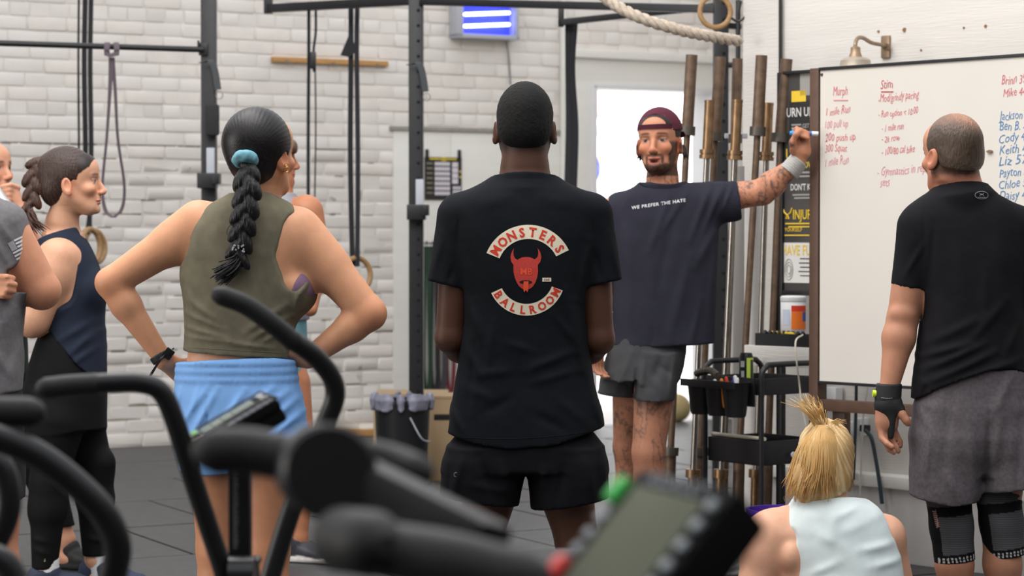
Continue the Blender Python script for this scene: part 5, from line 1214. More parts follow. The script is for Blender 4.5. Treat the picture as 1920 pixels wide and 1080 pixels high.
    CR_ = mat('cream_print', C8(236, 224, 198), .8); RD_ = mat('red_print', C8(216, 58, 36), .8, noise=.1, nscale=300); OR_ = mat('bright_red_print', C8(236, 84, 48), .8)
    DR_ = mat('faded_red_print', C8(196, 62, 52), .85, noise=.25, nscale=420)
    def band(cx, cy, r0, r1, a0, a1, nm):
        n = 26; vs = []; 
        for i in range(n+1):
            a = math.radians(a0+(a1-a0)*i/n); vs += [(cx+r0*math.cos(a), cy+r0*math.sin(a)), (cx+r1*math.cos(a), cy+r1*math.sin(a))]
        pj(vs, [(2*i, 2*i+2, 2*i+3, 2*i+1) for i in range(n)], nm, CR_, .0012, 8)
    c1 = (6.0, .0); c2 = (2.6, -12.5)
    band(*c1, 57, 83, 158, 26, 'upper_band'); band(*c2, 50, 71.6, 205, 339, 'lower_band')
    def arctext(txt, c, r, a0, a1, hgt, inv, nm):
        vs_, fs_ = [], []
        for i, ch in enumerate(txt):
            v, f = text_mesh(ch, 1.0, bold=.034, align='CENTER', res=2); h0 = .70; kx = hgt/h0
            a = math.radians(a0+(a1-a0)*i/(len(txt)-1)); n0 = len(vs_)
            x = (v[:, 0]-(v[:, 0].min()+v[:, 0].max())/2)*kx*.92; y = (v[:, 1]-.36)*kx
            # small flared serifs like the lettering on the shirt
            if not inv: X = c[0]+(r+y)*np.cos(a)+x*np.sin(a); Y_ = c[1]+(r+y)*np.sin(a)-x*np.cos(a)
            else: X = c[0]+(r-y)*np.cos(a)-x*np.sin(a); Y_ = c[1]+(r-y)*np.sin(a)+x*np.cos(a)
            vs_ += list(zip(X, Y_)); fs_ += [tuple(q+n0 for q in g) for g in f]
            xm = x.min(), x.max(); ym = (-.36*kx, .34*kx)
            if ch in 'MNTERALB':
                for (sx_, sy_) in [(xm[0], ym[0]), (xm[1], ym[0]), (xm[0], ym[1])]:
                    if ch == 'T' and sy_ == ym[0]: sx_ = 0
                    if ch == 'A' and sy_ == ym[1]: continue
                    if ch == 'L' and sx_ == xm[1] : pass
                    q = [(-1.9, 0), (1.9, 0), (1.2, 1.5*(1 if sy_ < 0 else -1)), (-1.2, 1.5*(1 if sy_ < 0 else -1))]; n0 = len(vs_)
                    for u, v_ in q:
                        xx, yy = sx_+u*.9+(1.0 if sx_ < 0 else -1.0), sy_+v_
                        if not inv: vs_.append((c[0]+(r+yy)*math.cos(a)+xx*math.sin(a), c[1]+(r+yy)*math.sin(a)-xx*math.cos(a)))
                        else: vs_.append((c[0]+(r-yy)*math.cos(a)-xx*math.sin(a), c[1]+(r-yy)*math.sin(a)+xx*math.cos(a)))
                    fs_.append((n0, n0+1, n0+2, n0+3))
        pj(vs_, fs_, nm, RD_, .0020, 5)
    arctext('MONSTERS', c1, 70, 149, 34, 16.5, False, 'upper_lettering'); arctext('BALLROOM', c2, 60.8, 213, 332, 14.5, True, 'lower_lettering')
    dev = [(362, 312), (342, 345), (330, 380), (326, 410), (332, 450), (356, 488), (357, 560), (370, 620), (390, 670), (415, 710), (450, 738), (490, 745), (530, 736), (560, 712), (585, 670), (603, 620), (613, 560), (610, 490), (636, 455), (648, 410), (640, 365), (626, 335), (608, 312), (614, 340), (616, 370), (608, 402), (580, 430), (555, 418), (520, 406), (485, 404), (450, 408), (420, 420), (398, 436), (372, 418), (358, 390), (354, 350)]
    dv = [z2(*p) for p in dev]; pj(dv, [tuple(range(len(dv)))], 'devil_head', DR_, .0012, 6)
    mo = [z2(485+68*math.cos(a), 667+20*math.sin(a)) for a in np.linspace(0, 2*math.pi, 19)[:-1]]; pj(mo, [tuple(range(18))], 'devil_mouth', mat('print_black', C8(18, 16, 18), .9), .0018, 8)
    tg = [z2(*p) for p in ((463, 658), (513, 658), (513, 735), (502, 774), (487, 748), (468, 774), (458, 738))]; pj(tg, [tuple(range(7))], 'devil_tongue', OR_, .0024, 8)
    v, f = text_mesh('MB', 1.0, bold=.015); pj([(z2(490, 0)[0]+q[0]*17, z2(0, 590)[1]+q[1]*17-0*q[0]) for q in v], f, 'devil_letters', OR_, .0020, 6)
    pj([z2(*p) for p in ((658, 622), (750, 622), (750, 662), (658, 662))], [(0, 3, 2, 1)], 'small_tag', CR_, .0012, 8)
    v, f = text_mesh('CHS', 1.0, bold=.02); pj([(z2(704, 0)[0]+q[0]*5.6, z2(0, 653)[1]+q[1]*5.6) for q in v], f, 'tag_lettering', mat('tag_ink', C8(110, 40, 36), .8), .0022, 6)
    # shorts
    F = s.gfield(810, 770, 1160, 965, (-.22, .22))
    F.loft(s.rows([(795, 868, 1102, .10), (815, 855, 1118, .120), (835, 838, 1133, .134), (880, 829, 1140, .136)]), k=0, n=2.6)
    F.loft(s.rows([(840, 843, 985, .118), (862, 831, 984, .128), (900, 826, 982, .130), (975, 824, 968, .126)]), k=.02, n=2.6); F.loft(s.rows([(840, 985, 1129, .118), (862, 986, 1139, .128), (900, 990, 1141, .130), (975, 996, 1143, .126)]), k=.02, n=2.6)
    F.disp(s.folds([(870, 840, 850, 930, 8, 5), (900, 850, 930, 930, 9, -4), (1095, 840, 1110, 930, 9, 5), (1060, 850, 1040, 940, 9, -4), (940, 860, 955, 930, 7, 4), (1020, 870, 1010, 930, 7, 4), (1118, 840, 1122, 940, 3, -3), (846, 850, 842, 935, 3, -3), (880, 900, 960, 915, 9, 3), (1130, 850, 1135, 930, 4, 4)]))
    F.disp(lambda p: .003*mnoise(p*[1, .3, .7], 14, 33)); s.hem(F, [(800, 922), (828, 926), (900, 938), (965, 945), (980, 950), (997, 952), (1060, 945), (1142, 930)])
    for cx, cy in ((898, 940), (1068, 940)): F.loft(s.rows([(905, cx-66, cx+66, .112), (990, cx-66, cx+66, .112)]), k=0, n=2.6, op='sub')
    sh, _ = finish(F, 'shorts', cloth('black_shorts_fabric', C8(20, 20, 23), noise=.16), s.e); b2 = bvh_of(sh)
    b = MB(); p = s.w(855, 890, -.3); h = b2.ray_cast(V(p), (V(s.w(855, 890, 0))-V(p)).normalized(), 1)
    if h[0]: c = np.array(h[0])-[0, .001, 0]; b.tube([c+[math.cos(a)*.006, 0, math.sin(a)*.006] for a in np.linspace(0, 6.28, 13)], .0009, 5, cap=False); b.build('round_logo', mat('grey_reflective', C8(120, 120, 124), .4), sh)
    shoe(s, (893, 0), (-.2, 1), C8(30, 30, 32)); shoe(s, (1092, 0), (.2, 1), C8(30, 30, 32))

# ================================================================== coach facing the camera, arm out to the board
def coach():
    s = Per(1233, 8.84, 'tattooed man in backward maroon cap and navy tee, marker hand at the whiteboard', (1085, 0), (1550, 1.92), h=.006, hf=.0027)
    skin = np.array(C8(190, 130, 100)); hd = Head(s.w(1236, 265, 0), R3(math.pi-.30, .0, .03), 1.07)
    s.fine = (hd.c-.105, hd.c+.105); F = s.field()
    hd.build(F, mouth=.55)
    F.cone(s.w(1243, 300, .02), s.w(1242, 350, .01), .056, .064, .03); F.cone(s.w(1242, 335, .02), s.w(1242, 360, .035), .058, .066, .02)
    F.cone(s.w(1226, 318, -.035), s.w(1238, 344, -.035), .013, .010, .02); F.cone(s.w(1260, 315, -.01), s.w(1248, 344, -.035), .013, .010, .02)
    F.loft(s.rows([(372, 1195, 1290, .03), (388, 1165, 1320, .055), (405, 1156, 1332, .085), (450, 1156, 1330, .100), (560, 1168, 1300, .10), (640, 1170, 1280, .10), (700, 1172, 1266, .10)]), k=.02)
    wr = (1494, 306, -.10); s.arm(F, (1318, 376, 0), (1430, 360, -.03), wr, .062, .050, .047, .030, bulge=1.06)
    a = s.w(*wr); b = s.w(1500, 268, -.14)
    # hand round the marker: palm to us, fingers curled over the pen
    F.cone(a, s.w(1503, 283, -.12), .027, .034, .02, flat=((0, 1, 0), .72)); F.cone(s.w(1496, 285, -.12), s.w(1493, 262, -.13), .017, .014, .015); F.cone(s.w(1510, 285, -.12), s.w(1512, 262, -.13), .018, .015, .015)
    for i, (x0, x1, x2) in enumerate(((1492, 1490, 1494), (1499, 1498, 1502), (1506, 1506, 1509), (1513, 1513, 1514))):
        y0 = 262+i; finp = [s.w(x0, y0, -.115), s.w(x1, y0-17+i, -.125), s.w(x2, y0-21+2*i, -.155), s.w(x2+1, y0-9+i, -.165)]
        for q0, q1, r0, r1 in zip(finp, finp[1:], (.0105, .0100, .0092), (.0100, .0092, .0082)): F.cone(q0, q1, r0, r1, .004)
    th = [s.w(1487, 284, -.13), s.w(1486, 266, -.155), s.w(1492, 252, -.17), s.w(1499, 246, -.165)]
    for q0, q1, r0, r1 in zip(th, th[1:], (.014, .0125, .0105), (.0125, .0105, .0095)): F.cone(q0, q1, r0, r1, .008)
    # other arm hangs, hand half closed
    s.arm(F, (1158, 392, .02), (1128, 540, .03), (1122, 640, -.02), .060, .048, .045, .029)
    hand(F, s.w(1122, 640, -.02), s.w(1119, 690, -.05)-s.w(1122, 640, -.02), (-.55, -.8, 0), .95, curl=(.35, .5, .45), spread=.06, thumb=(.45, .1), thumb_side=-1)
    s.leg(F, (1186, 700, .06), (1178, 838, .16), (1196, 1062, .30), .082, .060, .040, (-.25, -1)); s.leg(F, (1230, 700, -.02), (1216, 848, -.06), (1226, 1064, -.04), .084, .064, .041, (-.2, -1))
    me, vs = F.mesh('body'); c = np.tile(skin, (len(vs), 1)); c = c*(1+.06*mnoise(vs, 12, 5))[:, None]
    L = hd.loc(vs); inh = (np.abs(L[:, 0]) < .12)*(L[:, 2] > -.20)*(np.abs(L[:, 1]) < .16)
    c = hd.colors(vs, None, c, skin, lip=C8(190, 104, 96), brow=C8(30, 20, 16), beard=1.0, eye=C8(56, 44, 34), mouth=.55)
    hairm = inh*((L[:, 2] > .045)*(L[:, 1] < .075)+(L[:, 1] < -.01)*(L[:, 2] > -.07)*(np.abs(L[:, 0]) < .075)) > 0; c = mixc(c, C8(28, 19, 15), hairm*1.0)
    # tattoos: soft grey-blue line work on arm, neck and legs
    ink = np.array(C8(74, 66, 66)); n1 = mnoise(vs, 34, 11); n2 = mnoise(vs, 70, 12); n3 = mnoise(vs, 16, 14)
    line = np.clip(1-np.abs(n1)/.16, 0, 1)*.85+np.clip(1-np.abs(n2)/.12, 0, 1)*.45; patch_ = sst(n3, .25, .5)*.7
    armx = (vs[:, 0] > s.w(1360, 0)[0])*(vs[:, 0] < s.w(1482, 0)[0])*(vs[:, 2] > 1.2); neck = (L[:, 2] < -.118)*(vs[:, 2] > s.z(362))*(np.abs(vs[:, 0]-s.w(1243, 0)[0]) < .12)
    legm = (vs[:, 2] < s.z(735))*(vs[:, 2] > .30)
    c = mixc(c, ink, np.clip(line+patch_, 0, .85)*armx); c = mixc(c, ink, np.clip(line*.9+patch_*.8, 0, .8)*neck); c = mixc(c, C8(190, 90, 80), sst(mnoise(vs, 30, 19), .35, .55)*neck*.6)
    c = mixc(c, ink, np.clip(line*.8+patch_*.7, 0, .8)*legm*(sst(mnoise(vs, 7, 15), -.2, .2))); c = mixc(c, ink, legm*.10)
    fa = (vs[:, 0] < s.w(1145, 0)[0])*(vs[:, 2] < s.z(500))*(vs[:, 2] > s.z(625)); c = mixc(c, ink, np.clip(line, 0, .8)*fa)
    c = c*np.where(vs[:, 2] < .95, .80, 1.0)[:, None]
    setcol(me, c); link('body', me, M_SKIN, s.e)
    # hair showing under the cap
    F = hairfield(hd); HE(F, hd, (0, -.010, .038), (.077, .1035, .084)); HE(F, hd, (0, -.055, -.030), (.066, .050, .056), .03)
    for sg in (-1, 1):
        for k in range(7):
            a_ = (sg*(.070+.004*(k % 3)), -.020-.008*k, -.02); F.cone(hd.w(*a_), hd.w(sg*(.086+.006*(k % 2)), -.02-.010*k, -.055-.006*(k % 3)), .007, .003, .008)
    capcut(F, hd, (0, .064, .03), (0, 1, .10)); 
    for sg in (-1, 1): HE(F, hd, (sg*.088, .012, -.022), (.022, .026, .040), .004, 'sub'); HE(F, hd, (sg*.072, .066, -.01), (.03, .034, .075), .01, 'sub')
    F.disp(lambda p: .0022*mnoise(p, 120, 8)); finish(F, 'hair', mat('dark_brown_hair', C8(40, 30, 26), .6, bump=1, bscale=200, bdist=.004), s.e)
    # cap worn backwards
    F = hairfield(hd, m=.19); HE(F, hd, (0, -.016, .034), (.0835, .107, .094)); capcut(F, hd, (0, .06, .035), (0, -.06, -1))
    G = F.F.copy(); Hh = Field(F.ax[0][[0]], F.ax[0][[0]], 1) if False else None
    sl, X, Y, Z = F.sub(hd.c-.3, hd.c+.3, 0); pz = (X-hd.c[0])*hd.R[0, 2]+(Y-hd.c[1])*hd.R[1, 2]+(Z-hd.c[2])*hd.R[2, 2]; px_ = (X-hd.c[0])*hd.R[0, 0]+(Y-hd.c[1])*hd.R[1, 0]+(Z-hd.c[2])*hd.R[2, 0]; py_ = (X-hd.c[0])*hd.R[0, 1]+(Y-hd.c[1])*hd.R[1, 1]+(Z-hd.c[2])*hd.R[2, 1]
    d = np.maximum((np.sqrt((px_/.046)**2+((pz-.062)/.040)**2)-1)*.040, np.maximum(.062-pz, -py_)); F.F = np.maximum(F.F, -d.astype(np.float32))
    HE(F, hd, (0, -.015, .030), (.0785, .1005, .088), 0, 'sub')
    cc_ = F
    F.disp(lambda p: .0008*mnoise(p, 60, 2)); cp_, _ = finish(F, 'cap', cloth('maroon_cap_cloth', C8(86, 42, 54)), s.e)
    b = MB(); bp_ = [hd.w(.075*math.sin(a), -.1-.075*math.cos(a), .030-.012*math.cos(a)) for a in np.linspace(-1.3, 1.3, 13)]; in_ = [hd.w(.074*math.sin(a), -.095-.02*math.cos(a), .038) for a in np.linspace(-1.3, 1.3, 13)]
    b.add(bp_+in_+[q-np.array([0, 0, .004]) for q in bp_+in_], [(i, i+1, 14+i, 13+i) for i in range(12)]+[(26+i, 39+i, 40+i, 27+i) for i in range(12)]+[(i, 26+i, 27+i, i+1) for i in range(12)]); b.build('brim', MATS['maroon_cap_cloth'], cp_)
    b = MB(); sp_ = [hd.w(.0845*math.sin(a), -.012+.1085*math.cos(a), .050) for a in np.linspace(-.85, .85, 17)]; b.ribbon(sp_, [hd.R @ np.array([0, .0, 1.])]*17, .017*hd.sc, .004); b.build('strap', cloth('maroon_strap', C8(74, 36, 48)), cp_)
    # wristband
    F = s.gfield(1455, 280, 1530, 345, (-.2, .02), .0035); F.cone(s.w(1480, 322, -.09), s.w(1500, 298, -.105), .0415, .0385, 0); F.plane(s.w(1498, 300, -.10), s.w(1500, 298)-s.w(1480, 322)); F.plane(s.w(1478, 323, -.09), s.w(1480, 322)-s.w(1500, 298))
    F.disp(lambda p: .0012*np.sin(((p-s.w(1480, 322, -.09)) @ (lambda v: v/np.linalg.norm(v))(s.w(1500, 298)-s.w(1480, 322)))*700)); finish(F, 'wristband', mat('grey_terry', C8(172, 170, 166), .95, bump=.8, bscale=300), s.e)
    # tee
    F = s.gfield(1120, 328, 1420, 670, (-.22, .26))
    F.loft(s.rows([(342, 1202, 1284, .062), (350, 1190, 1298, .075), (362, 1166, 1322, .090), (378, 1150, 1340, .100), (400, 1144, 1348, .110), (450, 1146, 1346, .125), (520, 1150, 1343, .128), (600, 1147, 1340, .130), (670, 1144, 1340, .135)]), k=0, n=2.5)
    F.cone(s.w(1305, 382, 0), s.w(1402, 374, -.02), .084, .074, .03); F.cone(s.w(1320, 395, .0), s.w(1372, 392, -.02), .055, .045, .02); F.plane(s.w(1386, 372, -.02), (1, -.05, .12), box=([s.w(1340, 0)[0], 0, 0], [9, 99, 9]))
    F.cone(s.w(1382, 372, -.02), s.w(1420, 370, -.02), .056, .056, 0, 'sub')
    F.cone(s.w(1166, 392, .02), s.w(1146, 500, .03), .070, .062, .03)
    F.disp(s.folds([(1250, 370, 1215, 470, 7, 4), (1290, 352, 1235, 440, 6, 4), (1330, 345, 1290, 450, 6, 5), (1352, 345, 1318, 430, 5, 5), (1372, 342, 1338, 420, 4, 5), (1345, 420, 1300, 500, 8, 5), (1340, 440, 1325, 620, 8, 4), (1290, 480, 1250, 640, 10, 4), (1200, 450, 1240, 640, 12, 3), (1170, 430, 1180, 640, 10, 4), (1262, 400, 1225, 560, 9, -3), (1310, 560, 1290, 648, 7, 4), (1185, 355, 1160, 400, 6, 2), (1362, 350, 1345, 410, 3, -5)]))
    F.disp(lambda p: .0035*mnoise(p*[1, .4, .6], 11, 41)); s.hem(F, [(1100, 648), (1145, 647), (1240, 648), (1337, 643), (1420, 640)])
    F.loft(s.rows([(615, 1153, 1332, .124), (700, 1150, 1332, .126)]), k=0, n=2.5, op='sub'); F.plane(s.w(1240, 345, -.06), (.06, -.20, 1), box=([s.w(1190, 0)[0], 0, s.z(372)], [s.w(1295, 0)[0], 99, 9]))
    tee, _ = finish(F, 't_shirt', cloth('faded_navy_tee', C8(44, 44, 54), noise=.12), s.e); bv = bvh_of(tee)
    b = MB(); pts = []
    for a in np.linspace(-1.75, 1.75, 27):
        x = 1242+40*math.sin(a); y = 342+9*math.cos(a)
        p = s.w(x, y, -.5); h = bv.ray_cast(V(p), (V(s.w(x, y, 0))-V(p)).normalized(), 1.0)
        if h[0] is not None: pts.append(np.array(h[0])+[0, -.001, 0])
    b.ribbon(pts, [(math.sin(a)*.8, -.1, -math.cos(a)) for a in np.linspace(-1.75, 1.75, len(pts))], .014, .005); b.build('collar', cloth('navy_rib', C8(36, 36, 45)), tee)
    k = s.m(1); og = s.w(1232, 386, 0)
    v, f = text_mesh('WE PREFER THE HATE', 1.0, bold=.018, sp=1.15); W_ = v[:, 0].max()-v[:, 0].min(); kx = 100/W_
    project([(q[0]*kx, q[1]*8.4+q[0]*kx*.145*1.0, 0) for q in v], f, og, np.array([1., 0, 0])*k, np.array([0, 0, 1.])*k, bv, .0015, 'slogan', mat('white_print', C8(214, 214, 216), .7), tee, maxlen=8)
    # shorts
    F = s.gfield(1100, 630, 1300, 765, (-.24, .32)); F.loft(s.rows([(630, 1150, 1290, .125), (690, 1136, 1281, .13), (712, 1130, 1274, .13)]), k=0); F.loft(s.rows([(660, 1180, 1282, .115, -.02), (700, 1184, 1273, .115, -.03), (760, 1187, 1260, .110, -.05)]), k=.02); F.loft(s.rows([(660, 1140, 1215, .11, .04), (700, 1128, 1208, .12, .06), (760, 1118, 1189, .12, .09)]), k=.02)
    F.disp(s.folds([(1205, 665, 1195, 740, 6, 5), (1230, 680, 1255, 700, 6, -4), (1180, 660, 1150, 735, 7, 4), (1240, 660, 1215, 720, 8, -4), (1262, 660, 1250, 740, 5, 4), (1190, 690, 1188, 745, 3, -6), (1215, 700, 1240, 735, 7, 3)])); F.disp(lambda p: .003*mnoise(p, 14, 44))
    s.hem(F, [(1100, 738), (1120, 740), (1186, 746), (1190, 748), (1260, 748), (1300, 745)]); F.loft(s.rows([(725, 1195, 1252, .095, -.03), (790, 1193, 1252, .095, -.03)]), k=0, op='sub'); F.loft(s.rows([(725, 1126, 1184, .095, .09), (790, 1124, 1186, .095, .09)]), k=0, op='sub')
    finish(F, 'shorts', cloth('charcoal_shorts', C8(66, 66, 68), noise=.12), s.e)
    shoe(s, (1196, .30), (-.25, -1), C8(60, 60, 62)); shoe(s, (1226, -.04), (-.2, -1), C8(60, 60, 62))
    # marker in the hand
    q = [P(x, 250-(x-1506)*-.03, 8.84-.150) for x in (1480, 1490, 1534)]
    mk = empty('marker_pen', q[1], 0, 'white marker with a blue cap held in the raised hand at the board post', 'marker')
    b = MB(); b.tube([q[1], q[2]], .0088, 16); b.build('barrel', M_WHITEPL, mk); b = MB(); b.tube([q[0]+(q[1]-q[0])*.1, q[0]+(q[1]-q[0])*.5, q[1]+(q[1]-q[0])*.15], [.0072, .0094, .0094], 16); b.build('cap', mat('bright_blue_cap', C8(52, 150, 226), .35), mk)
    b = MB(); b.tube([q[1]+(q[2]-q[1])*.30, q[1]+(q[2]-q[1])*.72], .0091, 16); b.build('printed_band', mat('pen_blue_print', C8(70, 110, 190), .4), mk)
# ================================================================== right man watching the board
def man_right():
    s = Per(1800, 7.0, 'older man with thinning hair in a black tee and grey shorts, wearing patterned knee sleeves', (1625, 0), (1975, 1.82), h=.0055, hf=.003)
    skin = np.array(C8(192, 136, 108)); hd = Head(s.w(1785, 288, -.01), R3(.45, -.05, 0), 1.03)
    s.fine = (hd.c-.10, hd.c+.10); F = s.field(); hd.build(F, earx=1.0)
    F.cone(s.w(1790, 310, .0), s.w(1797, 345, .0), .060, .066, .03); F.cone(s.w(1796, 340, .0), s.w(1800, 366, .0), .066, .082, .02)
    F.ell(s.w(1792, 335, -.045), (.05, .022, .016), k=.02)
    F.loft(s.rows([(372, 1765, 1840, .06), (390, 1735, 1875, .08), (420, 1716, 1910, .10), (500, 1730, 1905, .12), (620, 1732, 1905, .12), (700, 1728, 1915, .12), (800, 1725, 1925, .125)]), k=.03)
    s.arm(F, (1722, 428, 0), (1692, 598, .0), (1668, 724, -.03), .062, .047, .046, .030, bulge=1.08)
    F.ell(s.w(1693, 588, -.03), (.034, .02, .022), k=.02)
    s.arm(F, (1905, 428, 0), (1935, 598, .0), (1945, 720, -.03), .062, .047, .046, .030)
    # near hand hangs half open, palm back; thumb points inward
    wq_ = s.w(1667, 735, -.03); dn_ = s.w(1664, 790, -.045)-wq_
    F.cone(wq_, s.w(1662, 792, -.045), .030, .033, .02, flat=((0, 1, 0), .7)); F.cone(s.w(1652, 770, -.04), s.w(1652, 806, -.05), .016, .014, .015); F.cone(s.w(1675, 770, -.04), s.w(1674, 800, -.04), .017, .014, .015)
    for pts_ in ([(1650, 800, -.05), (1654, 822, -.065), (1664, 832, -.085), (1673, 838, -.095)], [(1658, 802, -.045), (1660, 828, -.06), (1667, 842, -.075), (1676, 848, -.08)], [(1666, 802, -.04), (1672, 826, -.045), (1680, 838, -.05), (1684, 846, -.05)], [(1673, 798, -.035), (1680, 816, -.035), (1687, 828, -.035), (1688, 836, -.035)]):
        q = [s.w(*a) for a in pts_]
        for a, b_, r0, r1 in zip(q, q[1:], (.0108, .0102, .0094), (.0102, .0094, .0084)): F.cone(a, b_, r0, r1, .003)
    q = [s.w(1680, 762, -.05), s.w(1692, 778, -.06), s.w(1699, 788, -.065), s.w(1703, 794, -.065)]
    for a, b_, r0, r1 in zip(q, q[1:], (.015, .0125, .0115), (.0125, .0115, .010)): F.cone(a, b_, r0, r1, .008)
    hand(F, s.w(1945, 720, -.03), (.0, -.1, -1), (0, 1, 0), 1.0)
    s.leg(F, (1770, 830, 0), (1785, 985, -.0), (1800, 1225, 0), .082, .057, .040, (-.35, 1)); s.leg(F, (1880, 830, 0), (1874, 985, .0), (1892, 1225, 0), .082, .057, .040, (.1, 1))
    me, vs = F.mesh('body'); c = np.tile(skin, (len(vs), 1))*(1+.07*mnoise(vs, 14, 5))[:, None]; c = hd.colors(vs, None, c, skin, lip=C8(180, 100, 90), brow=C8(90, 70, 56))
    L = hd.loc(vs); c = mixc(c, C8(196, 120, 96), (vs[:, 2] > s.z(372))*(vs[:, 2] < s.z(330))*.5)
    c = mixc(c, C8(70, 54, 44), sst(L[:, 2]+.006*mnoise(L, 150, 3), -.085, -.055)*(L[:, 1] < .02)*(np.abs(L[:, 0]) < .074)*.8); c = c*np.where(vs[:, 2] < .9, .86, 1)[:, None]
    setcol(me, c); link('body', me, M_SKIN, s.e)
    F = hairfield(hd); HE(F, hd, (0, -.014, .029), (.0775, .101, .0915)); HE(F, hd, (0, -.050, -.022), (.068, .052, .052), .03); capcut(F, hd, (0, -.09, -.060), (0, .3, -1)); HAIRLINE(F, hd)
    for sg in (-1, 1): HE(F, hd, (sg*.080, .066, -.02), (.04, .040, .055), .01, 'sub'); HE(F, hd, (sg*.085, .004, -.040), (.022, .032, .048), .004, 'sub')
    F.disp(lambda p: .0010*mnoise(hd.loc(p)*[3, .6, .6], 90, 8)+.0007*mnoise(p, 300, 9)); me, vs = F.mesh('hair'); L = hd.loc(vs)
    c = np.tile(np.array(C8(74, 58, 46)), (len(vs), 1)); c = mixc(c, C8(120, 104, 92), sst(-L[:, 2]+.01*mnoise(L, 80, 3), .0, .05)*.6)
    str_ = mnoise(L*[1, .25, .25], 260, 31); top = sst(L[:, 2]+.012*mnoise(L, 40, 7), .070, .100); bald = np.exp(-((L[:, 0]-.012)/.036)**2-((L[:, 1]+.055)/.050)**2)*sst(L[:, 2], .04, .085)
    c = mixc(c, C8(178, 128, 102), np.clip(bald*1.5+top*.30, 0, .95)*(.82+.30*str_)); setcol(me, c); link('hair', me, M_HAIRV, s.e)
    # tee
    F = s.gfield(1650, 335, 1985, 770, (-.24, .24)); 
    F.loft(s.rows([(350, 1762, 1836, .062), (360, 1738, 1862, .080), (374, 1716, 1890, .095), (392, 1704, 1915, .108), (420, 1702, 1925, .118), (480, 1718, 1922, .130), (545, 1730, 1915, .134), (620, 1724, 1918, .134), (700, 1714, 1932, .138), (760, 1708, 1945, .142)]), k=0, n=2.5)
    F.cone(s.w(1722, 424, 0), s.w(1699, 565, 0), .066, .052, .03); F.cone(s.w(1905, 424, 0), s.w(1930, 565, 0), .066, .054, .03); F.cone(s.w(1801, 372, .0), s.w(1798, 352, .005), .112, .088, .012)
    bl = ([s.w(1640, 0)[0], 0, s.z(600)], [s.w(1732, 0)[0], 99, s.z(480)]); F.plane(s.w(1702, 540), s.w(1699, 570)-s.w(1712, 500), box=bl); F.plane(s.w(1930, 540), (0, 0, -1), box=([s.w(1918, 0)[0], 0, s.z(600)], [9, 99, s.z(480)]))
    F.cone(s.w(1702, 536), s.w(1697, 590), .040, .040, 0, 'sub')
    F.disp(s.folds([(1730, 640, 1830, 590, 9, 4), (1722, 665, 1800, 640, 7, 6), (1722, 690, 1830, 640, 7, 6), (1725, 715, 1850, 655, 7, 6), (1760, 715, 1900, 670, 7, 5), (1870, 560, 1800, 640, 9, 4), (1900, 600, 1870, 660, 9, 4), (1733, 560, 1736, 640, 7, -3), (1722, 460, 1690, 520, 5, 3), (1740, 420, 1735, 540, 5, -3), (1850, 420, 1870, 520, 12, 2), (1780, 430, 1790, 560, 12, 2), (1830, 500, 1830, 600, 9, 2.5), (1722, 395, 1726, 470, 3, -2), (1722, 700, 1716, 745, 5, 4)]))
    F.disp(lambda p: .003*mnoise(p*[1, .3, .7], 11, 51)+.001*mnoise(p, 40, 52)); s.hem(F, [(1640, 752), (1712, 748), (1745, 726), (1790, 706), (1840, 690), (1880, 688), (1940, 704), (1980, 720)])
    F.plane(s.w(1797, 350, 0), (-.06, .2, 1)); tee, _ = finish(F, 't_shirt', cloth('black_training_tee', C8(27, 26, 29)), s.e); bv = bvh_of(tee)
    k = s.m(1); og = s.w(1828, 367, 0); M_LG = mat('grey_transfer_print', C8(150, 150, 152), .5)
    pr_ = lambda v, f, nm: project([(a, b_, 0) for a, b_ in v], f, og, np.array([1., 0, 0])*k, np.array([0, 0, 1.])*k, bv, .0012, nm, M_LG, tee, maxlen=6)
    def ringv(rx, ry, t): 
        v = []; n = 28
        for i in range(n+1): a = 6.2832*i/n; v += [(rx*math.cos(a), ry*math.sin(a)), ((rx-t)*math.cos(a), (ry-t)*math.sin(a))]
        return v, [(2*i, 2*i+2, 2*i+3, 2*i+1) for i in range(n)]
    pr_(*ringv(14, 7.5, 1.0), 'logo_ring')
    def arcb(cy, up):
        v = []; n = 10
        for i in range(n+1):
            u = -1+2*i/n; yy = cy+up*(3.6*u*u); t = .75; v += [(u*4.2, yy-t*up), (u*4.2, yy+t*up)]
        return v, [(2*i, 2*i+2, 2*i+3, 2*i+1) for i in range(n)]
    pr_(*arcb(-.6+1.0, 1), 'logo_curve'); pr_(*arcb(.9+1.0, -1), 'logo_curve'); pr_([(-8, -4.6), (8, -4.6), (8, -3.8), (-8, -3.8)], [(0, 1, 2, 3)], 'logo_bar')
    # shorts
    F = s.gfield(1680, 680, 1985, 960, (-.24, .24)); F.loft(s.rows([(690, 1726, 1932, .13), (760, 1714, 1940, .138), (820, 1710, 1945, .138), (850, 1722, 1936, .120), (880, 1745, 1915, .08)]), k=0, n=2.5)
    F.loft(s.rows([(770, 1735, 1820, .09), (810, 1714, 1836, .125), (840, 1709, 1838, .134), (880, 1707, 1836, .13), (965, 1707, 1829, .125)]), k=.04, n=2.6); F.loft(s.rows([(770, 1850, 1930, .09), (810, 1838, 1940, .125), (840, 1838, 1946, .134), (880, 1838, 1948, .13), (965, 1836, 1950, .125)]), k=.04, n=2.6)
    F.disp(s.folds([(1735, 760, 1720, 900, 8, 5), (1770, 720, 1750, 900, 10, -4), (1838, 770, 1838, 900, 6, -6), (1800, 780, 1815, 920, 9, 4), (1860, 760, 1845, 880, 9, 4), (1880, 700, 1840, 780, 9, 4), (1900, 780, 1890, 900, 10, -4), (1760, 880, 1780, 930, 7, 4), (1716, 760, 1728, 800, 5, 4)])); F.disp(lambda p: .0035*mnoise(p, 13, 53))
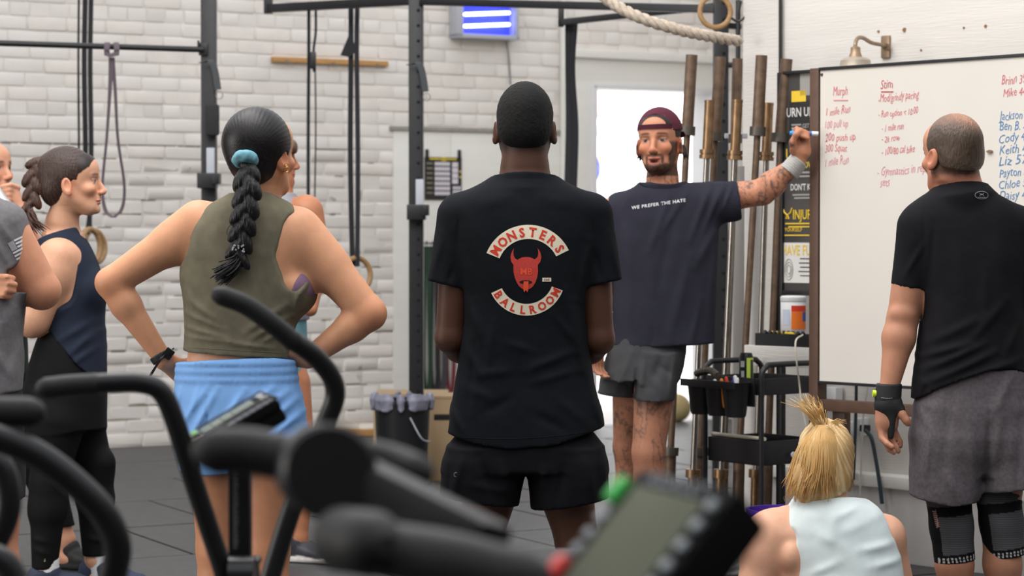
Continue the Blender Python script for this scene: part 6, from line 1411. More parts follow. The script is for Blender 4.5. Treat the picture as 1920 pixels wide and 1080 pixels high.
    s.hem(F, [(1690, 928), (1710, 930), (1770, 942), (1829, 936), (1834, 922), (1838, 920), (1900, 912), (1960, 902)]); F.loft(s.rows([(905, 1722, 1816, .105), (990, 1722, 1816, .105)]), k=0, op='sub'); F.loft(s.rows([(890, 1850, 1932, .105), (990, 1850, 1932, .105)]), k=0, op='sub')
    finish(F, 'shorts', mat('heather_grey_shorts', C8(98, 92, 95), .9, noise=.22, nscale=90, bump=.4, bscale=500, spec=.1), s.e)
    # knee sleeves
    for (x0, y0, x1, y1, r0, r1, nm) in ((1776, 905, 1792, 1052, .0745, .0630, 'a'), (1869, 900, 1886, 1042, .0745, .0630, 'b')):
        F = s.gfield(x0-70, 880, x1+70, 1070, (-.11, .11), .0030); a, b_ = s.w(x0, y0), s.w(x1, y1); F.cone(a, s.w((x0+x1)/2, (y0+y1)/2+8), r0, r1*1.04, 0); F.cone(s.w((x0+x1)/2, (y0+y1)/2+8), s.w(x1, y1+20), r1*1.04, r1, .02)
        F.plane(b_, b_-a); F.plane(a, a-b_); F.disp(lambda p: .0012*np.sin(p[:, 2]*260)*(p[:, 2] > s.z(945)))
        me, vs = F.mesh('knee_sleeve'); u = ((vs-a) @ (b_-a))/((b_-a) @ (b_-a)); xx = (vs[:, 0]-(a[0]+(b_-a)[0]*u))/.065; blk = np.array(C8(18, 18, 20)); gr = np.array(C8(92, 92, 94))
        c = np.tile(blk, (len(vs), 1)); st = .5+.5*np.sin(vs[:, 2]*900); mesh_ = (u > .40)*(u < .885)*(xx > -.75+.1*(u-.4)); c = mixc(c, gr, mesh_*(.45+.55*st)); mesh2 = (u < .27)*(u > .1); c = mixc(c, gr*.8, mesh2*(.35+.6*st))
        dots = (u > .915)*(u < .985)*(np.sin(xx*34) > .1)*(np.abs(np.sin((u-.915)*90)) > .35); c = mixc(c, C8(190, 190, 188), dots*.9)
        if nm == 'a': c = mixc(c, C8(190, 150, 140), (np.abs(xx+.86-(u-.35)*.4) < .07)*(u > .30)*(u < .52)*(np.sin(u*260) > -.2)*.8)
        setcol(me, c); link('knee_sleeve', me, mat('knit_sleeve', (.1, .1, .1), .85, vcol=True, bump=.3, bscale=400, spec=.15), s.e)
    # wrist brace
    F = s.gfield(1625, 700, 1710, 835, (-.2, .1), .004); F.cone(s.w(1667, 722, -.03), s.w(1664, 760, -.035), .040, .0425, 0, flat=((0, 1, 0), .9)); F.plane(s.w(1667, 719, -.03), (0, 0, 1)); F.cone(s.w(1672, 765, -.062), s.w(1671, 818, -.062), .018, .0095, .012, flat=((0, 1, 0), .5)); F.cone(s.w(1680, 760, -.045), s.w(1686, 768, -.05), .023, .019, .01)
    F.cone(s.w(1655, 790, -.045), s.w(1652, 800, -.045), .0, .0, 0)
    F.disp(lambda p: .0010*mnoise(p, 50, 3)+.0012*(np.abs(p[:, 2]-s.z(747)-(p[:, 0]-s.w(1667, 0)[0])*.1) < .0025)); br, _ = finish(F, 'wrist_brace', mat('black_neoprene', (.011, .011, .012), .7, bump=.3, bscale=400), s.e)
    b = MB(); c = s.w(1640, 738, -.035); b.tube([c-[.006, 0, 0], c+[.004, 0, 0]], .011, 12); b.build('neon_tab', mat('neon_yellow', C8(214, 240, 50), .5), br)
    b = MB(); b.tube([s.w(1644+i*4.6, 744+3*math.sin(i/9*3.14), -.035-.041*math.sin((i+.5)/10*math.pi)) for i in range(11)], .0009, 5); b.build('grey_piping', M_LG, br)
    shoe(s, (1800, 0), (-.35, 1), C8(60, 62, 66)); shoe(s, (1890, 0), (.1, 1), C8(60, 62, 66))

# ================================================================== woman in the olive tank
def strandcol(vs, base, hi, f=60, st=(1, 1, .15), seed=1, amt=.6):
    n = mnoise(vs*np.array(st), f, seed); return mixc(np.tile(np.array(base), (len(vs), 1)), hi, sst(n, .1, .8)*amt)
def braid(s, path, ws, col, hi, name='braid', dyw=.75, mt=None, par=None, step=20):
    pts = [s.w(*p) for p in path]; bz = bez(pts, 12); L = np.r_[0, np.cumsum([np.linalg.norm(b-a) for a, b in zip(bz, bz[1:])])]; n = max(3, int(L[-1]/s.m(step)))
    lo = np.min(bz, 0)-.05; hi_ = np.max(bz, 0)+.05; F = Field(lo, hi_, .0032)
    for i in range(n*2+1):
        t = L[-1]*i/(2*n); p = np.array([np.interp(t, L, [b[k] for b in bz]) for k in range(3)]); q = np.array([np.interp(min(t+.01, L[-1]), L, [b[k] for b in bz]) for k in range(3)]); d = q-p; d = d/max(np.linalg.norm(d), 1e-6) if np.linalg.norm(d) > 1e-6 else np.array([0, 0, -1.])
        wd = np.interp(t/L[-1], np.linspace(0, 1, len(ws)), ws)*s.m(1); sg = 1 if i % 2 else -1
        u = np.array([d[2], 0, -d[0]]); u /= np.linalg.norm(u); ax_ = (d+u*sg*.62); ax_ /= np.linalg.norm(ax_); v = np.array([0, 1., 0]); w3 = np.cross(ax_, v)
        R = np.stack([w3, v-ax_*(v @ ax_), ax_], 1); F.ell(p+u*sg*wd*.17, (wd*.345, wd*.42*dyw+.004, s.m(step)*1.05), R, .0030)
    F.disp(lambda p: .0006*np.sin(mnoise(p*[1, 1, .3], 50, 5)*5+p[:, 0]*500)); me, vs = F.mesh(name); setcol(me, strandcol(vs, col, hi, 120)); return link(name, me, mt or M_HAIRV, par or s.e), bz
def tuft(s, pts, r0, r1, n, spread, col, hi, name, seed=1, par=None, m=None):
    """many fine tapering locks along a path"""
    rs = np.random.RandomState(seed); b = MB(); P0 = [s.w(*p) for p in pts]
    for k in range(n):
        o = rs.normal(size=3)*spread; o2 = rs.normal(size=3)*spread
        q = bez([p+o*(i/(len(P0)-1))**1.0*1.3+o2*.35 for i, p in enumerate(P0)], 4); m_ = len(q); b.tube(q, [r0+(r1-r0)*i/(m_-1) for i in range(m_)], 5)
    me = b.mesh(name); vs = np.array(b.v); setcol(me, strandcol(vs, col, hi, 150, (1, 1, .3), seed)); return link(name, me, m or M_HAIRV, par or s.e)
def woman_olive():
    s = Per(450, 6.18, 'woman in an olive tank and pale blue shorts, hands on hips, long black braid', (165, 0), (735, 1.80), h=.0055, hf=.003)
    skin = np.array(C8(208, 150, 114)); hd = Head(s.w(491, 288, .01), R3(-.56, .02, 0), 1.0); s.fine = (hd.c-.10, hd.c+.10); F = s.field(); hd.build(F, fem=True, earx=.98)
    F.cone(s.w(494, 315, .0), s.w(482, 375, .01), .046, .054, .03); F.cone(s.w(482, 362, .01), s.w(474, 392, .01), .052, .085, .03)
    F.loft(s.rows([(382, 415, 530, .06), (398, 385, 560, .085), (430, 362, 575, .10), (480, 350, 572, .105), (540, 350, 568, .11), (600, 356, 556, .105), (650, 354, 540, .100), (690, 350, 540, .100), (760, 344, 556, .115), (830, 350, 560, .115)]), k=.03)
    F.ell(s.w(556, 540, -.0), (.055, .09, .06), k=.03)
    s.arm(F, (376, 420, .01), (208, 530, -.02), (308, 676, .0), .062, .041, .040, .024, bulge=1.0); F.cone(s.w(372, 425), s.w(330, 455), .063, .058, .03)
    s.arm(F, (556, 432, .0), (692, 588, -.03), (578, 672, .0), .066, .046, .042, .027, bulge=1.0); F.cone(s.w(560, 450), s.w(610, 500), .070, .062, .03); F.ell(s.w(530, 465, -.03), (.06, .055, .085), k=.03)
    hand(F, s.w(308, 676, .0), s.w(352, 705, .06)-s.w(308, 676, 0), (.1, -.6, .6), .92, curl=(.3, .2, .1), spread=.1, thumb=(.7, -.1), wr=.022)
    hand(F, s.w(578, 672, .0), s.w(528, 668, .01)-s.w(578, 672, 0), (-.1, -.6, .8), .92, curl=(.2, .2, .1), spread=.1, thumb=(.6, -.1), wr=.022, thumb_side=-1)
    s.leg(F, (408, 850, 0), (410, 1030, .0), (415, 1290, 0), .080, .060, .036, (-.1, 1)); s.leg(F, (508, 850, 0), (502, 1030, .0), (498, 1290, 0), .080, .060, .036, (.3, 1))
    me, vs = F.mesh('body'); c = np.tile(skin, (len(vs), 1))*(1+.05*mnoise(vs, 12, 5))[:, None]; c = hd.colors(vs, None, c, skin, lip=C8(196, 110, 104), brow=C8(40, 30, 28))
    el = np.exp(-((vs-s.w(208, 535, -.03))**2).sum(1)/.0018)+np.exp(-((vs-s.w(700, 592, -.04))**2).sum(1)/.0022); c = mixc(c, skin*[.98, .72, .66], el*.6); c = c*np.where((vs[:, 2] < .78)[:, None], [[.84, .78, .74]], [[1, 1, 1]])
    for mx, my in ():
        d = vs-s.w(mx, my, -.1); c = mixc(c, C8(110, 70, 50), (np.hypot(d[:, 0], d[:, 2]) < .0035)*(vs[:, 1] < s.Y)*.8)
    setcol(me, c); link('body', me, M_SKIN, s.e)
    # sleek black hair gathered at the nape
    F = Field(hd.c-.16, hd.c+.15, .0033); HE(F, hd, (0, -.020, .030), (.0835, .106, .0965)); F.ell(s.w(478, 268, -.01), (.083, .085, .085), k=.03); F.ell(s.w(466, 305, -.055), (.050, .040, .045), k=.03); F.ell(s.w(478, 322, -.03), (.050, .045, .040), k=.03)
    HAIRLINE(F, hd); HE(F, hd, (.090, .006, -.030), (.024, .026, .036), .004, 'sub'); HE(F, hd, (.084, .064, -.045), (.040, .040, .062), .01, 'sub'); F.plane(s.w(488, 352, 0), (.55, .0, -1.0), .01)
    
    tie = s.w(460, 300, -.11)
    def comb_(p):
        v = p-tie; a = np.arctan2(v[:, 2]+.0, v[:, 0]); return .00045*np.sin(a*70+3*mnoise(p, 9, 2))
    F.disp(comb_); me, vs = F.mesh('hair'); v = vs-tie; a = np.arctan2(v[:, 2], v[:, 0]); c = mixc(np.tile(np.array(C8(19, 16, 18)), (len(vs), 1)), C8(44, 37, 37), sst(np.sin(a*90+5*mnoise(vs, 8, 4)), .2, 1)*.5); setcol(me, c)
    link('hair', me, mat('sleek_black_hair', (.01, .01, .01), .42, vcol=True, spec=.32, bump=.2, bscale=300), s.e)
    bd_, bz = braid(s, [(462, 318, -.120), (463, 342, -.13), (463, 372, -.135), (458, 405, -.14), (454, 436, -.14), (450, 460, -.14), (446, 480, -.14)], [38, 44, 43, 40, 37, 34, 28], C8(15, 13, 15), C8(44, 37, 37), step=29)
    tuft(s, [(447, 468, -.14), (444, 488, -.145), (434, 502, -.15), (414, 516, -.15)], .0052, .0016, 120, .009, C8(16, 13, 15), C8(46, 38, 38), 'braid_tail', 3, par=bd_)
    tuft(s, [(452, 415, -.15), (430, 425, -.155), (427, 440, -.155), (442, 432, -.155)], .0005, .0003, 3, .002, C8(16, 13, 15), C8(30, 24, 24), 'loose_strand', 5, par=bd_)
    F = s.gfield(425, 272, 495, 322, (-.20, -.04), .003); 
    for i in range(26):
        a = 6.283*i/26; r = 1+.08*math.sin(a*5); c = s.w(459+15*r*math.cos(a), 299+7*r*math.sin(a), -.118-.020*math.sin(a*1.0)*-1); F.ell(c, (.0125, .015, .0135), k=.006)
    F.disp(lambda p: .0016*np.sin(mnoise(p, 34, 3)*6)); finish(F, 'scrunchie', cloth('dusty_teal_cloth', C8(112, 160, 172)), s.e)
    b = MB(); rs = random.Random(4)
    for k in range(13):
        c = s.w(447+rs.uniform(-12, 12), 466+rs.uniform(-7, 8), -.165+rs.uniform(-.004, .004)); b.box(c, (.0048, .0048, .0048), Matrix.Rotation(rs.uniform(0, 3), 3, 'Y'), .001)
    b.build('crystal_hair_tie', mat('crystal', C8(230, 230, 236), .1, metal=.7), bd_)
    M_GOLD = mat('gold', C8(214, 160, 84), .25, metal=1); e0 = hd.w(.087, -.006, -.046)
    for dz, rr in ((0, .0065), (.012, .0055)):
        b = MB(); c = e0+np.array([.002, -.004, dz]); b.tube([c+np.array([math.cos(a)*rr*.8, math.cos(a)*rr*.4, math.sin(a)*rr]) for a in np.linspace(0, 6.283, 15)], .0012, 6, cap=False); b.build('earring', M_GOLD, s.e)
    b = MB(); b.tube(bez([s.w(478, 364, -.052), s.w(500, 364, -.052), s.w(520, 371, -.03), s.w(532, 379, 0)], 5), .0012, 6); b.build('necklace', M_GOLD, s.e)
    # tank
    F = s.gfield(320, 350, 610, 675, (-.2, .2), .005)
    F.loft(s.rows([(362, 440, 512, .06), (372, 410, 532, .074), (386, 388, 552, .088), (400, 374, 566, .098), (430, 352, 580, .108), (470, 340, 580, .113), (520, 338, 578, .117), (570, 345, 570, .118), (620, 347, 553, .114), (680, 343, 543, .114)]), k=0, n=2.4); F.ell(s.w(554, 545, .01), (.062, .10, .068), k=.03)
    F.cone(s.w(350, 432, .03), s.w(334, 456, -.02), .042, .062, 0, 'sub'); F.cone(s.w(372, 392, .05), s.w(352, 425, -.03), .012, .036, .01, 'sub'); F.cone(s.w(352, 425, -.03), s.w(322, 476, -.02), .036, .036, .01, 'sub')
    F.cone(s.w(556, 424, -.10), s.w(548, 480, -.13), .040, .060, .0, 'sub'); F.cone(s.w(570, 440, .02), s.w(562, 482, .02), .078, .080, .01, 'sub'); F.cone(s.w(562, 404, -.09), s.w(560, 430, -.06), .022, .05, .01, 'sub'); F.cone(s.w(548, 480, -.13), s.w(560, 516, -.12), .060, .056, .0, 'sub')
    F.disp(s.folds([(360, 560, 420, 600, 6, 4), (355, 585, 430, 615, 5, 4), (352, 610, 440, 632, 5, 4), (352, 628, 460, 640, 4, 3), (545, 570, 470, 620, 7, 4), (552, 590, 480, 632, 5, 4), (545, 610, 500, 640, 5, 4), (575, 530, 555, 590, 6, 5), (590, 520, 560, 560, 6, 4), (380, 390, 372, 500, 10, 2), (420, 380, 410, 470, 12, 2), (520, 400, 480, 520, 12, 2.5), (440, 640, 520, 650, 4, 3), (358, 540, 372, 570, 5, 3)])); F.disp(lambda p: .0024*mnoise(p*[1, .4, .9], 15, 61)+.0009*mnoise(p, 45, 62))
    s.hem(F, [(320, 656), (345, 657), (440, 664), (500, 668), (545, 672), (610, 672)]); F.loft(s.rows([(645, 352, 536, .102), (700, 352, 536, .102)]), k=0, op='sub'); F.plane(s.w(474, 365, 0), (.16, .28, 1))
    tk, _ = finish(F, 'tank_top', cloth('olive_jersey', C8(110, 104, 87), noise=.14, ns=30), s.e); bv = bvh_of(tk)
    def edge(px, r, nm, m, n=3):
        out = []
        for x, y in px:
            p = s.w(x, y, -.4); h = bv.ray_cast(V(p), (V(s.w(x, y, 0))-V(p)).normalized(), 1.0)
            if h[0] is not None and h[0].y < s.Y+.05: out.append(np.array(h[0]))
        if len(out) > 3: b = MB(); b.tube(bez(out, n), r, 6); b.build(nm, m, tk)
    M_OL2 = cloth('olive_seam', C8(104, 98, 82)); edge([(x, 657-6+(x-345)*.06) for x in range(352, 540, 12)], .0011, 'hem_seam', M_OL2)
    F = s.gfield(545, 495, 595, 570, (-.12, .12), .004); F.ell(s.w(556, 538, .0), (.0585, .092, .064), k=0); F.plane(s.w(560, 525), (-.9, 0, .5)); F.plane(s.w(560, 555), (0, 0, -1)); F.plane(s.w(570, 512), (.3, 0, 1)); finish(F, 'sports_bra', cloth('mauve_jersey', C8(128, 100, 122)), s.e)
    # shorts
    F = s.gfield(305, 660, 600, 905, (-.2, .2), .005)
    F.loft(s.rows([(664, 338, 548, .112), (678, 332, 554, .118), (712, 330, 558, .122), (740, 328, 566, .132), (780, 327, 574, .140), (820, 330, 578, .142), (845, 333, 579, .14)]), k=0, n=2.5); F.loft(s.rows([(820, 330, 456, .135), (860, 336, 456, .13), (900, 342, 452, .125)]), k=.02); F.loft(s.rows([(820, 458, 579, .135), (860, 462, 580, .13), (900, 466, 580, .125)]), k=.02)
    def waist(p):
        z = p[:, 2]; g = (z > s.z(716))*(z < s.z(670)); return -1.0*g*(.0035*np.abs(np.sin((z-s.z(716))/(s.z(670)-s.z(716))*math.pi*3))+.0005*np.sin(p[:, 0]*420+mnoise(p, 20, 3)*2))
    F.disp(waist); F.disp(s.folds([(400, 720, 345, 800, 6, 4), (420, 722, 360, 830, 6, 4), (470, 725, 420, 800, 6, 4), (520, 722, 450, 780, 6, 5), (545, 730, 470, 790, 6, 5), (560, 745, 500, 800, 6, 5), (570, 770, 520, 812, 6, 5), (400, 740, 401, 860, 3, -3), (345, 725, 338, 770, 5, 4), (385, 718, 370, 760, 5, 3), (575, 800, 540, 830, 5, 4), (450, 800, 446, 870, 7, -6)])); F.disp(lambda p: .002*mnoise(p, 18, 63))
    s.hem(F, [(300, 872), (342, 880), (400, 884), (452, 880), (458, 866), (470, 868), (520, 862), (580, 850)], ); F.loft(s.rows([(860, 352, 446, .105), (930, 352, 446, .105)]), k=0, op='sub'); F.loft(s.rows([(850, 474, 566, .105), (930, 474, 566, .105)]), k=0, op='sub')
    s.hem(F, [(300, 678), (332, 679), (400, 672), (470, 668), (520, 668), (560, 676), (600, 684)], up=True)
    sh, _ = finish(F, 'shorts', cloth('sky_blue_shorts', C8(124, 168, 222), rough=.6, noise=.05), s.e)
    # watch
    F = s.gfield(270, 645, 340, 715, (-.08, .08), .0028); a, b_ = s.w(296, 661, 0), s.w(306, 676, 0); ax_ = (b_-a)/np.linalg.norm(b_-a); F.cone(a-ax_*.02, b_+ax_*.02, .0295, .0285, 0); mid = (a+b_)/2; F.plane(mid+ax_*.010, ax_); F.plane(mid-ax_*.010, -ax_)
    wt_, _ = finish(F, 'watch', mat('black_silicone', (.015, .015, .016), .5, bump=.2, bscale=300), s.e)
    b = MB(); b.ribbon(bez([s.w(322, 656, -.018), s.w(306, 668, -.034), s.w(293, 686, -.030), s.w(281, 706, -.022)], 6), (-.8, .1, -.55), .0165, .004); b.build('watch_strap', MATS['black_silicone'], wt_)
    b = MB(); b.box(s.w(316, 663, -.03), (.026, .010, .030), Matrix.Rotation(.65, 3, 'Y'), .004); b.build('watch_face', mat('watch_glass', (.01, .01, .01), .15), wt_)
    shoe(s, (415, 0), (-.1, 1), C8(220, 220, 220)); shoe(s, (498, 0), (.3, 1), C8(220, 220, 220))
# ================================================================== woman in navy tank, profile
def woman_navy():
    s = Per(125, 8.7, 'dark haired woman in profile wearing a navy tank and black leggings', (-10, 0), (240, 1.78), h=.0058, hf=.0030)
    skin = np.array(C8(210, 158, 128)); hd = Head(s.w(136, 341, .0), R3(-math.pi/2+.02, .02, 0), 1.10); s.fine = (hd.c-.125, hd.c+.125); F = s.field(); hd.build(F, fem=True)
    F.cone(s.w(122, 375), s.w(115, 435, .02), .050, .060, .03); F.cone(s.w(116, 420, .02), s.w(116, 452, .03), .060, .085, .03)
    F.loft(s.rows([(440, 92, 150, .12), (465, 78, 168, .17), (500, 74, 182, .175), (550, 76, 190, .165), (600, 84, 190, .15), (640, 76, 190, .16), (690, 60, 196, .175), (740, 52, 196, .18), (800, 60, 194, .175)]), k=.03, n=2.3)
    s.arm(F, (108, 482, -.14), (60, 606, -.17), (120, 612, .12), .070, .054, .046, .03, bulge=1.0); F.cone(s.w(98, 510, -.15), s.w(66, 590, -.17), .072, .060, .03); F.cone(s.w(108, 486, -.13), s.w(96, 520, -.15), .070, .074, .03)
    s.arm(F, (122, 474, .20), (120, 590, .24), (160, 600, .02), .06, .045, .04, .03)
    s.leg(F, (110, 780, -.09), (92, 905, -.10), (84, 1058, -.10), .100, .060, .040, (1, .15)); s.leg(F, (140, 780, .10), (176, 890, .08), (180, 1050, .06), .100, .062, .040, (1, -.1))
    F.cone(s.w(92, 905, -.10), s.w(88, 960, -.10), .06, .062, .02)
    me, vs = F.mesh('body'); c = np.tile(skin, (len(vs), 1))*(1+.05*mnoise(vs, 12, 5))[:, None]; c = hd.colors(vs, None, c, skin, lip=C8(200, 120, 112), brow=C8(60, 42, 34), eye=C8(40, 34, 30)); c = scalp(hd, vs, c, C8(36, 24, 19)); setcol(me, c); link('body', me, M_SKIN, s.e)
    F = Field(hd.c-.17, hd.c+.16, .0036); HE(F, hd, (0, -.022, .032), (.080, .103, .0955)); HE(F, hd, (0, -.062, -.028), (.066, .052, .060), .03); F.ell(s.w(92, 318, 0), (.045, .05, .05), k=.03); HAIRLINE(F, hd)
    for sg in (-1, 1): HE(F, hd, (sg*.085, .022, -.030), (.024, .034, .046), .004, 'sub'); HE(F, hd, (sg*.08, .066, -.02), (.04, .040, .055), .01, 'sub'); HE(F, hd, (sg*.070, .000, -.080), (.030, .040, .03), .01, 'sub')
    tie = s.w(84, 303, -.01)
    F.disp(lambda p: .0005*np.sin(np.arctan2(p[:, 2]-tie[2], p[:, 0]-tie[0])*60+3*mnoise(p, 9, 2))); me, vs = F.mesh('hair'); a = np.arctan2(vs[:, 2]-tie[2], vs[:, 0]-tie[0])
    setcol(me, mixc(np.tile(np.array(C8(50, 34, 28)), (len(vs), 1)), C8(88, 60, 46), sst(np.sin(a*60+5*mnoise(vs, 8, 4)), .1, 1)*.5)); hr = link('hair', me, M_HAIRV, s.e)
    bd_, _ = braid(s, [(84, 301, -.01), (70, 312, -.02), (63, 332, -.03), (62, 355, -.04), (60, 378, -.05), (55, 398, -.06)], [26, 34, 34, 30, 26, 18], C8(64, 40, 30), C8(140, 86, 58), step=22)
    tuft(s, [(56, 392, -.06), (58, 406, -.07), (64, 418, -.08), (74, 430, -.08)], .005, .001, 40, .012, C8(70, 44, 32), C8(150, 96, 64), 'braid_tail', 3, par=bd_)
    for (x, y, r_) in ((83, 303, .020), (55, 392, .011)):
        b = MB(); c = s.w(x, y, -.03 if y < 350 else -.06); b.tube([c+np.array([math.cos(a)*r_*.55, math.sin(a)*r_, math.cos(a)*r_*.8]) for a in np.linspace(0, 6.283, 15)], .0055, 7, cap=False); b.build('hair_tie', M_DARK, s.e)
    # tank
    F = s.gfield(30, 410, 230, 720, (-.3, .34), .0055); F.loft(s.rows([(426, 94, 142, .10), (438, 82, 152, .14), (453, 72, 162, .17), (475, 68, 174, .17), (500, 70, 184, .182), (530, 70, 192, .182), (562, 74, 197, .176), (600, 80, 194, .165), (640, 84, 197, .172), (720, 80, 198, .19)]), k=0, n=2.3)
    F.ell(s.w(172, 545, -.05), (.055, .10, .07), k=.04)
    F.cone(s.w(110, 494, -.22), s.w(104, 550, -.24), .088, .094, .0, 'sub')
    F.plane(s.w(110, 437, 0), (-.35, 0, 1))
    F.disp(s.folds([(185, 600, 120, 640, 7, 4), (192, 620, 140, 665, 7, 5), (190, 650, 150, 680, 6, 4), (100, 600, 120, 560, 6, 3), (150, 560, 110, 600, 8, 3)])); F.disp(lambda p: .002*mnoise(p, 16, 71)); s.hem(F, [(20, 596), (80, 603), (110, 622), (140, 655), (165, 685), (185, 702), (200, 704), (230, 704)])
    finish(F, 'tank_top', cloth('navy_jersey', C8(38, 44, 58)), s.e)
    # leggings
    F = Field([s.w(20, 0)[0], s.Y-.32, .10], [s.w(235, 0)[0], s.Y+.32, s.z(600)], .0058); F.off = .004
    F.loft(s.rows([(612, 84, 188, .15), (640, 72, 190, .165), (690, 56, 196, .18), (740, 46, 197, .185), (800, 56, 196, .18)]), k=.0, n=2.3)
    s.leg(F, (106, 790, -.09), (92, 905, -.10), (84, 1058, -.10), .108, .064, .046); s.leg(F, (142, 790, .10), (178, 885, .08), (180, 1050, .06), .108, .068, .046); F.cone(s.w(92, 905, -.10), s.w(88, 960, -.10), .068, .066, .02); F.cone(s.w(186, 868, .06), s.w(182, 900, .07), .060, .052, .02)
    F.disp(s.folds([(60, 720, 110, 760, 7, 3), (80, 1020, 106, 1030, 5, 3), (76, 1000, 104, 1006, 5, 3), (165, 1010, 196, 1016, 5, 3), (100, 860, 120, 900, 6, 3)])); s.hem(F, [(0, 1056), (60, 1060), (120, 1058), (150, 1046), (235, 1044)]); s.hem(F, [(0, 600), (85, 612), (120, 624), (150, 640), (190, 640), (235, 630)], up=True)
    lg, _ = finish(F, 'leggings', cloth('black_leggings', (.0075, .0075, .008), rough=.75), s.e)
    b = MB(); 
    for k in range(9): b.box(s.w(89, 1022+k*3.3, -.10)-np.array([0, .0505, 0]), (.006*(1-.3*(k % 2)), .002, .0045))
    b.build('leg_print', mat('tan_print', C8(150, 140, 104), .6), lg)['kind'] = 'stuff'
    for (x, dy) in ((88, -.10), (182, .06)):
        F = Field(s.w(x, 449, dy)*[1, 1, 0]+[-.08, -.08, .04], s.w(x, 449, dy)*[1, 1, 0]+[.08, .08, .19], .005); c = s.w(x, 449, dy); F.cone([c[0], c[1], .05], [c[0]-.004, c[1], .16], .043, .044, 0); F.plane([0, 0, .145], (0, 0, 1)); F.disp(lambda p: .001*np.sin(p[:, 2]*500)); finish(F, 'sock', cloth('white_sock', C8(214, 214, 214), bs=300), s.e)
    shoe(s, (90, -.10), (1, .2), C8(36, 44, 66)); shoe(s, (186, .06), (1, -.2), C8(40, 48, 72))
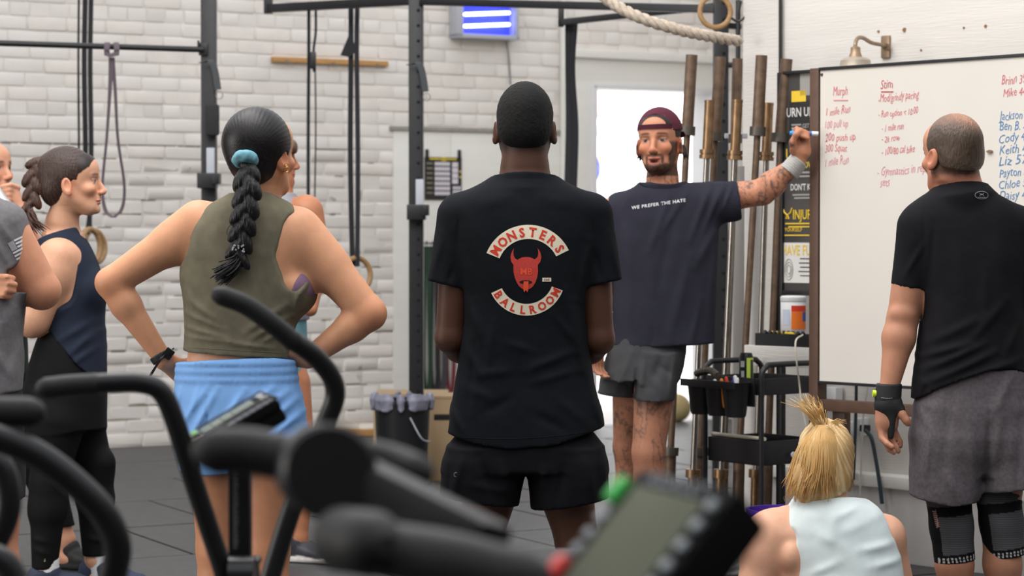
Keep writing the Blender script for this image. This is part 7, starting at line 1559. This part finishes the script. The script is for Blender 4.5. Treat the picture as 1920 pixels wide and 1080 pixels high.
# ================================================================== man in grey tee at the left edge
def man_grey():
    s = Per(-40, 7.0, 'man in a grey tee with a striped flag sleeve patch, arms crossed', (-210, 0), (130, 1.82), h=.006)
    skin = np.array(C8(192, 134, 104)); hd = Head(s.w(-74, 288, 0), R3(-.5, .0), 1.04); F = s.field(); hd.build(F)
    F.cone(s.w(-72, 320), s.w(-60, 375), .062, .075, .03); F.loft(s.rows([(372, -95, -10, .07), (395, -140, 20, .10), (440, -150, 28, .12), (560, -145, 34, .13), (660, -150, 32, .13), (780, -145, 30, .13)]), k=.03)
    s.arm(F, (8, 420, -.02), (78, 545, .0), (-30, 535, .16), .068, .058, .050, .034, bulge=1.0); s.arm(F, (-140, 420, .0), (-160, 548, .04), (0, 545, .14), .066, .05, .046, .034)
    hand(F, s.w(-30, 552, .11), s.w(16, 552, -.02)-s.w(-30, 552, .11), (0, 0, 1), .98, curl=(.2, .4, .4), spread=.05, thumb_side=1)
    for i, (yy, x1) in enumerate(((519, 26), (531, 30), (543, 28), (553, 20))): F.cone(s.w(-8, yy, -.10), s.w(x1-14, yy+1, -.125), .0115, .0112, .006); F.cone(s.w(x1-14, yy+1, -.125), s.w(x1-2, yy+3, -.105), .0112, .010, .003)
    s.leg(F, (-95, 800), (-95, 985), (-100, 1225), .095, .065, .042, (0, 1)); s.leg(F, (-15, 800), (-5, 985), (-5, 1225), .095, .065, .042, (.4, 1))
    me, vs = F.mesh('body'); c = np.tile(skin, (len(vs), 1))*(1+.06*mnoise(vs, 12, 5))[:, None]; c = hd.colors(vs, None, c, skin, lip=C8(180, 100, 90), brow=C8(60, 44, 36)); setcol(me, c); link('body', me, M_SKIN, s.e)
    F = hairfield(hd); HE(F, hd, (0, -.018, .028), (.079, .100, .093)); HE(F, hd, (0, -.05, -.02), (.068, .055, .055), .03); capcut(F, hd, (0, .05, .03), (0, 1, -.25)); capcut(F, hd, (0, -.09, -.06), (0, .3, -1)); finish(F, 'hair', MATS.get('dark_brown_hair') or mat('dark_brown_hair', C8(40, 30, 26), .6), s.e)
    F = s.gfield(-200, 355, 110, 760, (-.25, .25)); F.loft(s.rows([(368, -92, -12, .07), (382, -135, 14, .095), (400, -152, 30, .11), (440, -158, 38, .13), (520, -158, 42, .14), (600, -158, 45, .142), (680, -158, 42, .142), (750, -156, 38, .144)]), k=0, n=2.5)
    F.cone(s.w(6, 424, -.02), s.w(50, 530, -.0), .080, .062, .03); F.plane(s.w(38, 498), s.w(78, 560)-s.w(22, 470), box=([s.w(20, 0)[0], 0, s.z(545)], [9, 99, s.z(380)])); F.cone(s.w(-140, 424), s.w(-150, 530), .07, .06, .03)
    F.disp(s.folds([(0, 400, 40, 460, 6, 4), (-10, 420, 30, 500, 6, 5), (45, 500, 60, 470, 5, -4), (40, 560, 10, 640, 8, 4), (44, 600, 20, 700, 8, -4), (10, 520, 20, 600, 8, 5), (0, 640, 30, 700, 8, 4)])); F.disp(lambda p: .003*mnoise(p, 13, 81)); s.hem(F, [(-210, 733), (-60, 738), (0, 737), (38, 733), (80, 730)]); F.plane(s.w(-50, 366), (0, .2, 1)); tee, _ = finish(F, 't_shirt', mat('heather_grey_tee', C8(112, 110, 112), .9, noise=.12, nscale=80, bump=.4, bscale=480, spec=.12), s.e)
    bv = bvh_of(tee); k = s.m(1); og = s.w(46, 466, 0); ux = np.array([.86, 0, .50])*k; uy = np.array([-.42, 0, .90])*k
    for j in range(6):
        v = [(-13+ (12 if j > 2 else 0), -17+j*6.4), (14, -17+j*6.4), (14, -13.6+j*6.4), (-13+(12 if j > 2 else 0), -13.6+j*6.4)]; project([(q[0], q[1], 0) for q in v], [(0, 1, 2, 3)], og, ux, uy, bv, .002, 'flag_stripe', mat('patch_white', C8(206, 206, 208), .7), tee, maxlen=6)
    project([(-13, 1, 0), (-2, 1, 0), (-2, 18, 0), (-13, 18, 0)], [(0, 1, 2, 3)], og, ux, uy, bv, .0019, 'flag_field', mat('patch_grey', C8(168, 168, 172), .7), tee, maxlen=6)
    F = s.gfield(-200, 720, 70, 960, (-.25, .25)); F.loft(s.rows([(725, -156, 38, .140), (800, -152, 44, .138), (860, -150, 42, .130), (885, -130, 24, .08)]), k=0); F.loft(s.rows([(840, -152, -56, .13), (945, -150, -56, .12)]), k=.02); F.loft(s.rows([(840, -54, 46, .13), (945, -52, 44, .12)]), k=.02); F.disp(lambda p: .003*mnoise(p, 13, 82)); s.hem(F, [(-210, 935), (70, 935)]); finish(F, 'shorts', cloth('dark_grey_shorts', C8(44, 44, 48)), s.e)
    shoe(s, (-100, 0), (0, 1), C8(60, 60, 62)); shoe(s, (-5, 0), (.4, 1), C8(60, 60, 62))
# ================================================================== person drinking behind him
def drinker():
    s = Per(-5, 9.3, 'person in a dark green top drinking from a can, mostly hidden at the left edge', (-100, 0), (175, 1.84), h=.0062, hf=.004)
    skin = np.array(C8(204, 148, 120)); hd = Head(s.w(-22, 318, 0), R3(-math.pi/2-.5, .05), 1.05); F = s.field(); hd.build(F)
    F.cone(s.w(-26, 350), s.w(-20, 395), .055, .065, .03); F.loft(s.rows([(398, -60, 15, .07), (420, -88, 40, .10), (500, -85, 42, .12), (620, -75, 40, .12), (740, -75, 45, .12)]), k=.03)
    s.arm(F, (32, 432, -.02), (82, 505, -.06), (38, 400, -.20), .055, .045, .043, .028, bulge=1.0)
    F.cone(s.w(38, 400, -.20), s.w(22, 366, -.20), .028, .035, .02)
    for i in range(4): a = [s.w(34-i*2, 352+i*9, -.20), s.w(20-i, 347+i*9, -.235), s.w(4, 350+i*9, -.235)]; F.cone(a[0], a[1], .0115, .011, .004); F.cone(a[1], a[2], .011, .0095, .003)
    s.arm(F, (-85, 440, .0), (-90, 560, .0), (-60, 640, -.05), .05, .042, .04, .028)
    s.leg(F, (-30, 760), (-30, 890), (-40, 1034), .09, .06, .04, (-.2, -1)); s.leg(F, (30, 760), (80, 890), (122, 1012), .09, .06, .040, (1, -.4))
    me, vs = F.mesh('body'); c = np.tile(skin, (len(vs), 1)); c = hd.colors(vs, None, c, skin, lip=C8(180, 100, 90), brow=C8(50, 36, 30)); setcol(me, c); link('body', me, M_SKIN, s.e)
    F = hairfield(hd, hh=.005); HE(F, hd, (0, -.018, .030), (.080, .100, .094)); HE(F, hd, (0, -.05, -.03), (.07, .055, .06), .03); HAIRLINE(F, hd); finish(F, 'hair', MATS.get('dark_brown_hair'), s.e)
    F = s.gfield(-110, 385, 80, 700, (-.25, .25)); F.loft(s.rows([(398, -62, 22, .08), (415, -90, 46, .10), (500, -92, 50, .13), (600, -84, 48, .135), (700, -84, 52, .138)]), k=0); F.cone(s.w(30, 430), s.w(66, 480, -.04), .065, .058, .03); F.plane(s.w(58, 470, -.04), s.w(66, 480)-s.w(30, 430), box=([s.w(45, 0)[0], 0, s.z(520)], [9, 99, 9])); F.disp(lambda p: .003*mnoise(p, 13, 83)); finish(F, 't_shirt', cloth('dark_green_tee', C8(40, 52, 46)), s.e)
    F = Field([s.w(-110, 0)[0], s.Y-.25, .14], [s.w(175, 0)[0], s.Y+.25, s.z(680)], .007); F.off = .008; F.loft(s.rows([(690, -76, 46, .13), (780, -76, 60, .14)]), k=0); s.leg(F, (-30, 780), (-30, 890), (-40, 1034), .1, .066, .05); s.leg(F, (30, 780), (80, 890), (122, 1012), .1, .066, .045); s.hem(F, [(-110, 990), (175, 985)]); finish(F, 'leggings', MATS['black_leggings'], s.e)
    b = MB(); c, d = s.w(44, 412, -.20), s.w(38, 400, -.20); b.tube([c, d], .034, 18); b.build('wristband', M_DARK, s.e)
    shoe(s, (-40, .0), (-.2, -1), C8(20, 20, 22)); shoe(s, (128, .0), (1, -.5), C8(18, 18, 20), sole=C8(24, 24, 26))
    a, b_ = s.w(14, 392, -.235), s.w(-8, 362, -.235); d = b_-a; d /= np.linalg.norm(d); cn = empty('drink_can', a, 0, 'silver drink can held to the mouth at the left edge', 'can')
    b = MB(); b.lathe([(0, 0), (.024, .0), (.032, .008), (.032, .105), (.026, .118), (.0255, .121), (0, .119)], a, 24, d); b.build('can', mat('brushed_can', C8(190, 190, 192), .3, metal=.6), cn)
# ================================================================== woman mostly hidden behind the olive tank
def woman_hidden():
    s = Per(545, 9.6, 'woman in a grey tank and teal shorts, almost hidden behind the long braid', (470, 0), (640, 1.88), h=.0062, hf=.0035)
    skin = np.array(C8(178, 118, 86)); hd = Head(s.w(510, 297, 0), R3(-math.pi/2+.15, .0), 1.0); s.fine = (hd.c-.12, hd.c+.12); F = s.field(); hd.build(F, fem=True)
    F.cone(s.w(520, 325), s.w(528, 372), .045, .055, .03); F.loft(s.rows([(372, 505, 560, .10), (400, 500, 580, .16), (480, 500, 585, .15), (560, 505, 572, .13), (620, 498, 572, .15), (700, 498, 574, .16)]), k=.03)
    s.arm(F, (576, 400, -.12), (590, 505, -.12), (582, 580, -.22), .060, .046, .042, .03); F.cone(s.w(574, 395, -.1), s.w(584, 430, -.12), .068, .060, .03); s.arm(F, (540, 400, .17), (520, 500, .2), (560, 560, .1), .05, .04, .04, .03)
    s.leg(F, (545, 720, -.06), (566, 850, -.08), (560, 1010, -.10), .085, .055, .038, (1, -.2)); s.leg(F, (525, 720, .08), (520, 850, .08), (510, 1004, .08), .085, .055, .038, (1, 0))
    me, vs = F.mesh('body'); c = np.tile(skin, (len(vs), 1)); c = hd.colors(vs, None, c, skin, lip=C8(170, 96, 86), brow=C8(90, 66, 50)); setcol(me, c); link('body', me, M_SKIN, s.e)
    F = hairfield(hd, hh=.004); HE(F, hd, (0, -.018, .032), (.083, .105, .098)); HE(F, hd, (0, -.05, -.03), (.075, .06, .07), .03); HE(F, hd, (.0, .088, .045), (.058, .022, .036), .02); capcut(F, hd, (0, .0, -.08), (0, 0, -1)); HE(F, hd, (0, .110, -.040), (.09, .060, .062), .01, 'sub')
    F.disp(lambda p: .0015*mnoise(p*[1, 1, .3], 90, 3)); me, vs = F.mesh('hair'); setcol(me, strandcol(vs, C8(92, 66, 48), C8(150, 120, 92), 90)); link('hair', me, M_HAIRV, s.e)
    F = s.gfield(480, 355, 610, 600, (-.25, .28)); F.loft(s.rows([(362, 522, 552, .10), (376, 505, 564, .13), (400, 498, 578, .16), (480, 497, 588, .165), (560, 500, 580, .15), (600, 500, 580, .15)]), k=0); F.cone(s.w(584, 402, -.17), s.w(588, 440, -.17), .085, .085, 0, 'sub'); finish(F, 'tank_top', cloth('light_grey_jersey', C8(140, 142, 148)), s.e)
    F = s.gfield(480, 585, 600, 715, (-.25, .28)); F.loft(s.rows([(588, 498, 574, .15), (640, 494, 575, .165), (702, 494, 575, .17)]), k=0); s.hem(F, [(480, 700), (600, 702)]); finish(F, 'shorts', cloth('teal_shorts', C8(112, 158, 170)), s.e)
    shoe(s, (556, -.10), (1, -.45), C8(50, 50, 56)); shoe(s, (510, .08), (1, 0), C8(50, 50, 56))
# ================================================================== blonde woman sitting on the floor
def woman_blonde():
    s = Per(1545, 6.77, 'blonde woman with a high ponytail sitting on the floor in a pale mint tank', (1340, 0), (1730, 1.10), h=.0055, hf=.004, yr=(-.30, .75))
    skin = np.array(C8(224, 170, 140)); hd = Head(s.w(1546, 862, .02), R3(.15, -.10), .98); F = s.field(); hd.build(F, fem=True, full=False)
    F.cone(s.w(1545, 890, .0), s.w(1546, 945, .0), .055, .065, .03); F.cone(s.w(1546, 930, .01), s.w(1548, 966, .02), .060, .075, .03)
    F.loft(s.rows([(962, 1490, 1615, .06), (990, 1435, 1660, .095), (1030, 1440, 1668, .11), (1100, 1455, 1680, .13), (1180, 1450, 1690, .14), (1280, 1440, 1700, .15)]), k=.04)
    F.cone(s.w(1455, 1003, -.0), s.w(1434, 1034, -.01), .078, .072, .04); F.cone(s.w(1490, 985, .01), s.w(1450, 1005, .0), .06, .07, .03); s.arm(F, (1440, 1010, -.0), (1408, 1130, -.04), (1390, 1240, -.12), .072, .050, .045, .03); F.cone(s.w(1620, 990, .01), s.w(1655, 1008, .01), .05, .064, .03); s.arm(F, (1655, 1005, .02), (1690, 1130, .06), (1680, 1230, -.05), .064, .050, .045, .03)
    F.ell(s.w(1484, 1044, -.085), (.030, .030, .042), k=.02)
    hand(F, s.w(1390, 1240, -.12), (-.2, -.3, -.9), (1, 0, 0), .9, curl=(-.3, -.5, .0)); hand(F, s.w(1680, 1230, -.05), (.2, -.3, -.9), (-1, 0, 0), .9, curl=(-.3, -.5, 0))
    for sx, kx in ((1500, 1470), (1600, 1640)):
        a, k_, f_ = s.w(sx, 1290, .05), s.w(kx, 1200, .50), s.w(kx-30 if sx < 1550 else kx+20, 1270, .62); k_[2] = .36; a[2] = .12; f_[2] = .07; F.cone(a, k_, .10, .065, .03); F.cone(k_, f_, .062, .042, .02)
    me, vs = F.mesh('body'); c = np.tile(skin, (len(vs), 1))*(1+.05*mnoise(vs, 12, 5)+.04*(mnoise(vs, 170, 6) > .75))[:, None]; c = mixc(c, skin*[1, .78, .70], sst(mnoise(vs, 7, 8), .0, .7)*.45); setcol(me, c); link('body', me, M_SKIN, s.e)
    B0, B1 = C8(220, 176, 114), C8(250, 226, 178)
    F = Field(hd.c-[.17, .16, .20], hd.c+[.16, .15, .15], .0038); HE(F, hd, (0, -.018, .028), (.086, .106, .098)); F.ell(s.w(1540, 890, -.055), (.080, .050, .085), k=.03); F.ell(s.w(1512, 905, -.04), (.035, .045, .075), k=.03); F.ell(s.w(1578, 888, -.02), (.030, .05, .060), k=.03); F.ell(s.w(1540, 803, -.03), (.035, .035, .030), k=.025)
    capcut(F, hd, (0, .055, .03), (0, 1, -.1)); tie = s.w(1541, 798, -.05)
    def cb(p):
        x = (p[:, 0]-tie[0])/(np.abs(tie[2]-p[:, 2])+.05); return .0010*np.sin(x*34+3*mnoise(p, 10, 2))+.0006*np.sin(x*83+4*mnoise(p, 12, 3))
    F.disp(cb); me, vs = F.mesh('hair'); x = (vs[:, 0]-tie[0])/(np.abs(tie[2]-vs[:, 2])+.05); n = np.sin(x*30+4*mnoise(vs, 9, 4))*.5+np.sin(x*70+4*mnoise(vs, 14, 7))*.5
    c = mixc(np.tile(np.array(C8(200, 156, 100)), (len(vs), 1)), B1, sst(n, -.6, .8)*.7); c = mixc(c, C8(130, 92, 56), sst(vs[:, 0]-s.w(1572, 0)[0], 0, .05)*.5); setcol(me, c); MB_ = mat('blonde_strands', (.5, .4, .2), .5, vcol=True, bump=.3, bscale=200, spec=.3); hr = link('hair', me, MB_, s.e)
    rs = np.random.RandomState(5); b = MB()
    for k in range(620):   # locks hanging over the back of the head
        u = rs.uniform(-1.04, 1.04); v = abs(u)**1.0; top_ = s.w(1541+u*10, 800+rs.uniform(-3, 3), -.080); m1 = s.w(1541+u*43, 832+rs.uniform(-4, 4)+6*v, -.112+.05*u*u); m2 = s.w(1540+u*57, 880+rs.uniform(-8, 8), -.118+.088*u*u+rs.normal()*.003)
        ey = rs.uniform(905, 942) if u < .25 else rs.uniform(895, 925)
        e_ = s.w(1536+u*55+(-7 if u < 0 else 4)+rs.normal()*4, ey, -.108+.088*u*u+rs.normal()*.005)
        q = bez([top_, m1, m2, e_], 5); b.tube(q, [.0023*(1-.8*(i/(len(q)-1))**2) for i in range(len(q))], 4)
    for k in range(22):   # flyaways
        u = rs.uniform(-1, 1); a = s.w(1541+u*55, 870+rs.uniform(-40, 60), -.06); q = bez([a, a+np.array([rs.normal()*.012-.008, -.01, -.012]), a+np.array([rs.normal()*.03-.022, -.02, rs.normal()*.02])], 5); b.tube(q, .00028, 3)
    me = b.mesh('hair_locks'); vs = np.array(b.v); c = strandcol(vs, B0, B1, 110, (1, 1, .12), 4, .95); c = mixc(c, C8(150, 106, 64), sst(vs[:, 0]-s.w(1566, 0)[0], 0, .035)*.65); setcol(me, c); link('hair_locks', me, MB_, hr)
    b = MB()
    for k in range(85):   # ponytail spraying upwards
        u = rs.normal()*.5; q = bez([s.w(1541+u*6, 806, -.05+rs.normal()*.006), s.w(1538+u*12, 790, -.055+rs.normal()*.01), s.w(1527+u*20, 768+rs.uniform(-4, 6), -.06+rs.normal()*.015), s.w(1512+u*34, 748+rs.uniform(-12, 16)+abs(u)*8, -.06+rs.normal()*.02)], 5); b.tube(q, [.0026*(1-.85*i/(len(q)-1)) for i in range(len(q))], 5)
    for k in range(22):
        q = bez([s.w(1550, 803, -.05), s.w(1562+rs.uniform(-4, 8), 792+rs.uniform(-6, 6), -.05), s.w(1578+rs.uniform(-8, 10), 798+rs.uniform(-14, 14), -.05)], 4); b.tube(q, [.0018*(1-.8*i/(len(q)-1)) for i in range(len(q))], 4)
    me = b.mesh('ponytail'); vs = np.array(b.v); setcol(me, strandcol(vs, C8(226, 186, 124), C8(250, 230, 184), 90, (1, 1, .3), 6, .95)); link('ponytail', me, MB_, s.e)
    F = s.gfield(1430, 915, 1720, 1180, (-.22, .26)); F.loft(s.rows([(928, 1492, 1612, .075), (940, 1484, 1636, .10), (956, 1474, 1652, .118), (985, 1462, 1668, .130), (1020, 1462, 1680, .140), (1060, 1470, 1690, .148), (1110, 1470, 1697, .152), (1180, 1470, 1700, .150)]), k=0, n=2.4)
    F.cone(s.w(1455, 950, -.10), s.w(1447, 1010, -.13), .040, .088, .0, 'sub'); F.cone(s.w(1456, 1000, .02), s.w(1446, 1030, .02), .070, .086, 0, 'sub'); F.cone(s.w(1447, 1010, -.13), s.w(1436, 1070, -.12), .088, .080, 0, 'sub'); F.cone(s.w(1688, 950, -.0), s.w(1700, 985, -.02), .060, .068, .0, 'sub')
    F.disp(s.folds([(1500, 1070, 1560, 1040, 8, 3), (1490, 1080, 1600, 1075, 8, 3), (1670, 1010, 1600, 1020, 8, 4), (1690, 1040, 1620, 1050, 8, 4), (1560, 935, 1545, 1000, 9, 2), (1640, 960, 1560, 990, 10, 2), (1600, 940, 1560, 960, 7, 3), (1520, 990, 1560, 1010, 10, 2)])); F.disp(lambda p: .002*mnoise(p, 15, 91)); F.plane(s.w(1550, 931), (.06, .15, 1))
    finish(F, 'tank_top', cloth('mint_white_jersey', C8(222, 232, 231)), s.e)
    F = Field([s.w(1400, 0)[0], s.Y-.28, .0], [s.w(1740, 0)[0], s.Y+.62, .40], .008); F.off = .008; F.loft(s.rows([(1180, 1455, 1695, .145), (1300, 1435, 1705, .16)]), k=0)
    for sx, kx in ((1500, 1470), (1600, 1640)):
        a, k_ = s.w(sx, 1290, .05), s.w(kx, 1200, .50); k_[2] = .36; a[2] = .12; F.cone(a, k_, .10, .068, .03)
    F.plane([0, 0, .006], (0, 0, -1)); F.plane([0, s.Y+.42, 0], (0, 1, 0)); finish(F, 'shorts', cloth('grey_blue_shorts', C8(70, 80, 96)), s.e)
    shoe(s, (1440, .66), (-.1, 1), C8(150, 150, 156)); shoe(s, (1658, .66), (.1, 1), C8(150, 150, 156))

# a pair of trainers left by the cart
def trainers():
    for i, (px, Y, lab_) in enumerate(((1352, 9.3, 'worn beige trainer on the floor by the cart, left of the pair'), (1404, 9.15, 'grey trainer with pale sole on the floor behind the seated blonde woman'))):
        s = Per.__new__(Per); s.Y = Y; x = P(px, 449, Y)[0]; s.e = empty('trainer', (x, Y, 0), 0, lab_, 'shoe')
        shoe(s, (px, 0), (-1, .25) if i == 0 else (-.75, -.5), C8(130, 122, 112) if i == 0 else C8(150, 150, 150), nm='upper')
for fn in (man_center, coach, man_right, woman_olive, woman_navy, man_grey, drinker, woman_hidden, woman_blonde, trainers):
    fn()
